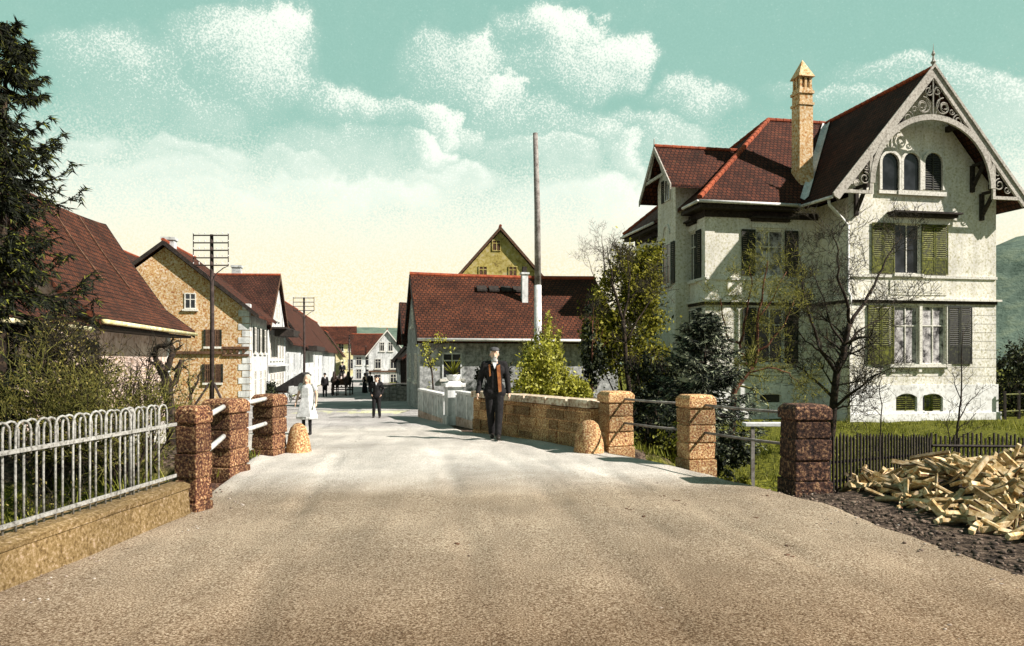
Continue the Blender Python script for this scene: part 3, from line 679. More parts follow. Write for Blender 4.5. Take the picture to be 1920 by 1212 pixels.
# ================================================================== hooped iron fence on a low parapet, left
def iron_fence():
    p0 = Vector((-3.80, 2.2, 0)); p1 = Vector((-3.40, 7.52, 0)); d = p1-p0; L_ = d.length; d.normalize(); n = Vector((d.y, -d.x, 0))   # n towards the road
    mid = (p0+p1)/2
    # parapet
    mb = MB(); T = lambda s, o, z: tuple(p0+d*s+n*o+Vector((0, 0, z)))
    prof = [(-.17, -.3), (.20, -.3), (.17, .04), (.15, .27), (.165, .275), (.165, .315), (.10, .335), (-.17, .335)]
    sec = 14; vs = []; rnd = random.Random(2)
    for i in range(sec+1):
        for (o, z) in prof: vs.append(T(L_*i/sec, o+rnd.uniform(-.006, .006), z+rnd.uniform(-.004, .004)))
    k = len(prof); fs = [(i*k+j, i*k+(j+1) % k, (i+1)*k+(j+1) % k, (i+1)*k+j) for i in range(sec) for j in range(k)]
    fs += [tuple(range(k)), tuple(range(sec*k, sec*k+k))]
    mb.add(vs, fs); o = mb.build('low_parapet', M['parapet'], origin=mid); tag(o, 'ochre concrete parapet carrying the hooped iron fence', 'wall')
    t = thing('iron_fence', mid + Vector((0, 0, .335)), 'pale iron fence of overlapping hoops on the ochre parapet', 'fence')
    sp = 0.104; N_ = int((L_-.10)/sp); rnd = random.Random(8)
    for i in range(0, N_-1):
        s0 = .04+i*sp; s1 = s0+.152; r = .076; zt = 1.13+rnd.uniform(-.006, .006); oo = (.006, -.012)[i % 2]
        pts = [T(s0, oo, .33), T(s0+rnd.uniform(-.004, .004), oo, .7), T(s0, oo, zt-r)]
        for q in range(1, 6):
            a = math.pi*q/6; pts.append(T(s0+r-r*math.cos(a), oo, zt-r+r*math.sin(a)))
        pts += [T(s1, oo, zt-r), T(s1+rnd.uniform(-.004, .004), oo, .88)]
        hb = MB(); hb.tube(pts, .0098, 6)
        if i < 100: hb.build('hoop', M['iron'], t, smooth=True)
    for z in (.90, .385):
        mb = MB(); mb.prism([T(0, .014, z), T(0, .026, z), T(0, .026, z+.032), T(0, .014, z+.032)], tuple(d*L_)); mb.build('rail', M['iron'], t)
    for s in (2.93, 4.62):
        mb = MB(); mb.tube([T(s, -.02, .3), T(s, -.02, 1.08)], .02, 8); mb.ball(T(s, -.02, 1.1), .03, 8, 6); mb.build('post', M['iron'], t, smooth=True)
iron_fence()

# ================================================================== picket fence, right
def picket_fence():
    pts = [Vector((3.88, 9.12, 0)), Vector((6.1, 10.9, 0))]
    d = pts[1]-pts[0]; L_ = d.length; d.normalize(); n = Vector((d.y, -d.x, 0)); ang = math.atan2(d.y, d.x)
    t = thing('picket_fence', (pts[0]+pts[1])/2, 'dark thin picket fence between the mossy pillar and the firewood', 'fence')
    rnd = random.Random(4); s = 0.0; ln = 0
    while s < L_:
        q = pts[0]+d*s; zt = lerp(.66, .47, s/L_)+rnd.uniform(-.03, .02); b = gz(q.x, q.y)-.1
        mb = MB(); w = .026
        mb.cbox((q.x, q.y, b), w, .022, zt-.04-b, ang+rnd.uniform(-.1, .1)); mb.cbox((q.x, q.y, zt-.04), w, .022, .04, ang, .2)
        o = mb.build('picket', M['darkwood'], t); s += .086
    for z0, z1 in ((.30, .18), (.06, -.02)):
        mb = MB(); a = pts[0]-n*.025; b = pts[1]-n*.025
        mb.tube([(a.x, a.y, z0), (b.x, b.y, z1)], .018, 4); mb.build('rail', M['darkwood'], t)
    # continuing, weathered fence behind the firewood
    p0 = Vector((6.15, 10.95, 0)); p1 = Vector((10.6, 12.9, 0)); d = p1-p0; L_ = d.length; d.normalize(); ang = math.atan2(d.y, d.x)
    t = thing('picket_fence', (p0+p1)/2, 'dark picket fence running on behind the firewood to the right edge', 'fence')
    s = 0; 
    while s < L_:
        q = p0+d*s; zt = lerp(.47, .20, s/L_)+rnd.uniform(-.05, .04); b = gz(q.x, q.y)-.1
        mb = MB(); mb.cbox((q.x, q.y, b), .03, .024, max(.3, zt-b), ang, .8); mb.build('picket', M['darkwood'], t); s += .10
    for dz in (-.12, -.42):
        mb = MB(); mb.tube([(p0.x, p0.y-.02, .42+dz), (p1.x, p1.y-.02, .16+dz)], .02, 4); mb.build('rail', M['darkwood'], t)
picket_fence()

# ================================================================== split firewood, every log its own thing
def firewood():
    rnd = random.Random(17); base = []
    for k in range(6):
        l = rnd.uniform(.30, .42); kind = k % 3
        mb = MB(); r = rnd.uniform(.021, .036)
        if kind == 0: sec = [(0, 0)] + [(r*1.5*math.cos(a), r*1.5*math.sin(a)) for a in (0.0, .5, 1.0, 1.5)]
        elif kind == 1: sec = [(-r, -r*.55), (r, -r*.6), (r*.85, r*.5), (-r*.3, r*.75), (-r, r*.35)]
        else: sec = [(-r*.9, -.3*r), (r*.4, -r*.8), (r, .2*r), (.1*r, .8*r)]
        n = len(sec); cy = sum(p[1] for p in sec)/n; cx = sum(p[0] for p in sec)/n; vs = []
        for i, tt in enumerate((-.5, 0, .5)):
            f = rnd.uniform(.86, 1.08); dx, dz = rnd.uniform(-.012, .012), rnd.uniform(-.012, .012)
            for (a, b) in sec: vs.append((tt*l, (a-cx)*f+dx, (b-cy)*f+dz))
        fs = [(i*n+j, i*n+(j+1) % n, (i+1)*n+(j+1) % n, (i+1)*n+j) for i in range(2) for j in range(n)] + [tuple(range(n-1, -1, -1)), tuple(range(2*n, 3*n))]
        mb.add(vs, fs)
        mb.mi = [0]*(2*n)+[1, 1]
        if kind == 0: mb.mi[2] = mb.mi[n+2] = 2
        o = mb.build('firewood_log', [M['wood_split'], M['wood_end'], M['bark_red']], origin=(0, 0, 0), bevel=.003)
        base.append(o)
    def hpile(x, y):
        hr = .44*smooth(x, 4.0, 5.1)*(1+.12*math.sin(x*3.1)); yf = 7.0-1.05*(x-3.80); yf = max(5.6, min(yf, 8.3-(4.3-x)*2.0 if x < 4.3 else 99)); yc = 8.45
        t = (yc-y)/(yc-yf) if y < yc else (y-yc)/1.25
        return hr*max(0, 1-abs(t)**1.5)
    cnt = 0; tries = 0; first = {}
    while cnt < 290 and tries < 8000:
        tries += 1
        x = rnd.uniform(3.7, 7.2); y = rnd.uniform(5.7, 9.6)
        if x/y > .74: continue                      # outside the picture to the right
        h = hpile(x, y)
        if h < .015: continue
        k = rnd.randrange(6)
        o = base[k] if k not in first else base[k].copy()
        if k in first: COL.objects.link(o)
        first[k] = True
        sc = rnd.uniform(.85, 1.15)
        o.location = (x, y, gz(x, y) + .025 + h*rnd.uniform(.58, 1.18))
        o.rotation_euler = (rnd.uniform(0, 6.28), rnd.gauss(0, .42), rnd.uniform(0, 6.28)); o.scale = (sc, sc, sc)
        tag(o, 'pale split log in the heap of firewood at the right road edge', 'log', 'split logs of the firewood heap'); cnt += 1
    # the inside of the heap, coloured dark to stand for shade between the logs
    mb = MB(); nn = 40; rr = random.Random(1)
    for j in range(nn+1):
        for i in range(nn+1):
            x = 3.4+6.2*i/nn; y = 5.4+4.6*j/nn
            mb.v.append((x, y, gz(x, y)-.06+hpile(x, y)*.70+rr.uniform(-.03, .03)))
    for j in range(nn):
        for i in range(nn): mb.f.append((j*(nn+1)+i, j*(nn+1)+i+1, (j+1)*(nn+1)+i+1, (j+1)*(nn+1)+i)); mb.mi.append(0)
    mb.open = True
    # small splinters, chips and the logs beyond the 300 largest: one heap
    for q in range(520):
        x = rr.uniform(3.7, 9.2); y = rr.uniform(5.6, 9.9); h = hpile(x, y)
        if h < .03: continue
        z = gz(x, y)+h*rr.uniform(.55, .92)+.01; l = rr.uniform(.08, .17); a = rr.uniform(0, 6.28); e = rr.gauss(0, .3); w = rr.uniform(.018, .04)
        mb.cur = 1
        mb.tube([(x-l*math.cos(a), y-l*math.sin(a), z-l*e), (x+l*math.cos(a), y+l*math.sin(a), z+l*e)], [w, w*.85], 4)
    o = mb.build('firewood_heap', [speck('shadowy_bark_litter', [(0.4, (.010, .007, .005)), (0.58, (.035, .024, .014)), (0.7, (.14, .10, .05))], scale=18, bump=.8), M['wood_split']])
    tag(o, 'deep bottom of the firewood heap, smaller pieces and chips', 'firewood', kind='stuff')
firewood()

# clods and litter on the dark verge between road and firewood
def verge():
    rnd = random.Random(23); mb = MB()
    for _ in range(1000):
        y = rnd.uniform(4.6, 9.2); x = edgeR(y)+rnd.uniform(-.15, .85)*(.35+.65*rnd.random())
        if x > 3.3 and y > 9.0: continue
        r = .004+.026*rnd.random()**3.2; z = gz(x, y)
        mb.ball((x, y, z+r*.2), (r*rnd.uniform(.8, 1.6), r*rnd.uniform(.8, 1.4), r*rnd.uniform(.5, .9)), 6, 4)
    o = mb.build('soil_clods', speck('dark_soil', [(0.38, (.022, .016, .012)), (0.5, (.075, .054, .04)), (0.6, (.20, .15, .11)), (0.72, (.38, .30, .24))], island=.5, scale=20, bump=.6), smooth=True)
    tag(o, 'dark crumbly soil along the road edge by the firewood', 'soil', kind='stuff')
verge()
# ================================================================== building helpers
def frameT(ox, oy, ang):
    c, s = math.cos(ang), math.sin(ang)
    return lambda u, v, z: (ox+c*u-s*v, oy+s*u+c*v, z)
def plane_front(T, v):  return lambda u, z, d: T(u, v-d, z)        # a wall facing -v
def plane_left(T, u):   return lambda s, z, d: T(u-d, s, z)        # a wall facing -u, s runs along v
def plane_right(T, u):  return lambda s, z, d: T(u+d, s, z)
def pbox(mb, P, u0, u1, z0, z1, d0, d1):
    vs = [P(u, z, d) for d in (d0, d1) for (u, z) in ((u0, z0), (u1, z0), (u1, z1), (u0, z1))]
    mb.add(vs, [(0, 3, 2, 1), (4, 5, 6, 7), (0, 1, 5, 4), (1, 2, 6, 5), (2, 3, 7, 6), (3, 0, 4, 7)])
def window(par, P, u0, u1, z0, z1, d=0.0, fw=.06, mull=1, trans=.3, mat_f='trim', mat_g='glass', sill=True, curtain=False, name='window', recess=False, surround=0.0, far=False):
    """frame with bars, pane and sill as sub-parts; d = distance proud of the wall plane of the frame's face"""
    dp = -.12 if recess else .004
    mb = MB()
    f0, f1 = (dp, dp+.06) if recess else (dp, .05)
    pbox(mb, P, u0, u0+fw, z0, z1, f0, f1); pbox(mb, P, u1-fw, u1, z0, z1, f0, f1)
    pbox(mb, P, u0+fw, u1-fw, z0, z0+fw, f0, f1); pbox(mb, P, u0+fw, u1-fw, z1-fw, z1, f0, f1)
    zi0, zi1 = z0+fw, z1-fw
    if mull and not far:
        for k in range(1, mull+1):
            uc = lerp(u0, u1, k/(mull+1)); pbox(mb, P, uc-fw*.4, uc+fw*.4, zi0, zi1, f0, f1-.006)
        if trans:
            zt = lerp(z1, z0, trans)
            cuts = [u0+fw] + [x for k in range(1, mull+1) for x in (lerp(u0, u1, k/(mull+1))-fw*.4, lerp(u0, u1, k/(mull+1))+fw*.4)] + [u1-fw]
            for i in range(0, len(cuts), 2): pbox(mb, P, cuts[i], cuts[i+1], zt-fw*.4, zt+fw*.4, f0, f1-.008)
    w = mb.build(name, M[mat_f], par)
    mb = MB(); pbox(mb, P, u0+.01, u1-.01, z0+.01, z1-.01, dp-.03 if recess else -.02, dp+.02 if recess else .022)
    mb.build('pane', M['curtain' if curtain else mat_g], w)
    if sill:
        mb = MB(); pbox(mb, P, u0-.10, u1+.10, z0-.11, z0-.003, -.02 if not recess else -.10, .12); mb.build('sill', M['trim'], w)
    return w
def shutter(par, P, u0, u1, z0, z1, mat, d=.03, slats=True, swing=0.0, label=None, sw_left=True):
    """louvred leaf: frame and slats in one piece; swing opens it away from the wall"""
    hinge = u0 if sw_left else u1; c, s = math.cos(swing), math.sin(swing)
    def Q(u, z, dd):
        du = u-hinge
        if sw_left: return P(hinge+du*c - (dd-d)*s, z, d+du*s+(dd-d)*c)
        return P(hinge+du*c + (dd-d)*s, z, d-du*s+(dd-d)*c)
    mb = MB(); w = .055 if (u1-u0) > .3 else .04
    half = (u1-u0) > .62
    segs = [(u0, (u0+u1)/2-.006), ((u0+u1)/2+.006, u1)] if half else [(u0, u1)]
    for (a, b) in segs:
        pbox(mb, Q, a, a+w, z0, z1, d, d+.035); pbox(mb, Q, b-w, b, z0, z1, d, d+.035)
        zs = z0 + (z1-z0)*.30
        for (p, q) in ((z0, z0+.07), (zs-.04, zs+.04), (z1-.07, z1)): pbox(mb, Q, a+w, b-w, p, q, d+.002, d+.033)
        pbox(mb, Q, a+w, b-w, z0+.07, zs-.04, d+.008, d+.022)
        z = zs+.05
        while z < z1-.09 and slats:
            vs = [Q(a+w, z, d+.030), Q(b-w, z, d+.030), Q(b-w, z+.055, d+.004), Q(a+w, z+.055, d+.004), Q(a+w, z+.012, d+.032), Q(b-w, z+.012, d+.032), Q(b-w, z+.067, d+.006), Q(a+w, z+.067, d+.006)]
            mb.add(vs, [(0, 3, 2, 1), (4, 5, 6, 7), (0, 1, 5, 4), (1, 2, 6, 5), (2, 3, 7, 6), (3, 0, 4, 7)]); z += .085
        if not slats: pbox(mb, Q, a+w, b-w, zs+.04, z1-.07, d+.008, d+.022)
    o = mb.build('shutter', M[mat], par)
    if label: o['label'] = label
    return o
def wall_grid(mb, P, u0, u1, z0, z1, holes, depth=.16):
    us = sorted(set([u0, u1] + [h[0] for h in holes] + [h[1] for h in holes])); zs = sorted(set([z0, z1] + [h[2] for h in holes] + [h[3] for h in holes]))
    for i in range(len(us)-1):
        for j in range(len(zs)-1):
            uc, zc = (us[i]+us[i+1])/2, (zs[j]+zs[j+1])/2
            if any(h[0] < uc < h[1] and h[2] < zc < h[3] for h in holes): continue
            mb.add([P(us[i], zs[j], 0), P(us[i+1], zs[j], 0), P(us[i+1], zs[j+1], 0), P(us[i], zs[j+1], 0)], [(0, 1, 2, 3)])
    for (a, b, c, d) in holes:
        q = [(a, c), (b, c), (b, d), (a, d)]
        for k in range(4):
            (x0, y0), (x1, y1) = q[k], q[(k+1) % 4]
            mb.add([P(x0, y0, 0), P(x1, y1, 0), P(x1, y1, -depth), P(x0, y0, -depth)], [(0, 1, 2, 3)])
        mb.add([P(a, c, -depth), P(b, c, -depth), P(b, d, -depth), P(a, d, -depth)], [(0, 1, 2, 3)])
def gable_house(root, T, u0, u1, v0, v1, zb, ze, zt, axis, wall, roof, oe=.5, og=.3, th=.16, barge='darkwood', ridge=True, uvwall=False, gutter=None):
    """walls, roof, ridge tiles and bargeboards of one gabled block; axis 'u' or 'v' = direction of the ridge"""
    if axis == 'u': A = T; a0, a1, b0, b1 = u0, u1, v0, v1
    else: A = lambda p, q, z: T(q, p, z); a0, a1, b0, b1 = v0, v1, u0, u1
    bm_ = (b0+b1)/2; sl = (zt-ze)/(bm_-b0)
    mb = MB(A); g = [(b0, zb), (b1, zb), (b1, ze-th-.14), (bm_, zt-th-.17), (b0, ze-th-.14)]
    mb.prism([(a0, p, z) for (p, z) in g], (a1-a0, 0, 0)); 
    mb.build('wall', M[wall], root, uv=uvwall)
    mb = MB(A); e0, e1 = a0-og, a1+og
    for s in (-1, 1):
        be = b0-oe if s < 0 else b1+oe; ze_ = ze-sl*oe
        n = 14; rr = random.Random(int(abs(e0*7+e1*3+zt*11)*10)); vs = []
        for i in range(n+1):
            t = i/n; g_ = -.07*math.sin(math.pi*t)*min(1.0, (e1-e0)/10)
            for (p, z, wgt) in ((be, ze_, .5), ((be+bm_)/2, (ze_+zt)/2, 1.0), (bm_, zt, .9)):
                vs.append((lerp(e0, e1, t), p, z+(g_*wgt+rr.uniform(-.016, .016) if 0 < i < n else 0) - (.05 if (p != be and p != bm_ and 0 < i < n) else 0)))
            for (p, z) in ((bm_, zt-th-.02), (be, ze_-th-.02)): vs.append((lerp(e0, e1, t), p, z))
        fs = [(i*5+a, i*5+(a+1) % 5, (i+1)*5+(a+1) % 5, (i+1)*5+a) for i in range(n) for a in range(5)] + [(4, 3, 2, 1, 0), tuple(n*5+a for a in range(5))]
        mb.add(vs, fs)
    r = mb.build('roof', M[roof], root, uv=True)
    if ridge:
        mb = MB(A); mb.tube([(lerp(e0-.02, e1+.02, i/14), bm_, zt+.01-.063*math.sin(math.pi*i/14)*min(1.0, (e1-e0)/10)) for i in range(15)], .10, 8); mb.build('ridge_tiles', M['ridge'], r)
    if barge:
        for (aa, da) in ((e0, -.04), (e1, .04)):
            mb = MB(A)
            for s in (-1, 1):
                be = b0-oe if s < 0 else b1+oe; ze_ = ze-sl*oe
                mb.prism([(aa, be, ze_-.02), (aa, bm_, zt-.02), (aa, bm_, zt-.26), (aa, be, ze_-.24)], (da, 0, 0))
            mb.build('bargeboard', M[barge], root)
    return r
def chimney(par, T, u, v, z0, z1, w=.5, mat='chimney'):
    mb = MB(T); mb.box(u-w/2, u+w/2, v-w/2, v+w/2, z0, z1-.15); mb.box(u-w*.6, u+w*.6, v-w*.6, v+w*.6, z1-.15, z1)
    return mb.build('chimney', M[mat], par)

# ================================================================== the villa
def make_villa():
    T = lambda a, b, z: tuple(AB(a, b, z))
    o = AB(19.5, 32, -.98)
    V = thing('villa', o, 'large white villa with steep red roofs, carved gable and green shutters', 'villa')
    GB = -1.15; bF, bL, aL, aW, aE = 27.0, 29.1, 13.6, 18.75, 25.6
    bR = 37.5
    PF, PL_, PW = plane_front(T, bF), plane_front(T, bL), plane_left(T, aL)
    PWing = plane_left(T, aW)
    fx = lambda px: a_front(px, bF); fz = lambda px, py: z_at(py, a_front(px, bF), bF)
    lx = lambda px: a_front(px, bL); lz = lambda px, py: z_at(py, a_front(px, bL), bL)
    wx = lambda px: b_side(px, aL); wz = lambda px, py: z_at(py, aL, b_side(px, aL))
    def rectF(x0, x1, y0, y1): xm = (x0+x1)/2; return fx(x0), fx(x1), fz(xm, y1), fz(xm, y0)
    def rectL(x0, x1, y0, y1): xm = (x0+x1)/2; return lx(x0), lx(x1), lz(xm, y1), lz(xm, y0)
    def rectW(x0, x1, y0, y1): xm = (x0+x1)/2; b0, b1 = wx(x0), wx(x1); return min(b0, b1), max(b0, b1), wz(xm, y1), wz(xm, y0)
    zS = fz(1700, 563)                                # cornice between the storeys
    zP = fz(1700, 722)                                # top of the plinth
    # openings of the projecting wing
    up = rectF(1678, 1725, 420, 514); lo1 = rectF(1676, 1723, 574, 683); lo2 = rectF(1728, 1774, 574, 683)
    c1 = rectF(1678, 1718, 738, 772); c2 = rectF(1728, 1766, 738, 772)
    l_up = rectL(1417, 1469, 432, 518); l_lo = rectL(1419, 1469, 578, 682); l_c = rectL(1423, 1464, 738, 757)
    w1 = rectW(1288, 1306, 437, 528); 
    # walls: ground floor rusticated, upper floor plain, plinth
    def walls(P, u0, u1, hu, hl, hc, ztop, zs=zS, zp=zP, nm=''):
        mb = MB(); wall_grid(mb, P, u0, u1, zs, ztop, hu); mb.open = True; a = mb.build('upper_wall', M['villa'], V)
        mb = MB(); wall_grid(mb, P, u0, u1, zp, zs, hl); mb.open = True; mb.build('ground_floor_wall', M['villa_rust'], V)
        P2 = lambda u, z, d: P(u, z, d+.06)
        mb = MB(); wall_grid(mb, P2, u0-.06, u1+.06, GB, zp, hc, .2); mb.open = True
        pbox(mb, P, u0-.06, u1+.06, zp-.02, zp+.0, -.1, .059)
        pl = mb.build('plinth', M['villa_plinth'], V)
        mb = MB(); pbox(mb, P, u0-.14, u1+.14, GB, fz(1700, 775), .0, .14); mb.build('base_course', M['villa_plinth'], V, bevel=.015)
    walls(PF, aW, aE, [up], [lo1, lo2], [c1, c2], 8.3)
    walls(PL_, aL, aW, [l_up], [l_lo], [l_c], 8.05)
    # side walls (left wall of the block, inner wall of the wing, right and rear)
    for (P, u0, u1, hu) in ((PW, bL, bR, [w1]), (PWing, bF, bL, [])):
        walls(P, u0, u1, hu, [], [], 8.05)
    mb = MB(T); mb.box(aE-.2, aE, bF+.01, bR, GB, 8.3); mb.box(aL+.01, aE-.21, bR-.2, bR, GB, 8.0); mb.build('back_walls', M['villa'], V)
    mb = MB(T); mb.box(aL+.5, aE-.5, bL+.5, bR-.5, 7.4, 7.6); mb.build('attic_floor', M['brownwood'], V)
    # gable wall of the wing
    rz_ = lambda a: 8.0+(a-17.75)*1.19-.25 if a < 21.95 else 8.0+(26.2-a)*1.19-.25
    mb = MB(T); mb.prism([(aW, bF, 8.302), (aE, bF, 8.302), (aE, bF, rz_(aE)), (21.95, bF, rz_(21.95)), (aW, bF, rz_(aW))], (0, .25, 0)); mb.build('gable_wall', M['villa'], V)
    # ---- roof
    A = 13.04; zt, ze, br = 13.1, 8.1, 33.3
    fr = {'A': (A, 28.5, ze), 'V0': (17.75, 28.5, ze), 'V1': (21.95, br, zt), 'RL': (18.8, br, zt), 'B': (A, 38.1, ze), 'C': (26.2, 38.1, ze)}
    th = .17
    mb = MB(T); mb.poly_slab([fr['A'], fr['V0'], fr['V1'], fr['RL']], th)
    mb.poly_slab([fr['A'], fr['RL'], fr['B']], th)
    mb.poly_slab([fr['B'], fr['RL'], fr['V1'], fr['C']], th)
    roof = mb.build('main_roof', M['roof'], V, uv=True)
    mb = MB(T); mb.poly_slab([(17.6, 26.25, 7.93), (21.95, 26.25, 13.12), (21.95, br, 13.12), (17.6, 28.3, 7.93)], th)
    mb.poly_slab([(26.35, 26.25, 7.93), (26.35, 38.1, 7.93), (21.95, br+.2, 13.12), (21.95, 26.25, 13.12)], th)
    wing_roof = mb.build('gable_roof', M['roof_dark'], V, uv=True)
    def ridge_line(p, q, par, r=.11):
        mb = MB(T); p = Vector(p); q = Vector(q); n = int((q-p).length/.38)
        for i in range(n):
            s, e = p.lerp(q, i/n), p.lerp(q, (i+1.06)/n); mb.tube([s, e], [r, r*.86], 7)
        mb.build('ridge_tiles', M['ridge'], par)
    ridge_line((18.8, br, zt+.03), (21.9, br, zt+.03), roof); ridge_line((A+.05, 28.55, ze+.06), (18.8, br, zt+.03), roof, .12); ridge_line((A+.05, 38.0, ze+.06), (18.8, br, zt+.03), roof)
    ridge_line((21.95, 26.3, 13.16), (21.95, br, 13.16), wing_roof)
    mb = MB(T); v0 = Vector((17.72, 28.46, 8.2)); v1 = Vector((21.75, 33.05, 13.0)); d = (v1-v0)
    mb.add([tuple(v0+Vector((-.13, .10, .10))), tuple(v0+Vector((.13, -.10, .14))), tuple(v1+Vector((.13, -.10, .14))), tuple(v1+Vector((-.13, .10, .10))), tuple(v0), tuple(v1)], [(0, 4, 5, 3), (4, 1, 2, 5)])
    mb.build('valley_flashing', M['flash'], roof)
    # eaves: boarded soffits, gutters, rafter ends
    mb = MB(T)
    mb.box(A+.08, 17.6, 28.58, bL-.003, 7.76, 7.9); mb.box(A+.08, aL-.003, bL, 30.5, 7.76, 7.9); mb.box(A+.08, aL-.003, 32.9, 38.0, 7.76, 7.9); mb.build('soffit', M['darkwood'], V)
    mb = MB(T); mb.box(aL-.02, aW-.02, bL-.05, bL-.003, 7.48, 7.755); mb.box(aL-.05, aL-.003, bL-.05, bR, 7.48, 7.755); mb.build('frieze', M['darkwood'], V)
    mb = MB(T)
    mb.tube([(A-.02, 28.42, 7.98), (17.5, 28.42, 7.96)], .065, 8); mb.tube([(A-.06, 28.5, 7.98), (A-.06, 30.0, 7.97)], .065, 8); mb.tube([(A-.06, 33.4, 7.97), (A-.06, 38.1, 7.98)], .065, 8)
    mb.build('gutter', M['flash'], V, smooth=True)
    # ---- left cross gable
    gc, gr_, ge = 31.7, 11.05, 8.95; aG = 12.95; aGe = 12.38; hw = 1.9
    a_of = lambda z: A+(z-ze)/((zt-ze)/(18.8-A))
    mb = MB(T)
    for s in (-1, 1): mb.poly_slab([(aGe, gc+s*hw, ge), (a_of(ge)+.2, gc+s*hw, ge), (a_of(gr_)+.2, gc, gr_), (aGe, gc, gr_)], .13)
    cg = mb.build('cross_gable_roof', M['roof'], V, uv=True)
    ridge_line((aGe, gc, gr_+.03), (a_of(gr_)+.1, gc, gr_+.03), cg, .09)
    mb = MB(T); mb.prism([(aG, 30.7, GB), (aG, 32.75, GB), (aG, 32.75, 9.55), (aG, gc, 10.85), (aG, 30.7, 9.75)], (1.4, 0, 0)); ris = mb.build('cross_gable_wall', M['villa'], V)
    mb = MB(T)
    for (b0, b1, off) in ((gc-hw, gc, 0), (gc+hw, gc, 0)):
        mb.prism([(aGe-.0, b0, ge+.02), (aGe, b1, gr_+.02), (aGe, b1, gr_-.26), (aGe, b0, ge-.22)], (-.05, 0, 0))
    mb.tube([(aGe-.02, gc, gr_-.3), (aGe-.02, gc, gr_+.35)], [.05, .02], 6)
    for s in (-1, 1):
        mb.prism([(aGe+.02, gc+s*.1, gr_-.3), (aGe+.02, gc+s*1.15, 9.75), (aGe+.02, gc+s*.75, 9.72)], (.04, 0, 0))
    mb.box(aGe, aGe+.06, gc-1.25, gc+1.25, 9.55, 9.68)
    mb.build('cross_gable_bargeboard', M['barge'], V)
    PG = plane_left(T, aG)
    gx = lambda px: b_side(px, aG)
    r = (gx(1262), gx(1242), z_at(535, aG, gc), z_at(458, aG, gc)); window(V, PG, r[0]+.2, r[1]-.1, r[2], r[3], mull=1)
    for k, (q0, q1) in enumerate(((r[0]-.25, r[0]+.15), (r[1]-.05, r[1]+.3))): shutter(V, PG, q0, q1, r[2], r[3], 'dark_shutter')
    mb = MB(); zz = z_at(441, aG, gc); rr = .42; vs = []
    pts = [(gc+.0+rr*math.cos(math.pi*k/10), zz+rr*1.15*math.sin(math.pi*k/10)) for k in range(11)]
    for k in range(10):
        (u0, z0), (u1, z1) = pts[k], pts[k+1]; iu = lambda u: gc+(u-gc)*.78; iz = lambda z: zz+(z-zz)*.78
        mb.add([PG(u0, z0, 0), PG(u1, z1, 0), PG(iu(u1), iz(z1), 0), PG(iu(u0), iz(z0), 0), PG(u0, z0, .06), PG(u1, z1, .06), PG(iu(u1), iz(z1), .06), PG(iu(u0), iz(z0), .06)],
               [(4, 5, 6, 7), (0, 1, 5, 4), (2, 3, 7, 6), (1, 2, 6, 5), (3, 0, 4, 7)])
    mb.build('arched_niche', M['trim'], V)
    w = window(V, PG, gc-.45, gc+.15, 8.6, 9.6, mull=1, trans=0, sill=False); shutter(V, PG, gc+.17, gc+.5, 8.6, 9.6, 'dark_shutter')
    # ---- left wall windows
    def shut(P, u0, u1, z0, z1, m='dark_shutter', **k): return shutter(V, P, u0, u1, z0, z1, m, **k)
    window(V, PW, *w1, recess=True, mull=1)
    shut(PW, w1[0]-.52, w1[0]-.03, w1[2], w1[3]); shut(PW, w1[1]+.03, w1[1]+.52, w1[2], w1[3])
    wb = (34.6, 35.5, w1[2], w1[3]); window(V, PW, *wb); shut(PW, wb[0]-.5, wb[0]-.03, wb[2], wb[3]); shut(PW, wb[1]+.03, wb[1]+.5, wb[2], wb[3])
    wl = (w1[0], w1[1], l_lo[2], l_lo[3]); window(V, PW, *wl); shut(PW, wl[0]-.52, wl[0]-.03, wl[2], wl[3]); shut(PW, wl[1]+.03, wl[1]+.52, wl[2], wl[3])
    def hood(P, u0, u1, z, mat='darkwood', dep=.30):
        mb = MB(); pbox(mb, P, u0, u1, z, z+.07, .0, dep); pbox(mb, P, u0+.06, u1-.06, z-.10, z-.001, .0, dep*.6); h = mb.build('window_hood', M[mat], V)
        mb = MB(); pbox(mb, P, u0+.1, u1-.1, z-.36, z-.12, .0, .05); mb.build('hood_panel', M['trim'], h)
    hood(PW, w1[0]-.1, w1[1]+.1, w1[3]+.42); hood(PW, wb[0]-.1, wb[1]+.1, wb[3]+.42)
    # ---- left block front windows
    window(V, PL_, *l_up, recess=True, mull=1, trans=.36, curtain=True); z0, z1 = l_up[2], l_up[3]
    shut(PL_, l_up[0]-.66, l_up[0]-.04, z0, z1); shut(PL_, l_up[1]+.04, l_up[1]+.66, z0, z1)
    hood(PL_, lx(1405), lx(1480), lz(1440, 412))
    window(V, PL_, *l_lo, recess=True, mull=1, trans=.3); shut(PL_, l_lo[0]-.66, l_lo[0]-.04, l_lo[2], l_lo[3]); shut(PL_, l_lo[1]+.04, l_lo[1]+.66, l_lo[2], l_lo[3])
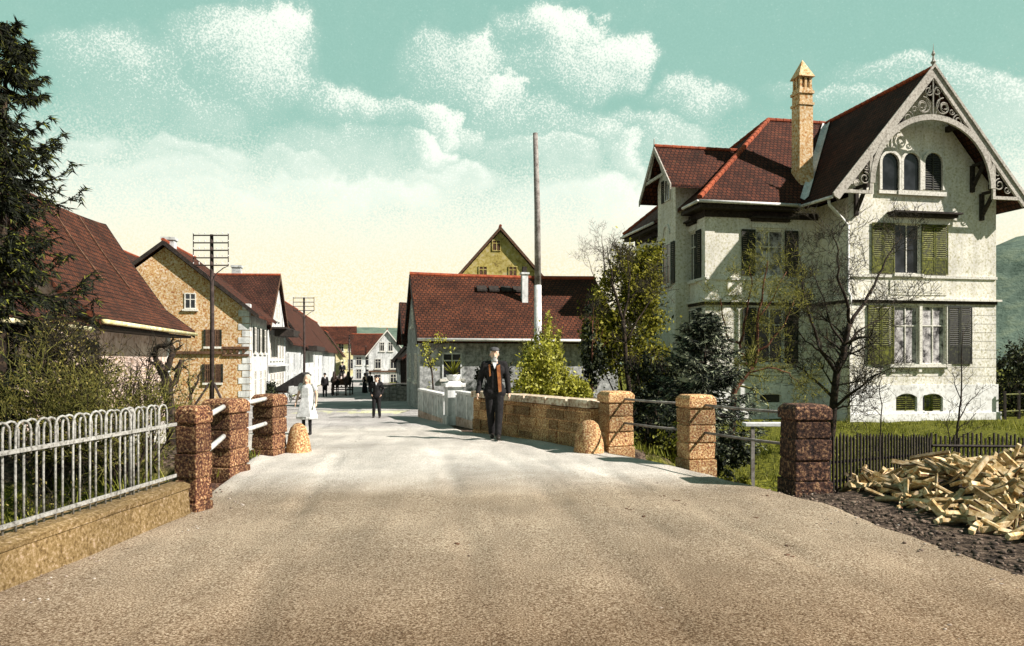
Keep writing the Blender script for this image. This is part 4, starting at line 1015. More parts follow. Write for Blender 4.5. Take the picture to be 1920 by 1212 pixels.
    def cellar(P, r, leaf='dark_shutter', **k):
        P2 = lambda u, z, d: P(u, z, d+.06)
        w = window(V, P2, *r, recess=True, mull=0, sill=False, fw=.05, name='cellar_window')
        # segmental arch filling the top of the opening
        a, b, c, d = r; h = (d-c)*.22; pts = [(a, d)] + [(lerp(a, b, t), d-h*(abs(2*t-1)**2)) for t in [i/8 for i in range(9)]] + [(b, d)]
        mb = MB()
        for i in range(8):
            t0, t1 = i/8, (i+1)/8; f = lambda t: d-h*(abs(2*t-1)**2.2)
            if abs(f(t0)-d)+abs(f(t1)-d) < 1e-4: continue
            mb.add([P2(lerp(a, b, t0), f(t0), -.06), P2(lerp(a, b, t1), f(t1), -.06), P2(lerp(a, b, t1), d+.002, -.06), P2(lerp(a, b, t0), d+.002, -.06), P2(lerp(a, b, t0), f(t0), .004), P2(lerp(a, b, t1), f(t1), .004), P2(lerp(a, b, t1), d+.002, .004), P2(lerp(a, b, t0), d+.002, .004)],
                   [(4, 5, 6, 7), (0, 1, 5, 4), (0, 3, 2, 1)])
        mb.build('arch_head', M['villa_plinth'], w)
        return w, P2
    cellar(PL_, l_c)
    # ---- projecting wing front windows
    w = window(V, PF, *up, recess=True, mull=1, trans=0, mat_g='glass', fw=.05)
    g = fx(1632), up[0]-.03
    shut(PF, fx(1634), up[0]-.05, up[2], up[3], 'green_shutter', label='olive green shutter of the upper window, left leaf')
    shut(PF, up[1]+.05, fx(1776), up[2], up[3], 'green_shutter', label='olive green shutter of the upper window, right leaf')
    hood(PF, fx(1663), fx(1789), fz(1725, 404), dep=.5)
    for r in (lo1, lo2): window(V, PF, *r, recess=True, mull=1, trans=.34, curtain=True, sill=False, fw=.05)
    shut(PF, fx(1626), lo1[0]-.06, lo1[2], lo1[3], 'green_shutter', swing=.05, label='bright olive shutter left of the double ground floor window')
    shut(PF, lo2[1]+.06, fx(1821), lo2[2], lo2[3], 'dark_shutter', label='dark shutter right of the double ground floor window')
    mb = MB(); pbox(mb, PF, lo1[1]+.0, lo2[0]-.0, lo1[2], lo1[3], -.15, .05); pbox(mb, PF, lo1[0]-.06, lo1[0]-.002, lo1[2], lo1[3], 0, .05); pbox(mb, PF, lo2[1]+.002, lo2[1]+.06, lo1[2], lo1[3], 0, .05); mb.build('window_mullion', M['trim'], V)
    mb = MB(); pbox(mb, PF, fx(1664), fx(1778), lo1[2]-.13, lo1[2]-.003, 0, .18)
    for px in (1672, 1722, 1770): pbox(mb, PF, fx(px)-.07, fx(px)+.07, lo1[2]-.32, lo1[2]-.131, 0, .12)
    mb.build('bracketed_sill', M['trim'], V)
    w, P2 = cellar(PF, c1); 
    mb = MB()
    a, b, c, d = c1; z = c+.06
    while z < d-.08: pbox(mb, P2, a+.05, (a+b)/2-.02, z, z+.035, -.08, -.05); pbox(mb, P2, (a+b)/2+.02, b-.05, z, z+.035, -.08, -.05); z += .085
    pbox(mb, P2, (a+b)/2-.019, (a+b)/2+.019, c+.03, d-.04, -.08, -.045); mb.build('louvres', M['green_shutter'], w)
    w, P2 = cellar(PF, c2); a, b, c, d = c2
    mb = MB(); z = c+.06
    while z < d-.08: pbox(mb, P2, (a+b)/2+.05, b-.05, z, z+.035, -.08, -.05); z += .085
    mb.build('louvres', M['green_shutter'], w)
    shutter(V, P2, a+.08, a+.38, c+.03, d-.06, 'green_shutter', d=.0, swing=.5, label='small bright olive cellar shutter standing ajar')
    # ---- cornices
    mb = MB()
    def band(P, u0, u1, z0, z1, d, mm): pbox(mm, P, u0, u1, z0, z1, -.05, d)
    m1, m2 = MB(), MB()
    zc = zS; zu = up[2]-.05
    for (P, u0, u1, e0, e1) in ((PF, aW, aE, 1, 1), (PL_, aL, aW-.16, 1, 0), (PW, bL, 30.69, 1, 0), (PW, 32.76, bR, 0, 1), (PWing, bF, bL-.16, 1, 0)):
        f = .155
        band(P, u0-f*e0*(P in (PF, PL_)), u1+f*e1*(P is PF), zc-.02, zc+.06, .155, m1); band(P, u0, u1, zc-.14, zc-.021, .08, m2)
        band(P, u0, u1, zu-.11, zu-.002, .07, m1)
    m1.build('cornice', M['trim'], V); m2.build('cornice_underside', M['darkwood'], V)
    mb = MB(); pbox(mb, PF, fx(1668), fx(1775), zc+.22, zu-.22, 0, .035); pbox(mb, PF, fx(1677), fx(1766), zc+.30, zu-.30, .035, .05); mb.build('apron_panel', M['villa'], V)
    # corner quoins of the left block
    mb = MB(T); mb.box(aL-.035, aL+.4, bL-.035, bL+.3, zS+.08, 7.45); mb.build('corner_pilaster', M['villa'], V)
    # ---- triple arched window
    def arch_part(px0, px1, kind):
        a, b = fx(px0), fx(px1); z0 = fz((px0+px1)/2, 357); z1 = fz((px0+px1)/2, 288); r = (b-a)/2; zc_ = z1-r; uc = (a+b)/2; n = 12
        inner = [(a, z0), (b, z0)] + [(uc+r*math.cos(math.pi*k/n), zc_+r*math.sin(math.pi*k/n)) for k in range(n+1)]
        mb = MB(); mb.add([PF(u, z, .02) for u, z in inner], [tuple(range(len(inner)))]); mb.open = True
        # surround
        sb = MB(); q = .11; ro = r+q
        for k in range(n):
            t0, t1 = math.pi*k/n, math.pi*(k+1)/n
            c = [(uc+r*math.cos(t0), zc_+r*math.sin(t0)), (uc+r*math.cos(t1), zc_+r*math.sin(t1)), (uc+ro*math.cos(t1), zc_+ro*math.sin(t1)), (uc+ro*math.cos(t0), zc_+ro*math.sin(t0))]
            sb.add([PF(u, z, 0) for u, z in c]+[PF(u, z, .12) for u, z in c], [(4, 5, 6, 7), (0, 1, 5, 4), (2, 3, 7, 6), (1, 2, 6, 5), (3, 0, 4, 7)])
        pbox(sb, PF, a-q, a, z0, zc_, 0, .12); pbox(sb, PF, b, b+q, z0, zc_, 0, .12)
        w = sb.build('arched_window', M['trim'], V); mb.build('pane', M['glass'], w)
        if kind:
            lb = MB(); z = z0+.04
            while z < z1-.12:
                hw = r if z < zc_ else math.sqrt(max(0, r*r-(z+.05-zc_)**2)); hw -= .04
                if hw > .1:
                    for (s, e) in ((uc-hw, uc-.03), (uc+.03, uc+hw)):
                        lb.add([PF(s, z, .07), PF(e, z, .07), PF(e, z+.06, .035), PF(s, z+.06, .035)], [(0, 1, 2, 3)])
                z += .095
            lb.open = True; pbox(lb, PF, uc-.028, uc+.028, z0, z1-.03, .03, .07); lb.build('louvres', M['green_shutter' if kind == 2 else 'dark_shutter'], w)
    arch_part(1651, 1683, 0); arch_part(1691, 1722, 0); arch_part(1731, 1764, 1)
    mb = MB(); pbox(mb, PF, fx(1680), fx(1770), fz(1700, 367), fz(1700, 359), 0, .16); pbox(mb, PF, fx(1645), fx(1679), fz(1700, 366), fz(1700, 360), 0, .12); mb.build('gable_sill', M['trim'], V)
    # ---- carved gable: bargeboards, arch, fretwork, brackets, finial
    bg = 26.25; ac = 21.95; zE, zA = 7.93, 13.12; hwid = 4.35
    mb = MB(T)
    for s in (-1, 1):
        mb.prism([(ac+s*(hwid+.08), bg, zE-.02), (ac, bg, zA+.10), (ac, bg, zA-.36), (ac+s*(hwid-.18), bg, zE-.18)], (0, -.09, 0))
        mb.prism([(ac+s*(hwid+.12), bg-.09, zE+.06), (ac, bg-.09, zA+.20), (ac, bg-.09, zA+.06), (ac+s*(hwid+.06), bg-.09, zE-.06)], (0, -.06, 0))
    barge = mb.build('bargeboard', M['barge'], V)
    mb = MB(T); R0, R1 = 2.62, 2.84; zc2 = 8.45; n = 26
    def arcp(r, t): return (ac+r*math.cos(t), zc2+r*1.0*math.sin(t))
    for k in range(n):
        t0, t1 = math.pi*k/n, math.pi*(k+1)/n
        q = [arcp(R0, t0), arcp(R1, t0), arcp(R1, t1), arcp(R0, t1)]
        mb.prism([(u, bg+.0, z) for u, z in q], (0, -.10, 0))
    mb.build('gable_arch', M['barge'], V)
    # fretwork scrolls
    yb = bg-.04
    def scroll(u, z, r, st, turns=1.35, sgn=1, w=.030):
        pts = []; n = 22
        for k in range(n+1):
            t = st+sgn*turns*2*math.pi*k/n; rr = r*(1-.72*k/n); pts.append((u+rr*math.cos(t), yb, z+rr*math.sin(t)))
        mb.tube(pts, w, 4)
    for s in (-1, 1):
        mb = MB(T)
        scroll(ac+s*.46, 11.62, .36, math.pi/2, 1.4, s); scroll(ac+s*.52, 11.60, .20, -math.pi/2, 1.1, -s)
        scroll(ac+s*.20, 12.22, .20, 0, 1.3, s, .024); scroll(ac+s*1.12, 11.10, .25, math.pi/2, 1.4, s, .026); scroll(ac+s*1.58, 10.70, .17, math.pi/2, 1.3, s, .022); scroll(ac+s*.85, 11.45, .13, 0, 1.2, -s, .022)
        scroll(ac+s*1.95, 10.38, .12, 0, 1.3, -s, .02)
        mb.tube([(ac+s*.10, yb, 11.3), (ac+s*.32, yb, 11.95), (ac+s*.12, yb, 12.45)], .022, 4)
        mb.build('fretwork', M['barge'], barge); mb = MB(T)
        # lower corner frets
        uc, zc3 = ac+s*3.22, 8.75
        scroll(ac+s*3.05, 8.62, .25, math.pi/2, 1.4, s, .026); scroll(ac+s*3.42, 8.42, .16, 0, 1.3, -s, .022); scroll(ac+s*2.98, 9.08, .15, 0, 1.3, s, .022)
        mb.box(min(ac+s*2.72, ac+s*3.95), max(ac+s*2.72, ac+s*3.95), bg-.09, bg, 8.02, 8.15); mb.box(min(ac+s*2.72, ac+s*2.84), max(ac+s*2.72, ac+s*2.84), bg-.085, bg-.002, 8.152, 9.55)
        mb.build('fretwork', M['barge'], barge)
    mb = MB(T); mb.tube([(ac, yb, 11.2), (ac, yb, 12.7)], .035, 5); mb.build('king_post', M['barge'], barge)
    mb = MB(T); mb.lathe((ac, bg-.05, zA), [(.07, 0), (.055, .18), (.11, .26), (.05, .34), (.03, .5), (.075, .58), (.015, .75), (.006, 1.0)], 8); mb.build('finial', M['barge'], barge)
    # dark purlin ends, brackets and soffit under the overhang
    for s in (-1, 1):
        for (du, z) in ((3.35, 8.72), (1.3, 11.0)):
            u = ac+s*du; mb = MB(T); mb.box(u-.09, u+.09, bg+.02, bF-.003, z-.12, z+.10); mb.build('purlin_end', M['darkwood'], V)
        for (du, z) in ((2.9, 8.05), (2.45, 9.2)):
            u = ac+s*du; mb = MB(T)
            mb.box(u-.07, u+.07, bF-.14, bF-.003, z-.75, z+.35); mb.prism([(u-.06, bF-.13, z-.6), (u-.06, bF-.13, z-.38), (u-.06, bg+.12, z+.31), (u-.06, bg+.12, z+.12)], (.12, 0, 0)); mb.box(u-.06, u+.06, bg+.1, bF-.12, z+.29, z+.40)
            mb.build('gable_bracket', M['darkwood'], V)
    # ---- chimney with banded shaft and pyramid cap
    u, b = 18.42, 29.75; zb, ztop = 8.9, 14.55
    mb = MB(T); w0, w1_ = .40, .36
    mb.prism([(u-.18, b-.33, 8.75), (u+.33, b-.33, 8.75), (u+.33, b-.33, 9.9), (u-.33, b-.33, 9.9), (u-.33, b-.33, 9.35)], (0, .66, 0))
    for (z0, z1, w) in ((9.9, 12.55, .315), (12.55, 12.66, .36), (12.66, 13.05, .305), (13.05, 13.17, .36), (13.17, 13.30, .305)): mb.box(u-w, u+w, b-w, b+w, z0, z1)
    ch = mb.build('chimney', M['chimney'], V, uv=True)
    mb = MB(T)
    for dx in (-.23, 0, .23):
        for dy in (-.23, .23): mb.box(u+dx-.055, u+dx+.055, b+dy-.055, b+dy+.055, 13.30, 13.78)
    for s in (-1, 1): mb.box(u+s*.23-.055, u+s*.23+.055, b-.055, b+.055, 13.30, 13.78)
    mb.add([(u-.38, b-.38, 13.78), (u+.38, b-.38, 13.78), (u+.38, b+.38, 13.78), (u-.38, b+.38, 13.78), (u, b, 14.62)], [(0, 1, 4), (1, 2, 4), (2, 3, 4), (3, 0, 4), (0, 3, 2, 1)])
    mb.build('chimney_cap', M['chimney'], ch)
    mb = MB(T); mb.box(u-.17, u+.17, b-.17, b+.17, 13.3, 13.75); mb.build('flue', M['darkwood'], ch)
    # ---- downpipe at the wing's corner
    mb = MB(T); x = aW-.09
    mb.tube([(17.55, 26.5, 7.80), (17.60, 26.55, 7.6), (x-.25, bF-.05, 7.2), (x, bF-.1, 6.9), (x, bF-.1, zS+.3), (x, bF-.26, zS+.1), (x, bF-.26, zS-.15), (x, bF-.12, zS-.4), (x, bF-.16, -1.0)], .058, 8); mb.build('downpipe', M['flash'], V, smooth=True)
    mb = MB(T); mb.tube([(17.48, 26.2, 7.84), (17.48, 28.4, 7.9)], .065, 8); mb.tube([(26.47, 26.2, 7.84), (26.47, 38, 7.9)], .065, 8); mb.build('gutter', M['flash'], V, smooth=True)
make_villa()

# ================================================================== low farmhouse in the middle
def make_farmhouse():
    ang = R_(12); ox, oy = at(787, 700, 30)[0], 30.0
    T = frameT(ox, oy, ang)
    Fm = thing('farmhouse', (ox+3.4, oy+4, -.5), 'low whitewashed farmhouse under a broad brown tiled roof behind the walking man', 'house')
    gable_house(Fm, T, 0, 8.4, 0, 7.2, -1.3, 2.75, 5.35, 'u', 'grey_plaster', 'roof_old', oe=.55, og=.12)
    P = plane_front(T, 0)
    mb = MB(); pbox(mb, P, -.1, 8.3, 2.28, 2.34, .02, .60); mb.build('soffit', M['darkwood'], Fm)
    mb = MB(T); mb.tube([(-.15, -.66, 2.32), (8.5, -.66, 2.30)], .06, 8); mb.build('gutter', M['flash'], Fm, smooth=True)
    for (u0, u1, z0, z1) in ((.9, 1.7, .75, 1.8), (4.4, 5.3, .7, 1.75)):
        window(Fm, P, u0, u1, z0, z1, mull=1, mat_f='greywhite')
    PLt = plane_left(T, 0)
    window(Fm, PLt, 1.4, 2.2, .6, 1.8); window(Fm, PLt, 4.6, 5.4, .6, 1.8); window(Fm, PLt, 3.1, 3.9, 3.0, 3.8)
    mb = MB(T); mb.box(4.66, 4.92, 1.9, 2.2, 3.6, 5.28); mb.box(4.61, 4.97, 1.85, 2.25, 5.28, 5.36); mb.build('chimney', M['white'], Fm)
    mb = MB(T); mb.box(4.70, 4.88, 1.94, 2.16, 5.36, 5.62); mb.build('chimney_pot', M['darkwood'], Fm)
    # long low skylight row
    mb = MB(T); s = (5.35-2.75)/3.6
    for k in range(4): u = 2.75+k*.55; mb.poly_slab([(u, 2.45, 2.75+s*2.45+.10), (u+.45, 2.45, 2.75+s*2.45+.10), (u+.45, 2.8, 2.75+s*2.8+.06), (u, 2.8, 2.75+s*2.8+.06)], .08)
    mb.build('roof_hatch', M['darkwood'], Fm)
    # rear wing with the kicked eave seen at the street side
    gable_house(Fm, T, .25, 6.0, 7.2, 11.0, -1.5, 2.9, 4.5, 'u', 'greywhite', 'roof_dark', oe=.5, og=.5, ridge=False)
make_farmhouse()

def make_gable_house():
    Y = 50.0; ox = at(938, 600, Y)[0]; T = frameT(ox, Y, R_(4))
    G = thing('gabled_house', (ox, Y+5, -1.1), 'tall gabled house with olive yellow plaster showing above the low farmhouse roof', 'house')
    gable_house(G, T, -5.0, 5.0, 0, 13, -1.8, 4.7, 10.4, 'v', 'gable_yellow', 'roof', oe=.7, og=.25, barge='brownwood')
    P = plane_front(T, 0)
    window(G, P, -.55, .05, 8.75, 9.5, mat_f='gable_yellow', mat_g='brownwood', sill=False)
    for u in (-1.45, .55): window(G, P, u, u+.6, 6.9, 7.75, sill=False, mat_f='gable_yellow', mat_g='brownwood')
    window(G, P, -3, -2.1, 3.0, 4.4); window(G, P, 1.6, 2.5, 3.0, 4.4)
make_gable_house()

# ================================================================== left side of the street
TS = lambda a, b, z: tuple(AB(a, b, z))
def make_barn():
    B0, B1 = 19.05, 27.6                    # along the street
    e = AB(0, 0); a_e = -6.25               # eave line
    H = thing('barn', AB(-9.2, 23, 0), 'low pinkish barn with a steep sagging brown tiled roof behind the shrubs', 'barn')
    aw = -6.95
    mb = MB(TS); g = [(aw, -1.0), (-12.6, -1.0), (-12.6, 2.7), (-9.78, 6.0), (aw, 2.85)]
    mb.prism([(p, B0, z) for p, z in g], (0, B1-B0, 0)); mb.build('wall', M['pink'], H)
    # roof with a bend above the eave, slightly sagging ridge
    mb = MB(TS); n = 12; th = .16
    prof = [(-6.2, 2.52), (-7.15, 3.25), (-8.25, 4.85), (-9.1, 6.2), (-9.85, 6.38)]; prof2 = [(-9.85, 6.38), (-10.6, 6.2), (-11.6, 4.6), (-13.4, 2.4)]
    full = prof + prof2[1:]
    vs = []
    for i in range(n+1):
        b = lerp(B0-.3, B1+.35, i/n); sag = -.16*math.sin(math.pi*i/n)
        for (p, z) in full: vs.append((p, b, z+sag*min(1, max(0, (z-2.5)/3.5))))
        for (p, z) in reversed(full): vs.append((p, b, z-th+sag*min(1, max(0, (z-2.5)/3.5))))
    k = 2*len(full)
    fs = [(i*k+j, i*k+(j+1) % k, (i+1)*k+(j+1) % k, (i+1)*k+j) for i in range(n) for j in range(k)] + [tuple(range(k)), tuple(range(n*k, n*k+k))]
    mb.add(vs, fs); r = mb.build('roof', M['roof_old'], H, uv=True)
    mb = MB(TS)
    for t in (.45, .72):
        b = lerp(B0, B1, t); mb = MB(TS); mb.tube([(-9.0, b, 6.02), (-8.25, b, 4.82), (-7.5, b, 3.77)], .022, 5); mb.build('cover_strip', M['brownwood'], r)
    mb = MB(TS); mb.prism([(p, B1+.35, z+.02) for p, z in prof] + [(p, B1+.35, z-.24) for p, z in reversed(prof)], (0, .05, 0)); mb.build('bargeboard', M['darkwood'], H)
    mb = MB(TS); mb.tube([(-6.15, B0-.3, 2.44), (-6.15, B1+.4, 2.42)], .055, 8); mb.build('gutter', M['cream'], H, smooth=True)
    mb = MB(TS); mb.box(-6.95, -6.3, B0, B1+.3, 2.28, 2.36); mb.build('soffit', M['darkwood'], H)
    mb = MB(TS); mb.box(aw-.2, aw+.04, B1-.35, B1+.03, -1.0, 2.3); mb.build('corner_pilaster', M['white'], H)
    PR_ = plane_right(TS, aw)
    mb = MB(); pbox(mb, PR_, 20.0, 20.75, .1, 2.0, 0, .05); mb.build('door', M['darkwood'], H)
    # lower lean-to towards us
    A_ = thing('lean_to', AB(-8.2, 16.8, 0), 'small lean-to with a rusty red roof beside the dark spruce', 'shed')
    mb = MB(TS); mb.prism([(-6.95, 14.4, -1), (-9.6, 14.4, -1), (-9.6, 14.4, 3.6), (-6.95, 14.4, 2.1)], (0, 4.6, 0)); mb.build('wall', M['pink'], A_)
    mb = MB(TS); mb.poly_slab([(-6.3, 14.0, 2.33), (-6.3, 18.35, 2.33), (-8.0, 18.35, 3.52), (-9.9, 18.35, 3.7), (-9.9, 14.0, 3.7), (-8.0, 14.0, 3.52)], .14); mb.build('roof', M['roof'], A_, uv=True)
    mb = MB(TS); mb.tube([(-6.25, 14.0, 2.24), (-6.25, 18.4, 2.24)], .05, 8); mb.build('gutter', M['cream'], A_, smooth=True)
make_barn()

def shop_front(root, P, spans, z0, z1): 
    for (s0, s1) in spans: window(root, P, s0, s1, z0, z1, mull=1, trans=0)
def make_yellow_house():
    b0, b1 = 41.9, 48.3; a1 = -6.54; a0 = -15.0
    zb = -1.6
    H = thing('ochre_house', AB((a0+a1)/2, b0+3, -.9), 'ochre plastered gable house behind the tall telegraph pole', 'house')
    r = gable_house(H, TS, a0, a1, b0, b1, zb, 4.35, 7.75, 'v', 'yellow', 'roof', oe=.55, og=.35, barge='darkwood')
    P = plane_front(TS, b0); PR_ = plane_right(TS, a1)
    X = lambda px: a_front(px, b0); Z = lambda py: z_at(py, -9, b0)
    def W(x0, x1, y0, y1, **k): return window(H, P, X(x0), X(x1), Z(y1), Z(y0), mull=1, **k)
    W(346, 368, 550, 580, trans=.4)
    for (x0, x1, y0, y1) in ((386, 394, 618, 650), (403, 412, 618, 650), (384, 394, 683, 718), (404, 414, 683, 718)): W(x0, x1, y0, y1, mat_f='brownwood')
    for (x0, x1, y0, y1) in ((394.5, 398, 618, 650), (412.5, 416, 618, 650), (382, 385.5, 618, 650), (399, 402.5, 618, 650), (379.5, 383.5, 683, 718), (414.5, 418.5, 683, 718)): shutter(H, P, X(x0), X(x1), Z(y1), Z(y0), 'dark_shutter')
    mb = MB(); pbox(mb, P, a0, X(416), Z(664), Z(659), 0, .14); pbox(mb, P, X(417), a1, Z(655), Z(650), 0, .14)
    u = X(419)
    while u < a1-.2: pbox(mb, P, u, u+.14, Z(662), Z(656), 0, .10); u += .32
    pbox(mb, P, X(417), a1, Z(668), Z(664), 0, .10); mb.build('string_course', M['brownwood'], H)
    mb = MB(); z = zb; k = 0
    while z < 4.2:
        pbox(mb, P, a1-(.55 if k % 2 else .35), a1+.03, z+.02, z+.34, 0, .03); pbox(mb, PR_, b0-.03, b0+(.35 if k % 2 else .6), z+.02, z+.34, .0, .03); z += .36; k += 1
    mb.build('quoins', M['white'], H)
    mb = MB(); pbox(mb, PR_, b0+.62, b1, zb, 3.9, 0, .035); st = mb.build('street_wall', M['white'], H)
    PR2 = plane_right(TS, a1+.036)
    for s in (43.2, 45.2, 47.0):
        window(H, PR2, s, s+.75, 1.9, 3.3); window(H, PR2, s, s+.75, -.8, .9)
        for q in (s-.34, s+.78): shutter(H, PR2, q, q+.30, 1.9, 3.3, 'dark_shutter', slats=False)
    chimney(r, TS, (a0+a1)/2, b0+.9, 7.2, 8.05, .6, 'greywhite')
    # small gable further back on the left
    G = thing('back_gable_house', AB(-17, 58, -1), 'small grey gable peeping up between barn and ochre house', 'house')
    gable_house(G, TS, -20.5, -14.8, 56, 62, -1.6, 6.6, 9.3, 'v', 'greywhite', 'roof_dark', oe=.4, og=.3)
    window(G, plane_front(TS, 56), -17.9, -17.3, 7.0, 7.9)
make_yellow_house()

def make_cross_house():
    b0, b1 = 49.2, 58.6; a1 = -6.54; zb = -1.9
    H = thing('gable_front_house', AB(-10, 53.5, -1.2), 'white house with balconies and its steep dark roofed gable turned to the street', 'house')
    r = gable_house(H, TS, -16.5, a1, b0, b1, zb, 3.9, 7.35, 'u', 'white', 'roof_dark', oe=.5, og=.2, barge='brownwood')
    P = plane_right(TS, a1); bm_ = (b0+b1)/2
    for s in (50.0, 51.6, 53.2, 54.8, 56.4):
        window(H, P, s, s+.8, 1.5, 3.1); window(H, P, s, s+.85, -1.2, .6)
    for s in (53.0, 54.2): window(H, P, s, s+.6, 4.2, 5.4)
    for (z, d, s0, s1) in ((3.45, 1.1, b0+.2, b1-.2), (1.05, .5, b0, b1)):
        mb = MB(); pbox(mb, P, s0, s1, z, z+.12, 0, d); c = mb.build('canopy', M['darkwood' if z > 2 else 'white'], H)
    mb = MB(); pbox(mb, P, b0+.6, b0+3.8, 3.0, 3.42, .3, 1.5); mb.build('awning', M['darkwood'], H)
    # front face towards us
    P = plane_front(TS, b0)
    window(H, P, -8.1, -7.4, 1.4, 2.9); window(H, P, -8.1, -7.4, -1.1, .6)
    chimney(r, TS, -9.3, bm_+.5, 6.7, 8.0, .6, 'greywhite')
    chimney(r, TS, -13.0, bm_+.5, 6.7, 8.1, .45, 'greywhite')
make_cross_house()

def street_house(label, a0, a1, b0, b1, ze, zt, side, wall, roof, axis='v', nwin=3, shut=False, name='street_house', rows=((.6, 2.0), (-1.3, .3)), og=.3, far=False, doors=True, **k):
    zb = zr(b1)-.6
    H = thing(name, AB((a0+a1)/2, (b0+b1)/2, zr(b0)), label, 'house')
    r = gable_house(H, TS, a0, a1, b0, b1, zb, ze, zt, axis, wall, roof, oe=.55, og=og, **k)
    P = plane_right(TS, a1) if side > 0 else plane_left(TS, a0)
    for (z0, z1) in rows:
        for i in range(nwin):
            s = lerp(b0+.6, b1-1.4, i/max(1, nwin-1)); window(H, P, s, s+.85, z0, z1, mull=1, mat_f='greywhite', sill=False)
            for q in ((s-.42, s+.89) if shut else ()): shutter(H, P, q, q+.36, z0, z1, 'dark_shutter', slats=False)
    return H, r, P
street_house('pale house with a red roof right behind the gable-front house', -12.5, -6.54, 59.2, 71, 3.35, 6.6, 1, 'greywhite', 'roof', nwin=3)
H, r, P = street_house('long white house with a big red roof and a dark canopy, left of the cart', -12.8, -6.5, 71.3, 100, 3.4, 7.9, 1, 'white', 'roof', nwin=5)
mb = MB(); pbox(mb, P, 72, 84, 2.3, 2.75, .05, 1.3); mb.build('canopy', M['darkwood'], H)
street_house('pale greenish house with a red roof beside the cart, farther down the left row', -12.6, -6.4, 100.3, 132, 3.3, 7.7, 1, 'greywhite', 'roof', nwin=4)
# the far end of the street
H = thing('far_house', AB(-10, 170, -2), 'cream house with a red roof closing the left end of the street', 'house')
gable_house(H, TS, -17, -3.6, 150, 157, -3, 5.0, 7.9, 'u', 'cream', 'roof', oe=.6, og=.3)
P = plane_front(TS, 150)
for u in (-8.5, -6.7, -4.9): window(H, P, u, u+1.0, 2.9, 4.4); window(H, P, u, u+1.0, -.5, 1.4)
# right side of the street
H = thing('far_house', AB(-1, 130, -2), 'grey house under a red roof with its eave towards us, behind the poles', 'house')
gable_house(H, TS, -3.3, 1.4, 126, 133, -3, 2.7, 5.7, 'u', 'greywhite', 'roof', oe=.5, og=.3)
P = plane_front(TS, 126); 
for u in (-2.8, -1.2, .3): window(H, P, u, u+.9, .4, 1.8); window(H, P, u, u+.9, -1.9, -.2)
H = thing('far_house', AB(2, 104, -2), 'bluish white gable house with two dark attic windows at the far end', 'house')
gable_house(H, TS, -.6, 4.2, 100, 112, -2.8, 2.4, 5.4, 'v', 'white', 'roof', oe=.4, og=.25, barge='trim')
P = plane_front(TS, 100)
for u in (.85, 1.95): window(H, P, u, u+.6, 2.5, 3.7)
for u in (.2, 2.2): window(H, P, u, u+.8, .2, 1.5); window(H, P, u, u+.8, -2.0, -.5)
mb = MB(); pbox(mb, P, -.6, 4.2, -.25, -.05, 0, .2); mb.build('string_course', M['brownwood'], H)
H, r, P = street_house('white house with red eave and dark shutters just beyond the farmhouse on the right', 2.35, 9.5, 66, 78, 2.0, 6.2, -1, 'white', 'roof', nwin=3, shut=True, rows=((.1, 1.4), (-2.2, -.7)))
Pf = plane_front(TS, 66)
for u in (2.6, 3.5): window(H, Pf, u, u+.55, .2, 1.35, fw=.05)
for u in (2.7, 3.6): window(H, Pf, u, u+.6, -1.5, -.15, mat_g='glass')
H = thing('market_shed', AB(3, 52, -1.2), 'open wooden shed with a sloping red roof behind the farmhouse', 'shed')
mb = MB(TS); mb.poly_slab([(1.75, 46.0, 1.62), (1.75, 56.0, 1.62), (4.9, 56.0, 4.3), (4.9, 46.0, 4.3)], .16); mb.build('roof', M['roof'], H, uv=True)
mb = MB(TS); mb.box(3.2, 5.2, 46.3, 55.7, -2, 2.7); mb.build('wall', M['white'], H)
for b in (46.4, 49.5, 52.5, 55.6):
    mb = MB(TS); mb.box(1.98, 2.16, b-.09, b+.09, -2, 1.66); mb.build('post', M['darkwood'], H)
mb = MB(TS); mb.box(3.0, 3.19, 47, 48.1, -1.6, .8); mb.box(3.0, 3.19, 50.5, 52, -.6, .9); mb.build('door', M['darkwood'], H)

for (lab, a0, a1, b0, b1, ze, zt, ax, wl, rf) in (
        ('small cream gable house far down the left row behind the telegraph poles', -11, -5.6, 134, 143, 2.6, 6.4, 'v', 'cream', 'roof'),
        ('small grey gable house farthest down the right side of the street', 3.2, 8.6, 84, 94, 1.9, 5.2, 'v', 'greywhite', 'roof_dark')):
    H = thing('far_house', AB((a0+a1)/2, b0+3, -2), lab, 'house'); gable_house(H, TS, a0, a1, b0, b1, -3, ze, zt, ax, wl, rf, oe=.5, og=.3)
    P = plane_front(TS, b0)
    for u in (lerp(a0, a1, .25), lerp(a0, a1, .6)): window(H, P, u, u+.8, .2, 1.6); window(H, P, u, u+.8, -2.0, -.5)
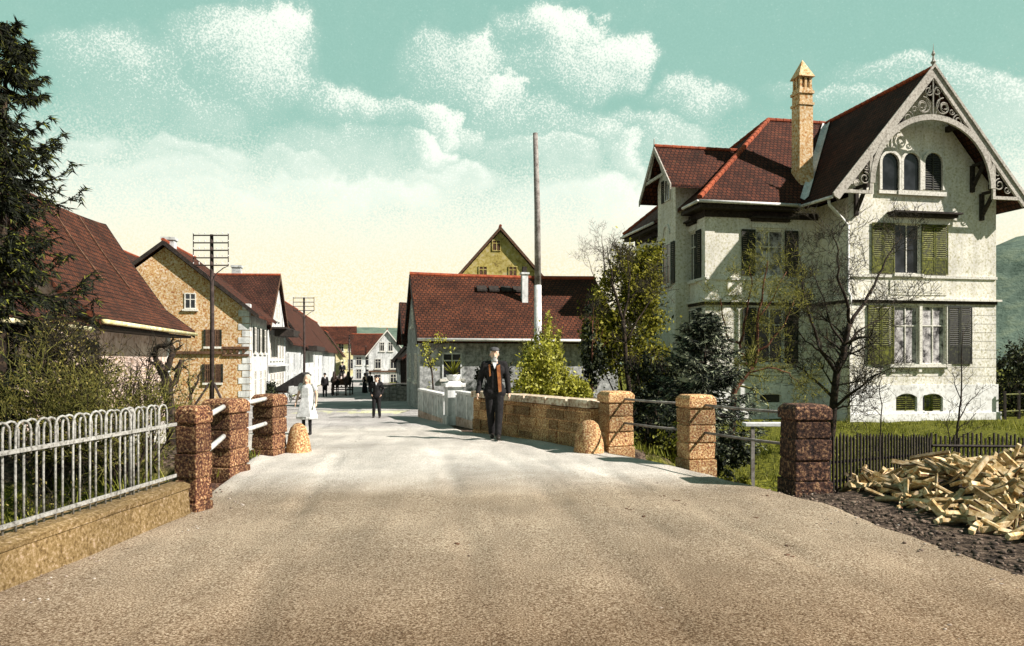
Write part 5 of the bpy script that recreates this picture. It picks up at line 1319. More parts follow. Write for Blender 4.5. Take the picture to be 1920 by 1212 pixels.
# ================================================================== vegetation
def wander(rnd, p, d, L_, n, wob, up=0.0):
    """polyline from p along d with drift"""
    pts = [Vector(p)]; d = Vector(d).normalized()
    for _ in range(n):
        d = (d + Vector((rnd.gauss(0, wob), rnd.gauss(0, wob), rnd.gauss(0, wob)+up))).normalized(); pts.append(pts[-1] + d*(L_/n))
    return pts, d
def twig_system(mb, rnd, pts, r, depth, length, count, up=.06, wob=.22, spread=.9, leaves=None, lsize=.05, rmin=.0035):
    """side branches along a limb, and their side branches"""
    for _ in range(count):
        k = rnd.uniform(.25, 1.0)*(len(pts)-1.001); i = int(k); f = k-i
        p = pts[i].lerp(pts[i+1], f); t = (pts[i+1]-pts[i]).normalized()
        side = Vector((rnd.gauss(0, 1), rnd.gauss(0, 1), rnd.gauss(0, .7)+.25)); side = (side - t*side.dot(t)).normalized()
        d = (t*rnd.uniform(.35, 1.0) + side*spread).normalized(); L_ = length*rnd.uniform(.5, 1.15)*(1.15-.5*k/len(pts))
        q, _d = wander(rnd, p, d, L_, 5, wob, up)
        r0 = max(rmin, r*.6*rnd.uniform(.6, 1)); mb.tube(q, [r0, r0*.85, r0*.7, max(rmin*.9, r0*.55), max(rmin*.8, r0*.4), rmin*.6], 4 if r0 > .012 else 3, cap=False)
        if leaves is not None and depth <= 1:
            for _k in range(rnd.randint(1, 4)): leaf(leaves, rnd, q[rnd.randint(2, 5)] + Vector((rnd.gauss(0, .03), rnd.gauss(0, .03), rnd.gauss(0, .03))), lsize*rnd.uniform(.6, 1.3))
        if depth > 0: twig_system(mb, rnd, q, r0, depth-1, length*.55, max(2, int(count*.62)), up, wob, spread, leaves, lsize, rmin)
def leaf(mb, rnd, p, s, flat=0.0):
    a = Vector((rnd.gauss(0, 1), rnd.gauss(0, 1), rnd.gauss(0, 1-flat))).normalized(); b = a.orthogonal().normalized(); b = Matrix.Rotation(rnd.uniform(0, 6.28), 3, a) @ b; c = a.cross(b)
    q = [p+b*s, p+c*s*.5, p-b*s, p-c*s*.5]
    mb.add([tuple(x) for x in q], [(0, 1, 2, 3)])
def limb_tree(name, label, limbs, Y, seed, mat='bark', twigmat='twig_dark', base=None, count=9, length=.9, depth=2, jitter=.5, up=.05, leaves=None, lsize=.05, n=7, group=None, spread=.9, rmin=.0035, cat='tree'):
    """limbs: list of (list of (px, py), r0, r1) read off the photograph at distance Y, each given its own depth"""
    rnd = random.Random(seed); first = limbs[0][0][0]; p0 = at(first[0], first[1], Y)
    g = gz(p0.x, p0.y); p0.z = min(p0.z, g)
    t = thing(name, (p0.x, p0.y, g), label, cat, group)
    tb, cb = MB(), MB(); lb = MB() if leaves else None
    start = {}
    for (pl, r0, r1) in limbs:
        dep = start.get(pl[0], 0.0); dd = rnd.uniform(-jitter, jitter) if pl is not limbs[0][0] else 0; pts = []
        for i, (x, y) in enumerate(pl):
            e = dep + dd*(i/max(1, len(pl)-1)); q = at(x, y, Y+e); pts.append(q); start[(x, y)] = e
        if pl is limbs[0][0]: pts[0] = Vector((pts[0].x, pts[0].y, g-.1))
        dense = []
        for i in range(len(pts)-1):
            for k in range(3): dense.append(pts[i].lerp(pts[i+1], k/3) + Vector((rnd.gauss(0, .018), rnd.gauss(0, .018), rnd.gauss(0, .012)))*(0 if k == 0 else 1))
        dense.append(pts[-1]); m = len(dense)
        tb.tube(dense, [lerp(r0, r1, i/(m-1)) for i in range(m)], n)
        twig_system(cb, rnd, dense, max(r1, .012), depth, length, count, up, .2, spread, lb, lsize, rmin)
    tb.build('trunk', M[mat], t, smooth=True); cb.build('crown', M[twigmat], t, smooth=True)
    if lb and lb.v: lb.open = True; lb.build('foliage', M[leaves], t)
    return t
def leafy(name, label, base, clumps, nleaf, size, mat, seed, trunk=None, stems=0, bark='bark', cat='shrub', group=None, up=0.0, twigs=0, twigmat='twig_olive'):
    """crown of many small leaves in uneven clumps (x, y, z, rx, ry, rz) round branching stems"""
    rnd = random.Random(seed); b = Vector(base); t = thing(name, b, label, cat, group); mb = MB(); tb = MB()
    tot = sum(c[3]*c[4]*c[5] for c in clumps)
    for (x, y, z, rx, ry, rz) in clumps:
        c = b + Vector((x, y, z)); n = max(10, int(nleaf*rx*ry*rz/tot)); sub = []
        for _ in range(max(4, n//90)):
            v = Vector((rnd.gauss(0, 1), rnd.gauss(0, 1), rnd.gauss(0, 1))).normalized()*rnd.uniform(.35, 1.0)
            sub.append((c+Vector((v.x*rx, v.y*ry, v.z*rz)), rnd.uniform(.16, .38)))
        for _ in range(n):
            s, rr = rnd.choice(sub); v = Vector((rnd.gauss(0, .5), rnd.gauss(0, .5), rnd.gauss(0, .5)))
            leaf(mb, rnd, s + Vector((v.x*rr*rx*1.3, v.y*rr*ry*1.3, v.z*rr*rz*1.3)), size*rnd.uniform(.6, 1.4))
        if stems:
            q = [b+Vector((rnd.uniform(-.1, .1), rnd.uniform(-.1, .1), -.1)), b+Vector((x*.5+rnd.uniform(-.1, .1), y*.5, z*.5)), c, c+Vector((rnd.uniform(-.3, .3)*rx, 0, rz*.7))]
            tb.tube(q, [.035, .026, .016, .006], 5)
        if twigs:
            for _ in range(twigs):
                v = Vector((rnd.gauss(0, .6)*rx, rnd.gauss(0, .6)*ry, abs(rnd.gauss(0, .5))*rz)); q, _ = wander(rnd, c+v*.6, Vector((v.x, v.y, abs(v.z)+rz*.8)), rnd.uniform(.3, .7)*rz, 4, .18, .1)
                tb.tube(q, [.007, .006, .005, .004, .002], 3, cap=False)
    if trunk:
        tb.tube([b+Vector((0, 0, -.1)), b+Vector((trunk[2]*.5, 0, trunk[1]*.5)), b+Vector((trunk[2], 0, trunk[1]))], [trunk[0], trunk[0]*.75, trunk[0]*.25], 8)
    if tb.v: tb.build('trunk' if trunk else 'stems', M[bark], t, smooth=True)
    mb.open = True; mb.build('crown' if trunk else 'foliage', M[mat], t)
    return t
def conifer(name, label, base, H, R0, seed, mat, whorl=.26, droop=.35, needle=.075, bark='bark', lean=0.0, low=.1, dens=1.0, tipup=.25, power=.9, twig=.30):
    """trunk with drooping needle-covered branches in uneven whorls"""
    rnd = random.Random(seed); b = Vector(base); t = thing(name, b, label, 'tree'); tb, mb = MB(), MB()
    tb.tube([b+Vector((0, 0, -.2)), b+Vector((lean*.4, 0, H*.45)), b+Vector((lean, 0, H))], [.018*H+.03, .011*H+.02, .008], 9)
    def spray(p, d, L_, w):
        d = Vector(d).normalized(); s = d.cross(Vector((0, 0, 1)));
        if s.length < .1: s = Vector((1, 0, 0))
        s.normalize(); n = max(3, int(L_/.055*dens))
        for i in range(n):
            q = p + d*(L_*i/n)
            for sg in (-1, 1):
                e = (d*.8 + s*sg*rnd.uniform(.4, 1.0) + Vector((0, 0, rnd.uniform(-.65, .3)))).normalized(); l = needle*rnd.uniform(.7, 1.5); o = e.orthogonal().normalized()*w
                mb.add([tuple(q-o), tuple(q+o), tuple(q+e*l)], [(0, 1, 2)])
    z = low*H
    while z < H*.985:
        f = 1-(z-low*H)/(H*(1-low)); n = rnd.randint(4, 6)
        for k in range(n):
            a = rnd.uniform(0, 6.28); L_ = R0*(f**power)*rnd.uniform(.62, 1.15)+.10; x = Vector((math.cos(a), math.sin(a), 0)); pts = []
            zz = z+rnd.uniform(-.1, .1)*whorl*3
            c0 = b + Vector((lean*(zz/H)**1.3, 0, zz)); m = 7
            for i in range(m+1):
                u = i/m; pts.append(c0 + x*L_*u + Vector((rnd.gauss(0, .02), rnd.gauss(0, .02), -droop*L_*(u**1.1) + tipup*L_*u**3.0 + rnd.gauss(0, .015))))
            tb.tube(pts, [lerp(.012+.006*L_, .003, i/m) for i in range(m+1)], 4, cap=False)
            for i in range(1, m+1):
                d = pts[i]-pts[i-1]; spray(pts[i-1], d, d.length, .016)
                for sg in (-1, 1):
                    if rnd.random() < .82:
                        s = d.normalized().cross(Vector((0, 0, 1)))*sg; l = twig*L_*(1.15-i/m*.7)*rnd.uniform(.5, 1.2); e = (d.normalized()*.7+s*.8+Vector((0, 0, -.35*rnd.random()-.1))).normalized(); p = pts[i]
                        spray(p, e, l, .016)
                        if rnd.random() < .6: spray(p+e*l*.4, (e+Vector((0, 0, -.9))), l*.6, .014)
                if rnd.random() < .55: spray(pts[i], Vector((rnd.gauss(0, .2), rnd.gauss(0, .2), -1)), .22*L_*rnd.uniform(.4, 1), .014)
        z += whorl*rnd.uniform(.7, 1.3)*(.55+.6*f)
    tb.build('trunk', M[bark], t, smooth=True); mb.open = True; mb.build('crown', M[mat], t)
    return t

# --- left of the road
p = at(-8, 672, 13.2); conifer('spruce_tree', 'tall dark spruce with ragged drooping branches at the left edge', (p.x, p.y, gz(p.x, p.y)), 7.6, 1.75, 9, 'needle', whorl=.25, droop=.46, needle=.12, lean=.20, low=.04, tipup=.60, power=.62, dens=1.15, twig=.42)
def shrub(px, Y, h, w, seed, label, stems=9, mat='bark', leaves=True, group='bare shrubs behind the iron fence', lmat='leaf_brown', depth=1, cnt=7, lsize=.024):
    rnd = random.Random(seed); q = at(px, 672, Y); b = Vector((q.x, q.y, gz(q.x, q.y))); t = thing('bare_shrub', b, label, 'shrub', group); tb, cb, lb = MB(), MB(), MB()
    for k in range(stems):
        a = rnd.uniform(0, 6.28); d = Vector((math.cos(a)*w/h*rnd.uniform(.2, 1), math.sin(a)*w/h*rnd.uniform(.2, 1), 1)); s = b + Vector((rnd.gauss(0, .12)*w, rnd.gauss(0, .12)*w, -.05))
        pts, _ = wander(rnd, s, d, h*rnd.uniform(.7, 1.1), 7, .13, .06); r = rnd.uniform(.010, .026)
        tb.tube(pts, [r*(1-.1*i) for i in range(8)], 5); twig_system(cb, rnd, pts, r, depth, h*.36, cnt, .08, .22, .9, lb if leaves else None, lsize, .0042)
    tb.build('stems', M[mat], t, smooth=True); cb.build('twigs', M['twig_dark' if (not leaves or seed % 2) else 'twig_olive'], t, smooth=True)
    if leaves: lb.open = True; lb.build('foliage', M[lmat], t)
    return t
shrub(15, 9.4, 1.95, 1.2, 1, 'dense olive shrub at the left edge behind the iron fence', 16, cnt=11)
shrub(75, 9.0, 1.6, 1.0, 10, 'low olive thicket directly behind the hoops, under the spruce', 15, cnt=11)
shrub(85, 11.4, 2.15, 1.1, 2, 'tangled shrub behind the fence in front of the spruce', 16, cnt=11)
shrub(150, 12.4, 2.2, .9, 3, 'upright shrub with dark stems before the lean-to wall', 15, cnt=11)
shrub(225, 11.4, 2.0, .8, 4, 'slanting shrub with the densest twigs before the barn wall', 14, cnt=11)
shrub(185, 10.2, 1.7, .8, 11, 'twiggy shrub between the upright shrub and the slanting one', 13, cnt=10)
shrub(150, 9.2, 1.35, 1.0, 5, 'low bush directly behind the middle of the iron fence', 15, cnt=11)
shrub(245, 9.4, 1.2, .8, 6, 'low bush behind the right end of the iron fence', 14, cnt=10)
shrub(275, 12.6, 1.75, .7, 7, 'thin shrub before the pale barn corner', 11, cnt=9, leaves=False)
limb_tree('pollard_tree', 'dark gnarled pollard tree in front of the barn corner', [
    ([(322, 775), (315, 735), (306, 700), (295, 680)], .10, .075), ([(306, 700), (318, 680), (325, 660), (318, 645)], .06, .05), ([(295, 680), (288, 665), (296, 650), (312, 645)], .05, .04), ([(315, 735), (330, 715), (336, 690), (340, 676)], .06, .04)],
    13.6, 31, 'bark', 'twig_dark', count=6, length=.34, depth=1, jitter=.15, n=8)
limb_tree('young_tree', 'small bare forked tree beside the foot of the telegraph pole', [([(352, 790), (358, 740), (352, 715)], .035, .02), ([(358, 740), (372, 712), (378, 690)], .025, .012)], 15.5, 32, 'bark', 'twig_dark', count=6, length=.4, depth=1, jitter=.2)

# --- garden on the right, in front of farmhouse and villa
def gpos(px, Y): q = at(px, 672, Y); return (q.x, q.y, gz(q.x, q.y))
leafy('spring_bush', 'bright yellow green bush spilling over the rubble wall right of the man', gpos(1020, 18.2), [(-.35, 0, .95, .62, .5, .75), (.35, 0, 1.0, .62, .5, .8), (.85, .1, .8, .45, .45, .62), (0, .1, 1.7, .42, .4, .6)], 11000, .048, 'leaf_yg', 1, stems=1, twigs=45, bark='twig_olive')
leafy('upright_bush', 'tall spiky yellow green bush rising behind the bright bush to the mast', gpos(1012, 20.0), [(0, 0, 1.4, .42, .4, .9), (.1, 0, 2.3, .34, .3, .75), (-.35, 0, 1.9, .22, .2, .65), (.45, 0, 2.1, .2, .2, .6)], 3600, .052, 'leaf_yg', 2, stems=1, twigs=40, bark='twig_olive')
leafy('garden_tree', 'broad olive green tree filling the gap between the farmhouse roof and the villa', gpos(1178, 27.5), [(-.9, 0, 4.0, .8, .9, 1.4), (-.1, 0, 5.4, .85, .9, 1.2), (.7, .1, 5.7, .8, .8, 1.3), (.5, 0, 4.2, .9, .9, 1.3), (-.4, 0, 3.0, 1.1, .9, 1.2), (.6, 0, 2.4, .9, .8, 1.1), (-1.35, 0, 3.0, .5, .6, 1.0)], 19000, .072, 'leaf_olive', 3, trunk=(.11, 5.4, .1), stems=1, bark='bark', cat='tree', twigs=20)
limb_tree('bare_tree', 'dark forked bare tree standing before the broad olive tree', [
    ([(1184, 770), (1180, 735), (1173, 680), (1168, 600)], .085, .06), ([(1168, 600), (1156, 560), (1147, 530), (1142, 495), (1138, 462)], .05, .010), ([(1168, 600), (1178, 560), (1182, 520), (1177, 478)], .045, .010),
    ([(1173, 640), (1195, 600), (1215, 570), (1240, 545)], .035, .008), ([(1156, 560), (1135, 570), (1115, 590)], .026, .008), ([(1178, 560), (1200, 545), (1222, 520)], .026, .008), ([(1147, 530), (1160, 505), (1165, 480)], .022, .006)],
    22.0, 58, 'bark', 'twig_dark', count=9, length=.75, depth=2, jitter=.5, rmin=.0062)
leafy('garden_tree', 'narrow dark tree with a reddish trunk right of the mast', gpos(1108, 21.5), [(0, 0, 1.3, .42, .4, .9), (.05, 0, 2.5, .42, .4, .9), (0, 0, 3.3, .25, .25, .5)], 2600, .06, 'leaf_dark', 4, trunk=(.06, 3.4, .05), bark='bark_red', cat='tree', twigs=10)
leafy('yew_bush', 'large dark evergreen bush between the leafy tree and the blue grey conifer', gpos(1222, 18.6), [(-.1, 0, 1.2, .62, .6, 1.1), (.25, 0, 2.0, .48, .5, .8), (-.35, .2, 2.1, .4, .4, .6), (.45, .1, 1.0, .5, .5, .9)], 6500, .05, 'leaf_dark', 5, stems=1, twigs=18)
conifer('blue_conifer', 'broad blue grey conifer in front of the villa corner', gpos(1322, 16.6), 3.55, 1.42, 12, 'needle_blue', whorl=.13, droop=.14, needle=.085, low=.06, dens=1.3, power=.62, tipup=.3, twig=.42)
leafy('yew_bush', 'low dark bush at the right foot of the blue grey conifer', gpos(1385, 15.4), [(0, 0, .55, .4, .4, .5), (-.45, 0, .5, .4, .4, .5)], 1500, .045, 'leaf_dark', 6, twigs=8)
for i, (px, Y, s, lab) in enumerate([(1210, 14.6, .85, 'low dark bush seen through the railing right of the rubble wall'), (1255, 14.2, .7, 'low dark bush seen through the railing beside the bright pillar'), (1365, 14.0, .62, 'small mottled bush seen through the railing left of the white sluice post'), (1160, 15.2, .8, 'dark bush rising just behind the right end of the rubble wall')]):
    leafy('low_bush', lab, gpos(px, Y), [(0, 0, .4*s, .6*s, .55*s, .48*s), (.3*s, .1, .62*s, .4*s, .4*s, .42*s)], 1700, .042, 'leaf_mid' if i in (1, 2) else 'leaf_dark', 40+i, twigs=10, stems=1)
limb_tree('orchard_tree', 'leaning reddish orchard tree with olive twigs before the villa windows', [
    ([(1366, 770), (1376, 736), (1398, 703), (1412, 688)], .085, .06), ([(1412, 688), (1398, 684), (1387, 645), (1366, 638), (1355, 595), (1350, 560)], .045, .012), ([(1387, 645), (1400, 590), (1410, 535), (1405, 500)], .035, .01),
    ([(1412, 688), (1421, 660), (1420, 600), (1430, 545), (1440, 490)], .05, .012), ([(1421, 660), (1442, 645), (1470, 610), (1490, 560)], .035, .01), ([(1398, 703), (1440, 690), (1480, 700), (1500, 720)], .025, .008), ([(1420, 600), (1450, 560), (1475, 510)], .025, .008)],
    18.5, 51, 'bark_red', 'twig_olive', count=11, length=.95, depth=2, jitter=.6, leaves='leaf_olive', lsize=.02, rmin=.0050)
limb_tree('bare_tree', 'large dark bare tree in front of the corner of the villa wing', [
    ([(1556, 800), (1562, 767), (1569, 701), (1583, 649), (1593, 608)], .115, .07), ([(1593, 608), (1588, 566), (1570, 520), (1572, 470), (1560, 430)], .05, .010), ([(1593, 608), (1620, 570), (1645, 520), (1672, 470), (1690, 440)], .05, .010),
    ([(1569, 701), (1540, 660), (1520, 600), (1505, 540), (1500, 480)], .055, .010), ([(1562, 745), (1530, 715), (1500, 690), (1460, 670)], .045, .008), ([(1562, 767), (1600, 735), (1640, 705), (1672, 690)], .045, .008),
    ([(1583, 649), (1560, 615), (1545, 560), (1520, 510)], .035, .008), ([(1583, 649), (1610, 620), (1650, 600), (1680, 560)], .03, .008), ([(1540, 660), (1510, 640), (1480, 590)], .03, .007), ([(1562, 767), (1590, 762), (1605, 742)], .03, .012)],
    19.5, 52, 'bark', 'twig_dark', count=12, length=1.15, depth=2, jitter=.9, rmin=.0060)
limb_tree('sapling', 'slender bare sapling in front of the right side of the villa', [([(1788, 850), (1795, 800), (1802, 750), (1803, 690), (1806, 620)], .028, .008), ([(1795, 800), (1812, 760), (1835, 735)], .014, .006), ([(1802, 750), (1790, 720), (1785, 690)], .012, .005)], 16.5, 53, 'bark', 'twig_dark', count=7, length=.5, depth=1, jitter=.3, rmin=.0042)
limb_tree('sapling', 'thin leafless sapling before the villa plinth near the picket fence', [([(1655, 850), (1652, 780), (1648, 720), (1652, 690)], .018, .006), ([(1652, 780), (1630, 750), (1622, 725)], .010, .004)], 17.5, 54, 'bark', 'twig_dark', count=5, length=.45, depth=1, jitter=.3)
limb_tree('sapling', 'sprawling bare sapling beside the firewood', [([(1775, 870), (1783, 835), (1800, 800), (1830, 775)], .016, .006), ([(1783, 835), (1776, 800), (1780, 770)], .012, .004), ([(1783, 835), (1810, 815), (1838, 800)], .010, .004)], 14.5, 55, 'bark', 'twig_dark', count=5, length=.35, depth=1, jitter=.2)
limb_tree('poplar_tree', 'pale hazy bare tree far behind the leafy garden tree', [([(1135, 690), (1135, 560), (1132, 480), (1128, 440)], .16, .02), ([(1135, 560), (1160, 500), (1175, 460)], .06, .015), ([(1135, 560), (1110, 510), (1100, 475)], .06, .015)], 70, 56, 'pole', 'pole', count=9, length=2.6, depth=2, jitter=2, rmin=.012, up=.1)
limb_tree('espalier_tree', 'small bare tree trained against the front of the farmhouse, left of the man', [([(812, 745), (810, 700), (806, 665)], .035, .018), ([(810, 700), (800, 672), (792, 650)], .02, .008), ([(806, 665), (822, 648), (830, 640)], .016, .006)], 23, 57, 'bark', 'twig_dark', count=8, length=.45, depth=1, jitter=.3, leaves='leaf_yg', lsize=.045)
leafy('dark_shrub', 'dark shrub against the farmhouse wall right behind the man', gpos(930, 24), [(0, 0, 1.5, .5, .4, .65), (-.35, 0, 1.2, .35, .3, .7)], 1500, .06, 'leaf_dark', 8, stems=1, twigs=12)
# hedge, trees and fence at the right edge
for i, (px, Y, h, lab, mt) in enumerate([(1905, 33, 3.0, 'dark hedge bush beyond the right corner of the villa', 'leaf_dark'), (1968, 34, 3.6, 'dark hedge bush just outside the right edge', 'leaf_mid'), (1915, 40, 4.2, 'taller dark tree behind the hedge right of the villa', 'leaf_dark')]):
    leafy('hedge_bush', lab, gpos(px, Y), [(-.3, 0, h*.3, 1.1, 1, h*.36), (.5, 0, h*.4, 1.0, 1, h*.4), (.1, 0, h*.72, .8, .8, h*.28)], 3800, .085, mt, 60+i, stems=1, twigs=20, group='dark hedge bushes right of the villa')
def garden_fence():
    a = at(1884, 672, 31); b = at(2010, 672, 33); z = gz(a.x, a.y); t = thing('garden_fence', (a.x, a.y, z), 'low olive rail fence beside the right corner of the villa', 'fence')
    for h in (.35, 1.05): mb = MB(); mb.tube([(a.x, a.y, z+h), (b.x, b.y, z+h)], .04, 4); mb.build('rail', M['green_shutter'], t)
    for k in range(6):
        q = a.lerp(b, k/5); mb = MB(); mb.cbox((q.x, q.y, z-.2), .09, .09, 1.4, 0, .9); mb.build('post', M['darkwood'], t)
garden_fence()

def grass():
    rnd = random.Random(77); mb = MB()
    def tuft(x, y, h, n):
        z = gz(x, y)-.02
        for _ in range(n):
            a = rnd.uniform(0, 6.28); bx, by = x+rnd.gauss(0, .07), y+rnd.gauss(0, .07); w = rnd.uniform(.006, .016); hh = h*rnd.uniform(.5, 1.3); l = hh*rnd.uniform(.2, .9)
            dx, dy = math.cos(a), math.sin(a)
            mb.add([(bx-dy*w, by+dx*w, z), (bx+dy*w, by-dx*w, z), (bx+dx*l, by+dy*l, z+hh)], [(0, 1, 2)])
    for _ in range(5200):
        Y = 11.5+19*rnd.random()**1.3; px = rnd.uniform(1130, 1990); q = at(px, 672, Y)
        a, b = toAB(q.x, q.y)
        if a > 13 and b > 27 or pdist(CH, q.x, q.y) < .9 or sdist(LOW, q.x, q.y) < .1: continue
        if math.sin(q.x*1.1)+math.sin(q.y*.9+1.0)+rnd.gauss(0, .7) < -.4: continue
        tuft(q.x, q.y, .16 if Y < 18 else .2, 6)
    for _ in range(900):
        Y = rnd.uniform(8.9, 11.5); x = rnd.uniform(3.9, 7.5)
        if sdist(LOW, x, Y) < .0: continue
        tuft(x, Y, .22, 6)
    for _ in range(900):                         # behind the iron fence
        Y = rnd.uniform(4.5, 12); x = rnd.uniform(-7.5, -3.95); tuft(x, Y, .22, 6)
    mb.open = True; o = mb.build('grass', M['grass']); tag(o, 'rough yellow green grass in the villa garden and along the fences', 'grass', kind='stuff')
grass()

# ================================================================== street furniture and garden walls
def telegraph(px, Y, top, half, rows, zb0, label, stays=False, r=.085, frame=True):
    q = at(px, 672, Y); x, y = q.x, q.y; g = zb0 if zb0 is not None else gz(x, y); zt = EYE+(HY-top)/F*Y
    t = thing('telegraph_pole', (x, y, g), label, 'pole', 'telegraph poles along the left side of the street')
    mb = MB(); mb.tube([(x, y, g-.3), (x+.02, y, (g+zt)/2), (x, y, zt)], [r*1.15, r, r*.8], 9); mb.build('post', M['pole_dark'], t, smooth=True)
    if frame:
        h = rows[1]
        for k in range(rows[0]):
            z = zt-.05-k*h; mb = MB(); mb.box(x-half, x+half, y-.12, y-.06, z-.022, z+.022)
            c = mb.build('crossarm', M['pole_dark'], t)
            for s in [i/3*half for i in (-3, -2, -1.0, 1.0, 2, 3)]:
                mb = MB(); mb.lathe((x+s, y-.09, z+.03), [(.010, 0), (.010, .03), (.022, .04), (.024, .07), (.014, .09)], 6)
                (mb.build('insulator', M['pole_white'], c) if Y < 40 else None)
        zl = zt-.05-(rows[0]-1)*h
        mb = MB()
        for s in (-1, 1): mb.tube([(x+s*half, y-.09, zt+.02), (x+s*half, y-.09, zl-.03), (x+s*half*.72, y-.07, zl-.10), (x+s*half*.3, y-.05, zl-.32), (x+s*.04, y-.05, zl-.62)], .02, 5)
        mb.build('brace', M['pole_dark'], t)
    if stays:
        for s in (-1, 1):
            mb = MB(); mb.tube([(x+s*.72, y-.3, g), (x+s*.1, y, g+1.1)], .05, 6); mb.build('stay', M['pole_dark'], t)
telegraph(397, 30, 440, .70, (5, .30), None, 'tall dark telegraph pole with five crossarms in front of the ochre house', True)
telegraph(570, 54, 558, .75, (4, .30), None, 'second telegraph pole with crossarms rising behind the girl')
telegraph(655, 88, 628, .5, (2, .32), None, 'short telegraph pole behind the horse cart', r=.10)
telegraph(686, 100, 648, .4, (1, .3), None, 'thin far pole right of the horse cart', r=.07, frame=False)
def mast():
    q = at(1009, 672, 26.5); g = gz(q.x, q.y); zt = EYE+(HY-250)/F*26.5
    t = thing('mast', (q.x, q.y, g), 'very tall bare wooden mast, limewashed at the middle, in the farmhouse garden', 'pole')
    mb = MB(); zm = EYE+(HY-535)/F*26.5
    mb.tube([(q.x-.01, q.y, zm), (q.x-.03, q.y, (zm+zt)/2), (q.x-.10, q.y, zt)], [.115, .105, .085], 10); mb.build('upper_post', M['pole'], t, smooth=True)
    mb = MB(); mb.tube([(q.x, q.y, g-.3), (q.x-.01, q.y, zm)], [.14, .125], 10); mb.build('limewashed_foot', M['pole_white'], t, smooth=True)
mast()
def garden_walls():
    def seg(px0, Y0, px1, Y1, h, name, lab, mat='greywhite'):
        a = at(px0, 672, Y0); b = at(px1, 672, Y1); d = (b-a); d.z = 0; L_ = d.length; ang = math.atan2(d.y, d.x); c = (a+b)/2; g = min(zr(toAB(a.x, a.y)[1]), zr(toAB(b.x, b.y)[1]))
        t = thing(name, (c.x, c.y, g), lab, 'wall')
        mb = MB(); mb.cbox((c.x, c.y, g-.6), L_, .16, .6+h, ang); mb.build('wall_body', M[mat], t)
        mb = MB(); mb.cbox((c.x, c.y, g-.6), L_-.02, .22, .6+h*.28, ang); mb.build('plinth', M['pink'], t)
        mb = MB(); mb.cbox((c.x, c.y, g+h+.002), L_, .24, .06, ang); mb.build('coping', M['villa_plinth'], t)
        n = max(2, int(L_/.7)); mb = MB()
        for k in range(n+1):
            q = a.lerp(b, k/n); mb.cbox((q.x, q.y, g-.5), .10, .20, .5+h-.05, ang)
        mb.build('pilasters', M['villa_plinth'], t)
    seg(790, 23.8, 838, 20.2, .86, 'garden_wall', 'low white garden wall with panels left of the gate pier')
    seg(862, 19.4, 905, 17.5, .84, 'garden_wall', 'low white garden wall between the gate pier and the walking man')
    q = at(850, 672, 19.7); g = zr(toAB(q.x, q.y)[1]); t = thing('gate_pier', (q.x, q.y, g), 'white gate pier with a projecting cap in front of the farmhouse', 'pier')
    mb = MB(); mb.cbox((q.x, q.y, g-.4), .40, .40, 1.40, .3); mb.cbox((q.x, q.y, g-.4), .48, .48, .65, .3); mb.build('shaft', M['white'], t, bevel=.012)
    mb = MB(); mb.cbox((q.x, q.y, g+1.002), .54, .54, .10, .3); mb.cbox((q.x, q.y, g+1.104), .42, .42, .05, .3, .7); mb.build('cap', M['villa_plinth'], t, bevel=.01)
    z = g+1.155; rnd = random.Random(3)
    p = thing('agave_plant', (q.x, q.y, z), 'spiky agave in a low bowl on top of the white gate pier', 'plant')
    mb = MB(); mb.lathe((q.x, q.y, z), [(.10, 0), (.15, .04), (.19, .13), (.20, .17), (.17, .17)], 14); mb.build('bowl', M['villa_plinth'], p, smooth=True)
    mb = MB()
    for k in range(34):
        a = rnd.uniform(0, 6.28); e = rnd.uniform(.25, 1.35); L_ = rnd.uniform(.38, .62); d = Vector((math.cos(a)*math.cos(e), math.sin(a)*math.cos(e), math.sin(e))); s = d.cross(Vector((0, 0, 1))).normalized()*.028; c = Vector((q.x, q.y, z+.15))
        m1 = c+d*L_*.5; m2 = c+d*L_+Vector((0, 0, -.06)); mb.add([tuple(c-s), tuple(c+s), tuple(m1+s*.9), tuple(m2), tuple(m1-s*.9)], [(0, 1, 2, 4), (4, 2, 3)])
    mb.open = True; mb.build('leaves', M['leaf_mid'], p)
    # bank wall across the far street
    a = at(714, 672, 43); b = at(786, 672, 43); g = -.95; c = (a+b)/2
    t = thing('bank_wall', (c.x, c.y, g), 'low grey stone bank wall beyond the boy, in front of the far houses', 'wall')
    mb = MB(); rnd = random.Random(6); x = a.x
    while x < b.x:
        l = rnd.uniform(.3, .6); zz = g-.4
        while zz < -.10: h = rnd.uniform(.18, .26); mb.cbox((min(x+l/2, b.x), 43+rnd.uniform(-.02, .02), zz+.006), l-.015, .4, h-.012); zz += h
        x += l
    mb.build('wall_body', M['pole'], t); mb = MB(); mb.box(a.x, b.x, 42.75, 43.25, .05, .14); mb.build('coping', M['pole'], t)
    # white sluice frame by the stream
    q = at(1411, 672, 14.2); g = gz(q.x, q.y)-.1; t = thing('sluice_gate', (q.x, q.y, g), 'white sluice frame with a beam behind the right railing', 'sluice')
    mb = MB(); h_ = EYE-(800-HY)/F*14.2-g; mb.cbox((q.x, q.y, g), .065, .065, h_, 0); mb.build('post', M['pole'], t); mb = MB(); mb.cbox((q.x+.62, q.y+.1, g), .065, .065, h_, 0); mb.build('post', M['pole'], t)
    mb = MB(); z = EYE-(800-HY)/F*14.2; mb.box(q.x-.15, q.x+.78, q.y-.06, q.y+.18, z+.002, z+.07); mb.build('beam', M['pole_white'], t, bevel=.01)
    mb = MB(); mb.box(q.x+.06, q.x+.56, q.y+.02, q.y+.07, g, g+.55); mb.build('gate_board', M['brownwood'], t)
garden_walls()
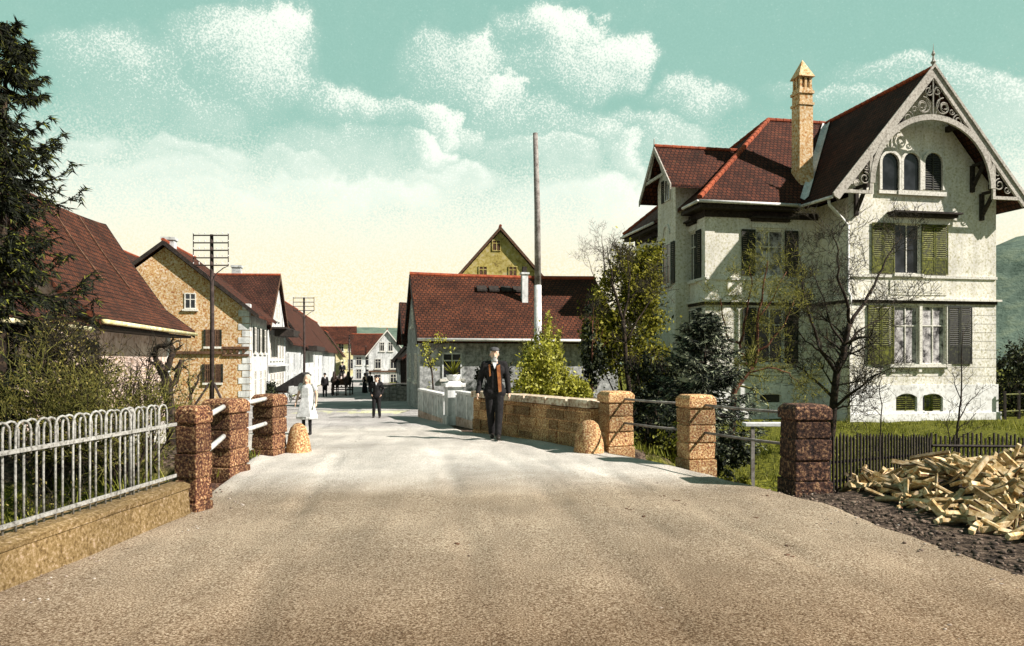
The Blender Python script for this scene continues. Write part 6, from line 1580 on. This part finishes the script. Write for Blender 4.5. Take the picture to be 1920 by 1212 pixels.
def sunlit_verge_patch():  # sunlit strip of street, its light put into a pale grassy colour
    mb = MB(); n = 24
    for j in range(5):
        for i in range(n+1):
            x = lerp(-7.9, -3.95, i/n); y = lerp(25.6, 29.6, j/4)+.25*_h(3, x, 1); a, b = toAB(x, y)
            mb.v.append((x, y, zr(b)+(.04 if 0 < j < 4 else -.03)+.01*_h(5, x*2, y*2)))
    for j in range(4):
        for i in range(n): mb.f.append((j*(n+1)+i, j*(n+1)+i+1, (j+1)*(n+1)+i+1, (j+1)*(n+1)+i)); mb.mi.append(0)
    mb.open = True; o = mb.build('verge', speck('sunlit_grassy_verge', [(0.36, (.25, .24, .08)), (0.47, (.52, .52, .26)), (0.6, (.66, .67, .58))], scale=14, bump=.4), smooth=True); tag(o, 'pale grassy strip with painted sunlight crossing the street behind the boy', 'verge', kind='structure')
sunlit_verge_patch()
# ================================================================== people and animals
def remesh(name, mb, voxel, mat, parent, smooth_it=4, regions=None, factor=.5):
    """one continuous skin grown over overlapping shapes"""
    off = Vector((0, 0, 0)); p = parent
    while p is not None: off += p.location; p = p.parent
    me = bpy.data.meshes.new(name + '_shapes'); me.from_pydata([tuple(Vector(v)-off) for v in mb.v], [], mb.f); o = bpy.data.objects.new(name, me); COL.objects.link(o)
    bm = bmesh.new(); bm.from_mesh(me); bmesh.ops.recalc_face_normals(bm, faces=bm.faces); bm.to_mesh(me); bm.free()
    r = o.modifiers.new('remesh', 'REMESH'); r.mode = 'VOXEL'; r.voxel_size = voxel
    s = o.modifiers.new('smooth', 'SMOOTH'); s.iterations = smooth_it; s.factor = factor
    dg = bpy.context.evaluated_depsgraph_get(); new = bpy.data.meshes.new_from_object(o.evaluated_get(dg)); o.modifiers.clear(); o.data = new; new.name = name; bpy.data.meshes.remove(me)
    new.materials.clear()
    for m in (mat if isinstance(mat, (list, tuple)) else [mat]): new.materials.append(m)
    new.polygons.foreach_set('use_smooth', [True]*len(new.polygons))
    if regions:
        for po in new.polygons:
            for (c, rad, k) in regions:
                if (po.center + off - c).length < rad: po.material_index = k
    o.parent = parent
    return o
def person(px, Y, H, heading, label, pose, dress, voxel=.014, seed=0, group=None, z=None, face=True):
    """heading 0 = walking towards the camera. Local axes: X to the figure's left, -Y forward, metres of a 1.75 m adult"""
    q = at(px, 672, Y); g = z if z is not None else zr(toAB(q.x, q.y)[1])+.03
    k = H/1.75; ch, sh = math.cos(heading), math.sin(heading)
    def L(x, y, z_): return Vector((q.x + (x*ch - y*sh)*k, q.y + (x*sh + y*ch)*k, g + z_*k))
    t = thing('person', (q.x, q.y, g), label, 'person', group)
    J = dict(hipL=(.095, 0, .92), hipR=(-.095, 0, .92), kneeL=(.10, -.03, .50), kneeR=(-.10, -.03, .50), ankL=(.10, 0, .085), ankR=(-.10, 0, .085),
             shL=(.185, .01, 1.43), shR=(-.185, .01, 1.43), elL=(.245, .03, 1.14), elR=(-.245, .03, 1.14), wrL=(.25, -.04, .89), wrR=(-.25, -.04, .89), head=(0, -.015, 1.625))
    J.update(pose); hs = dress.get('headscale', 1.0)
    V = {n: L(*c) for n, c in J.items()}
    def cap(mb, a, b, r0, r1): mb.capsule(a, b, r0*k, r1*k, 10)
    def hand(mb, w, el, sgn):
        d = (w-el).normalized(); fwd = (L(0, -1, 0)-L(0, 0, 0)).normalized(); lat = (L(1, 0, 0)-L(0, 0, 0)).normalized()
        palm = w + d*.075*k; cap(mb, w, palm, .026, .030)
        for i, (o_, l) in enumerate(((-.027, .062), (-.009, .072), (.009, .068), (.026, .052))):
            b0 = palm + d*.012*k + fwd*(-o_)*k; m_ = b0 + d*l*.55*k - lat*sgn*.006*k; e = m_ + d*l*.42*k - lat*sgn*.020*k; cap(mb, b0, m_, .0095, .0085); cap(mb, m_, e, .0085, .007)
        b0 = w + d*.03*k + fwd*.024*k; m_ = b0 + d*.03*k + fwd*.022*k - lat*sgn*.008*k; cap(mb, b0, m_, .011, .0095); cap(mb, m_, m_+d*.03*k-lat*sgn*.006*k, .0095, .008)
    mb = MB()
    for s in 'LR':
        cap(mb, V['hip'+s], V['knee'+s], .078, .052); cap(mb, V['knee'+s], V['ank'+s], .052, .036)
        a = V['ank'+s]; toe = a + (L(0, -1, 0)-L(0, 0, 0)).normalized()*.15*k + Vector((0, 0, -.050*k)); cap(mb, a+Vector((0, 0, -.04*k)), toe, .04, .032)
        cap(mb, V['sh'+s], V['el'+s], .050, .038); cap(mb, V['el'+s], V['wr'+s], .038, .026); hand(mb, V['wr'+s], V['el'+s], 1 if s == 'L' else -1)
        cap(mb, V['sh'+s], L(0, .0, 1.45), .05, .06)
    cap(mb, L(-.06, 0, .96), L(.06, 0, .96), .115, .115); cap(mb, L(0, 0, 1.0), L(0, .0, 1.22), .115, .115); cap(mb, L(-.07, 0, 1.30), L(.07, 0, 1.30), .115, .115); cap(mb, L(0, .0, 1.42), L(0, -.005, 1.55), .058, .052)
    hd = V['head']; hk = k*hs
    def hp(x, y, z_): return hd + (L(x*hs, y*hs, z_*hs)-L(0, 0, 0))
    mb.ball(hp(0, .012, .035), (.078*hk, .095*hk, .092*hk), 14, 10); mb.ball(hp(0, -.012, -.045), (.060*hk, .074*hk, .075*hk), 12, 8)
    cap(mb, hp(0, -.085, .012), hp(0, -.104, -.028), .011*hs, .015*hs); mb.ball(hp(0, -.066, -.098), (.028*hk, .022*hk, .02*hk), 8, 6)
    cap(mb, hp(-.022, -.082, -.066), hp(.022, -.082, -.066), .009*hs, .009*hs)
    for s in (-1, 1):
        mb.ball(hp(s*.080, .012, -.008), (.012*hk, .022*hk, .032*hk), 8, 6); mb.ball(hp(s*.03, -.078, .038), (.024*hk, .012*hk, .008*hk), 8, 6)
    reg = [(hp(s*.031, -.088, .012), .014*hk, 1) for s in (-1, 1)] + [(hp(u, -.09, -.066), .013*hk, 2) for u in (-.014, 0, .014)]
    remesh('body', mb, voxel*.72 if face else voxel, [M['skin'], M['eye'], M['lip']], t, 2, reg if face else None)
    # clothes
    kind = dress['kind']
    if kind == 'suit':
        mb = MB(); e = .022
        for s in 'LR': cap(mb, V['hip'+s], V['knee'+s], .078+e, .058+e); cap(mb, V['knee'+s], V['ank'+s]+Vector((0, 0, .01*k)), .058+e, .042+e)
        cap(mb, L(-.06, 0, .98), L(.06, 0, .98), .115+e*.8, .115+e*.8); remesh('trousers', mb, voxel, M[dress.get('trousers', 'suit')], t, 3)
        mb = MB(); e = .026
        for s in 'LR': cap(mb, V['sh'+s], V['el'+s], .056+e*.6, .046+e*.6); cap(mb, V['el'+s], V['wr'+s], .046+e*.6, .034+e*.5); cap(mb, V['sh'+s], L(0, .01, 1.45), .055+e*.6, .06)
        cap(mb, L(-.07, .01, .90), L(.07, .01, .90), .125+e, .125+e); cap(mb, L(0, .0, 1.0), L(0, .0, 1.25), .125+e, .125+e); cap(mb, L(-.075, .01, 1.32), L(.075, .01, 1.32), .115+e*.7, .115+e*.7)
        mb.box(0, 0, 0, 0, 0, 0) if False else None
        remesh('jacket', mb, voxel, M[dress.get('jacket', 'suit')], t, 3)
        # waistcoat showing in the open jacket, shirt front, collar, tie
        def panel(name, prof, mat, dd=.012):
            mb = MB(); fr = [L(x, -y, z_) for (x, y, z_) in prof]; d = (L(0, -dd, 0)-L(0, 0, 0)); mb.prism([tuple(v) for v in fr], tuple(d)); return mb.build(name, M[mat], t)
        panel('shirt_front', [(-.045, .112, 1.47), (.045, .112, 1.47), (.0, .146, 1.34)], 'linen', .014)
        if dress.get('vest'): panel('waistcoat', [(.035, .146, 1.40), (.10, .134, 1.43), (.125, .150, 1.2), (.13, .158, .92), (.075, .166, .90), (.05, .158, 1.2)], dress['vest'], .016); panel('lapel', [(-.115, .128, 1.43), (-.085, .138, 1.43), (-.07, .156, 1.22), (-.10, .156, 1.20)], dress['vest'], .010)
        mb = MB(); mb.lathe(L(0, -.004, 1.475), [(.066*k, 0), (.062*k, .045*k), (.056*k, .045*k), (.058*k, 0)], 14); mb.build('collar', M['linen'], t, smooth=True)
        mb = MB()
        for s in 'LR':
            a = V['ank'+s]; f = (L(0, -1, 0)-L(0, 0, 0)).normalized(); mb.capsule(a+Vector((0, 0, -.035*k))-f*.02*k, a+f*.165*k+Vector((0, 0, -.048*k)), .052*k, .044*k, 8); mb.capsule(a, a+Vector((0, 0, .09*k)), .052*k, .05*k, 8)
        remesh('shoes', mb, voxel, M['leather'], t, 2)
    elif kind == 'dress':
        mb = MB(); prof = [(.29, .46), (.295, .50), (.27, .62), (.225, .80), (.19, .98), (.172, 1.08), (.175, 1.2), (.185, 1.33), (.15, 1.42), (.075, 1.48)]; n = 28; rnd = random.Random(seed); vs = []; fs = []
        for (r, zz) in prof:
            for i in range(n):
                a = 2*math.pi*i/n; fold = 1 + (.085*math.sin(a*7+1)+.04*math.sin(a*11)) * max(0, (1.05-zz)/.6); sx = 1.12 if zz > 1.1 else 1.0; v = L(r*fold*math.cos(a)*sx, r*fold*math.sin(a)*.82, zz); vs.append(tuple(v))
        for j in range(len(prof)-1):
            for i in range(n): fs.append((j*n+i, j*n+(i+1) % n, (j+1)*n+(i+1) % n, (j+1)*n+i))
        fs.append(tuple(range(n-1, -1, -1))); mb.add(vs, fs); d_ = mb.build('dress', M['linen'], t, smooth=True)
        mb = MB()
        for s in 'LR': m_ = V['sh'+s].lerp(V['el'+s], .35); mb.capsule(V['sh'+s], m_, .078*k, .082*k, 12); mb.capsule(V['sh'+s], L(0, 0, 1.42), .06*k, .06*k, 8)
        remesh('sleeves', mb, voxel, M['linen'], t, 2)
        mb = MB(); pr = [(-.09, 1.36), (.09, 1.36), (.10, 1.08), (.20, .54), (-.20, .54), (-.10, 1.08)]
        yy = lambda zz: .152 if zz > 1.2 else (.148 if zz > 1.0 else .148+(1.08-zz)*.19)
        mb.prism([tuple(L(x, -yy(z_)-.012, z_)) for x, z_ in pr[:2]] + [tuple(L(x, -yy(z_)-.012, z_)) for x, z_ in pr[2:3]] + [tuple(L(pr[5][0], -yy(pr[5][1])-.012, pr[5][1]))], tuple(L(0, -.006, 0)-L(0, 0, 0)))
        mb.prism([tuple(L(x, -yy(z_)-.012, z_)) for x, z_ in pr[2:6]], tuple(L(0, -.006, 0)-L(0, 0, 0))); mb.build('apron', M['linen'], t)
        mb = MB()
        for s in 'LR':
            cap(mb, V['knee'+s].lerp(V['hip'+s], .25), V['knee'+s], .066, .056); cap(mb, V['knee'+s], V['ank'+s], .058, .042); a = V['ank'+s]; f = (L(0, -1, 0)-L(0, 0, 0)).normalized(); mb.capsule(a+Vector((0, 0, -.035*k)), a+f*.15*k+Vector((0, 0, -.048*k)), .048*k, .042*k, 8)
        remesh('stockings', mb, voxel, M['suit'], t, 2)
    if kind == 'skirt':
        mb = MB(); mb.lathe(L(0, 0, 0), [(.26*k, .05*k), (.24*k, .4*k), (.16*k, .95*k), (.125*k, 1.05*k), (.15*k, 1.3*k), (.12*k, 1.42*k), (.06*k, 1.48*k)], 14); mb.build('dress', M['suit'], t, smooth=True)
    hat = dress.get('hat')
    mb = MB()
    if dress.get('hair'):
        mb.ball(hp(0, .025, .050), (.088*hk, .098*hk, .090*hk), 14, 9); mb.ball(hp(0, .055, -.015), (.080*hk, .060*hk, .08*hk), 12, 8)
        if dress.get('long'):
            for s in (-1, 1): mb.capsule(hp(s*.075, .02, .0), hp(s*.085, .02, -.13), .03*hk, .022*hk, 8)
        o = remesh('hair', mb, .012*k, M[dress['hair']], t, 2)
        # trim the fringe back from the face
        me = o.data; bm = bmesh.new(); bm.from_mesh(me); fw = (L(0, -1, 0)-L(0, 0, 0)).normalized(); off = t.location; hz = hp(0, 0, .060)
        dead = [f for f in bm.faces if ((f.calc_center_median()+off-hd).dot(fw) > .045*hk and (f.calc_center_median()+off).z < hz.z)]
        bmesh.ops.delete(bm, geom=dead, context='FACES'); bm.to_mesh(me); bm.free()
    if dress.get('beard'):
        mb = MB(); mb.ball(hp(0, -.062, -.105), (.052*hk, .034*hk, .055*hk), 10, 8); mb.capsule(hp(-.03, -.090, -.050), hp(.03, -.090, -.050), .012*hk, .012*hk, 6); remesh('beard', mb, .011*k, M[dress['beard']], t, 2)
    if hat == 'cap':
        mb = MB(); mb.ball(hp(0, .015, .088), (.098*hk, .112*hk, .052*hk), 14, 8); mb.ball(hp(0, -.10, .072), (.066*hk, .06*hk, .012*hk), 12, 6); remesh('flat_cap', mb, .012*k, M[dress.get('hatmat', 'suit')], t, 2)
    if hat == 'felt':
        mb = MB(); c = hp(0, .008, .06); mb.lathe(c, [(.16*hk, 0), (.165*hk, .012*hk), (.10*hk, .02*hk), (.095*hk, .09*hk), (.07*hk, .115*hk), (.01*hk, .112*hk)], 16); mb.build('felt_hat', M[dress.get('hatmat', 'suit')], t, smooth=True)
    return t
person(927, 14.4, 1.76, .06, 'man in a dark suit and grey cap walking towards us beside the rubble wall', dict(kneeL=(.085, -.10, .52), ankL=(.06, -.20, .10), kneeR=(-.075, -.02, .50), ankR=(-.045, .10, .10), hipL=(.09, 0, .92), elL=(.25, .03, 1.15), wrL=(.275, .0, .90), elR=(-.265, .04, 1.15), wrR=(-.315, -.07, .90)),
       dict(kind='suit', vest='rust', hair='hair_grey', beard='hair_grey', hat='cap', hatmat='suit_grey'), .013)
person(576, 15.8, 1.28, -.12, 'girl in a pale knee length dress and apron standing on the road by the bridge', dict(elL=(.28, .02, 1.16), wrL=(.30, -.08, .93), elR=(-.28, .02, 1.16), wrR=(-.30, -.08, .95), ankL=(.11, -.04, .085), kneeL=(.10, -.05, .5), head=(0, -.01, 1.60)),
       dict(kind='dress', hair='hair_fair', long=True, headscale=1.16), .013)
person(706, 23.0, 1.31, .1, 'boy in a dark suit and cap standing in the middle of the street', dict(elL=(.27, .06, 1.16), wrL=(.20, -.04, .98), elR=(-.27, .06, 1.16), wrR=(-.20, -.05, .98), ankL=(.13, -.02, .085), ankR=(-.12, 0, .085), head=(0, -.015, 1.61)),
       dict(kind='suit', hair='hair_dark', hat='cap', headscale=1.14), .016)
person(609, 56, 1.75, .4, 'man in black standing left of the horse cart', {}, dict(kind='suit', hair='hair_dark', hat='felt'), .03, face=False)
person(684, 64, 1.7, 2.6, 'person in a long dark coat on the street right of the cart', {}, dict(kind='skirt', hair='hair_dark', hat='felt'), .03, face=False)
person(694, 67, 1.72, .3, 'person in dark clothes half hidden behind the boy', {}, dict(kind='suit', hair='hair_dark', hat='felt'), .03, face=False)

def horse(x, y, g, label, rz=0.0, k=1.0):
    """facing the camera"""
    t = thing('horse', (x, y, g), label, 'horse', 'team of horses before the cart'); mb = MB()
    c, s = math.cos(rz), math.sin(rz)
    L = lambda a, b, z: Vector((x+(a*c-b*s)*k, y+(a*s+b*c)*k, g+z*k))
    def cap(a, b, r0, r1): mb.capsule(L(*a), L(*b), r0*k, r1*k, 10)
    cap((0, .25, 1.22), (0, 1.25, 1.20), .30, .27); cap((0, 1.25, 1.22), (0, 1.55, 1.20), .29, .27); cap((0, .05, 1.20), (0, .3, 1.2), .24, .29)
    cap((0, .08, 1.35), (0, -.38, 1.78), .19, .12); cap((0, -.36, 1.82), (0, -.72, 1.48), .115, .07); cap((0, -.70, 1.50), (0, -.80, 1.40), .075, .055)
    for q in (-1, 1):
        cap((q*.07, -.33, 1.90), (q*.085, -.34, 2.04), .035, .012)
        cap((q*.15, .12, 1.05), (q*.15, .08, .62), .10, .06); cap((q*.15, .08, .62), (q*.15, .10, .14), .05, .04); cap((q*.15, .08, .12), (q*.15, .05, .04), .055, .065)
        cap((q*.17, 1.42, 1.10), (q*.17, 1.30, .78), .17, .09); cap((q*.17, 1.30, .78), (q*.17, 1.52, .55), .085, .055); cap((q*.17, 1.52, .55), (q*.17, 1.47, .14), .048, .04); cap((q*.17, 1.46, .12), (q*.17, 1.42, .04), .055, .065)
    remesh('body', mb, .035, M['horse'], t, 3)
    mb = MB(); mb.tube([L(0, 1.78, 1.35), L(0, 1.95, 1.1), L(0, 1.93, .6)], [.05, .075, .02], 7); mb.build('tail', M['hair_dark'], t, smooth=True)
    mb = MB(); mb.tube([L(0, -.30, 1.95), L(0, -.2, 1.75), L(0, .1, 1.5)], [.03, .05, .03], 6); mb.build('mane', M['hair_dark'], t, smooth=True)
    mb = MB(); pts = [L(.26*math.cos(a), .0+.02*math.sin(a), 1.25+.30*math.sin(a)) for a in [i*math.pi/7 for i in range(15)]]; mb.tube(pts, .05*k, 6); mb.build('harness', M['leather'], t, smooth=True)
    return t
def cart():
    q = at(641, 672, 60.5); g = zr(toAB(q.x, q.y)[1])+.03; ca = .20; T0 = frameT(q.x, q.y, ca); x = y = 0.0; CT = lambda a, b, c: T0(a, b, c)
    t = thing('horse_cart', (q.x, q.y, g), 'loaded farm wagon behind two dark horses in the middle of the street', 'cart')
    mb = MB(CT); mb.box(x-.62, x+.62, y+.4, y+3.4, g+.78, g+.88)
    for s in (-1, 1): mb.prism([(x+s*.60, y+.4, g+.88), (x+s*.66, y+.4, g+.88), (x+s*.86, y+.4, g+1.42), (x+s*.80, y+.4, g+1.42)], (0, 3.0, 0))
    mb.box(x-.62, x+.62, y+.38, y+.43, g+.88, g+1.3); mb.build('wagon_body', M['brownwood'], t)
    for (yy, r) in ((y+.85, .42), (y+2.9, .52)):
        mb = MB(CT); mb.tube([(x-.9, yy, g+r), (x+.9, yy, g+r)], .05, 6); mb.build('axle', M['darkwood'], t)
        for s in (-1, 1):
            mb = MB(CT); xx = x+s*.82
            for a0 in range(16):
                a, b = 2*math.pi*a0/16, 2*math.pi*(a0+1)/16; mb.tube([(xx, yy+r*math.cos(a), g+r+r*math.sin(a)), (xx, yy+r*math.cos(b), g+r+r*math.sin(b))], .045, 5)
            for a0 in range(8): a = 2*math.pi*a0/8; mb.tube([(xx, yy, g+r), (xx, yy+r*math.cos(a), g+r+r*math.sin(a))], .025, 4)
            mb.ball((xx, yy, g+r), .09, 8, 6); mb.build('wheel', M['darkwood'], t)
    mb = MB(CT); mb.tube([(x, y+.6, g+.6), (x, y-1.9, g+.8)], .045, 6); mb.build('drawbar', M['darkwood'], t)
    l = thing('sack_load', CT(x, y+1.5, g+.88), 'pale sacks piled on the horse cart', 'sacks'); mb = MB(CT)
    for (dx, dy, dz, r) in ((-.25, -.6, .3, .36), (.28, -.5, .3, .36), (0, -.2, .62, .38), (-.3, .6, .34, .4), (.3, .7, .34, .4), (0, .5, .62, .36)): mb.ball((x+dx, y+1.5+dy, g+.88+dz), (r, r*1.2, r*.8), 10, 7)
    remesh('sack_pile', mb, .04, M['canvas'], l, 3)
    for s, lab in ((-1, 'dark horse on the left of the cart team'), (1, 'dark horse on the right of the cart team')): hx, hy, _z = CT(s*.52, -1.75, 0); horse(hx, hy, g, lab, rz=ca+s*.04)
    person(642, 61.2, 1.72, 0, 'driver in dark clothes sitting high on the loaded cart', dict(kneeL=(.12, -.36, .80), kneeR=(-.12, -.36, .80), ankL=(.12, -.34, .40), ankR=(-.12, -.34, .40), wrL=(.12, -.32, 1.1), wrR=(-.12, -.32, 1.1), elL=(.25, -.05, 1.15), elR=(-.25, -.05, 1.15)), dict(kind='suit', hair='hair_dark', hat='felt'), .03, z=g+.95, face=False)
cart()
def covered_cart():
    q = at(543, 672, 47); x, y = q.x, q.y; g = zr(toAB(x, y)[1])+.02
    t = thing('tarpaulin_cart', (x, y, g), 'parked cart under a dark sloping tarpaulin left of the girl', 'cart')
    mb = MB(); mb.prism([(x-1.25, y, g+.55), (x+.75, y, g+1.75), (x+1.0, y, g+1.55), (x+.5, y, g+.55)], (0, 1.5, 0)); mb.build('tarpaulin', M['tarp'], t, bevel=.05)
    mb = MB(); mb.box(x-1.1, x+.6, y+.1, y+1.4, g+.45, g+.545); mb.build('bed', M['brownwood'], t)
    for xx in (x-.8, x+.4):
        for yy in (y+.05, y+1.45):
            mb = MB()
            for a0 in range(14):
                a, b = 2*math.pi*a0/14, 2*math.pi*(a0+1)/14; mb.tube([(xx+.4*math.cos(a), yy, g+.4+.4*math.sin(a)), (xx+.4*math.cos(b), yy, g+.4+.4*math.sin(b))], .04, 5)
            for a0 in range(6): a = 2*math.pi*a0/6; mb.tube([(xx, yy, g+.4), (xx+.4*math.cos(a), yy, g+.4+.4*math.sin(a))], .022, 4)
            mb.build('wheel', M['darkwood'], t)
    leafy('round_bush', 'clipped round dark bush before the white house at the left of the street', gpos(505, 46), [(0, 0, .55, .55, .5, .5)], 1200, .07, 'leaf_dark', 71)
    # two-wheeled hand cart
    q = at(556, 672, 40); x, y = q.x, q.y; g = zr(toAB(x, y)[1])+.02
    t = thing('hand_cart', (x, y, g), 'small pale hand cart standing left of the girl', 'cart')
    mb = MB(); mb.box(x-.40, x+.40, y, y+.8, g+.5, g+.56); mb.box(x-.42, x-.38, y, y+.8, g+.561, g+.9); mb.box(x+.38, x+.42, y, y+.8, g+.561, g+.9); mb.box(x-.379, x+.379, y, y+.04, g+.561, g+.9); mb.build('tray', M['pole_white'], t)
    for s in (-1, 1):
        mb = MB()
        for a0 in range(14): a, b = 2*math.pi*a0/14, 2*math.pi*(a0+1)/14; mb.tube([(x+s*.48, y+.4+.36*math.cos(a), g+.36+.36*math.sin(a)), (x+s*.48, y+.4+.36*math.cos(b), g+.36+.36*math.sin(b))], .03, 5)
        for a0 in range(6): a = 2*math.pi*a0/6; mb.tube([(x+s*.48, y+.4, g+.36), (x+s*.48, y+.4+.36*math.cos(a), g+.36+.36*math.sin(a))], .018, 4)
        mb.build('wheel', M['pole_white'], t)
        mb = MB(); mb.tube([(x+s*.35, y+.02, g+.53), (x+s*.35, y-.7, g+.62)], .022, 5); mb.build('handle', M['pole_dark'], t)
covered_cart()
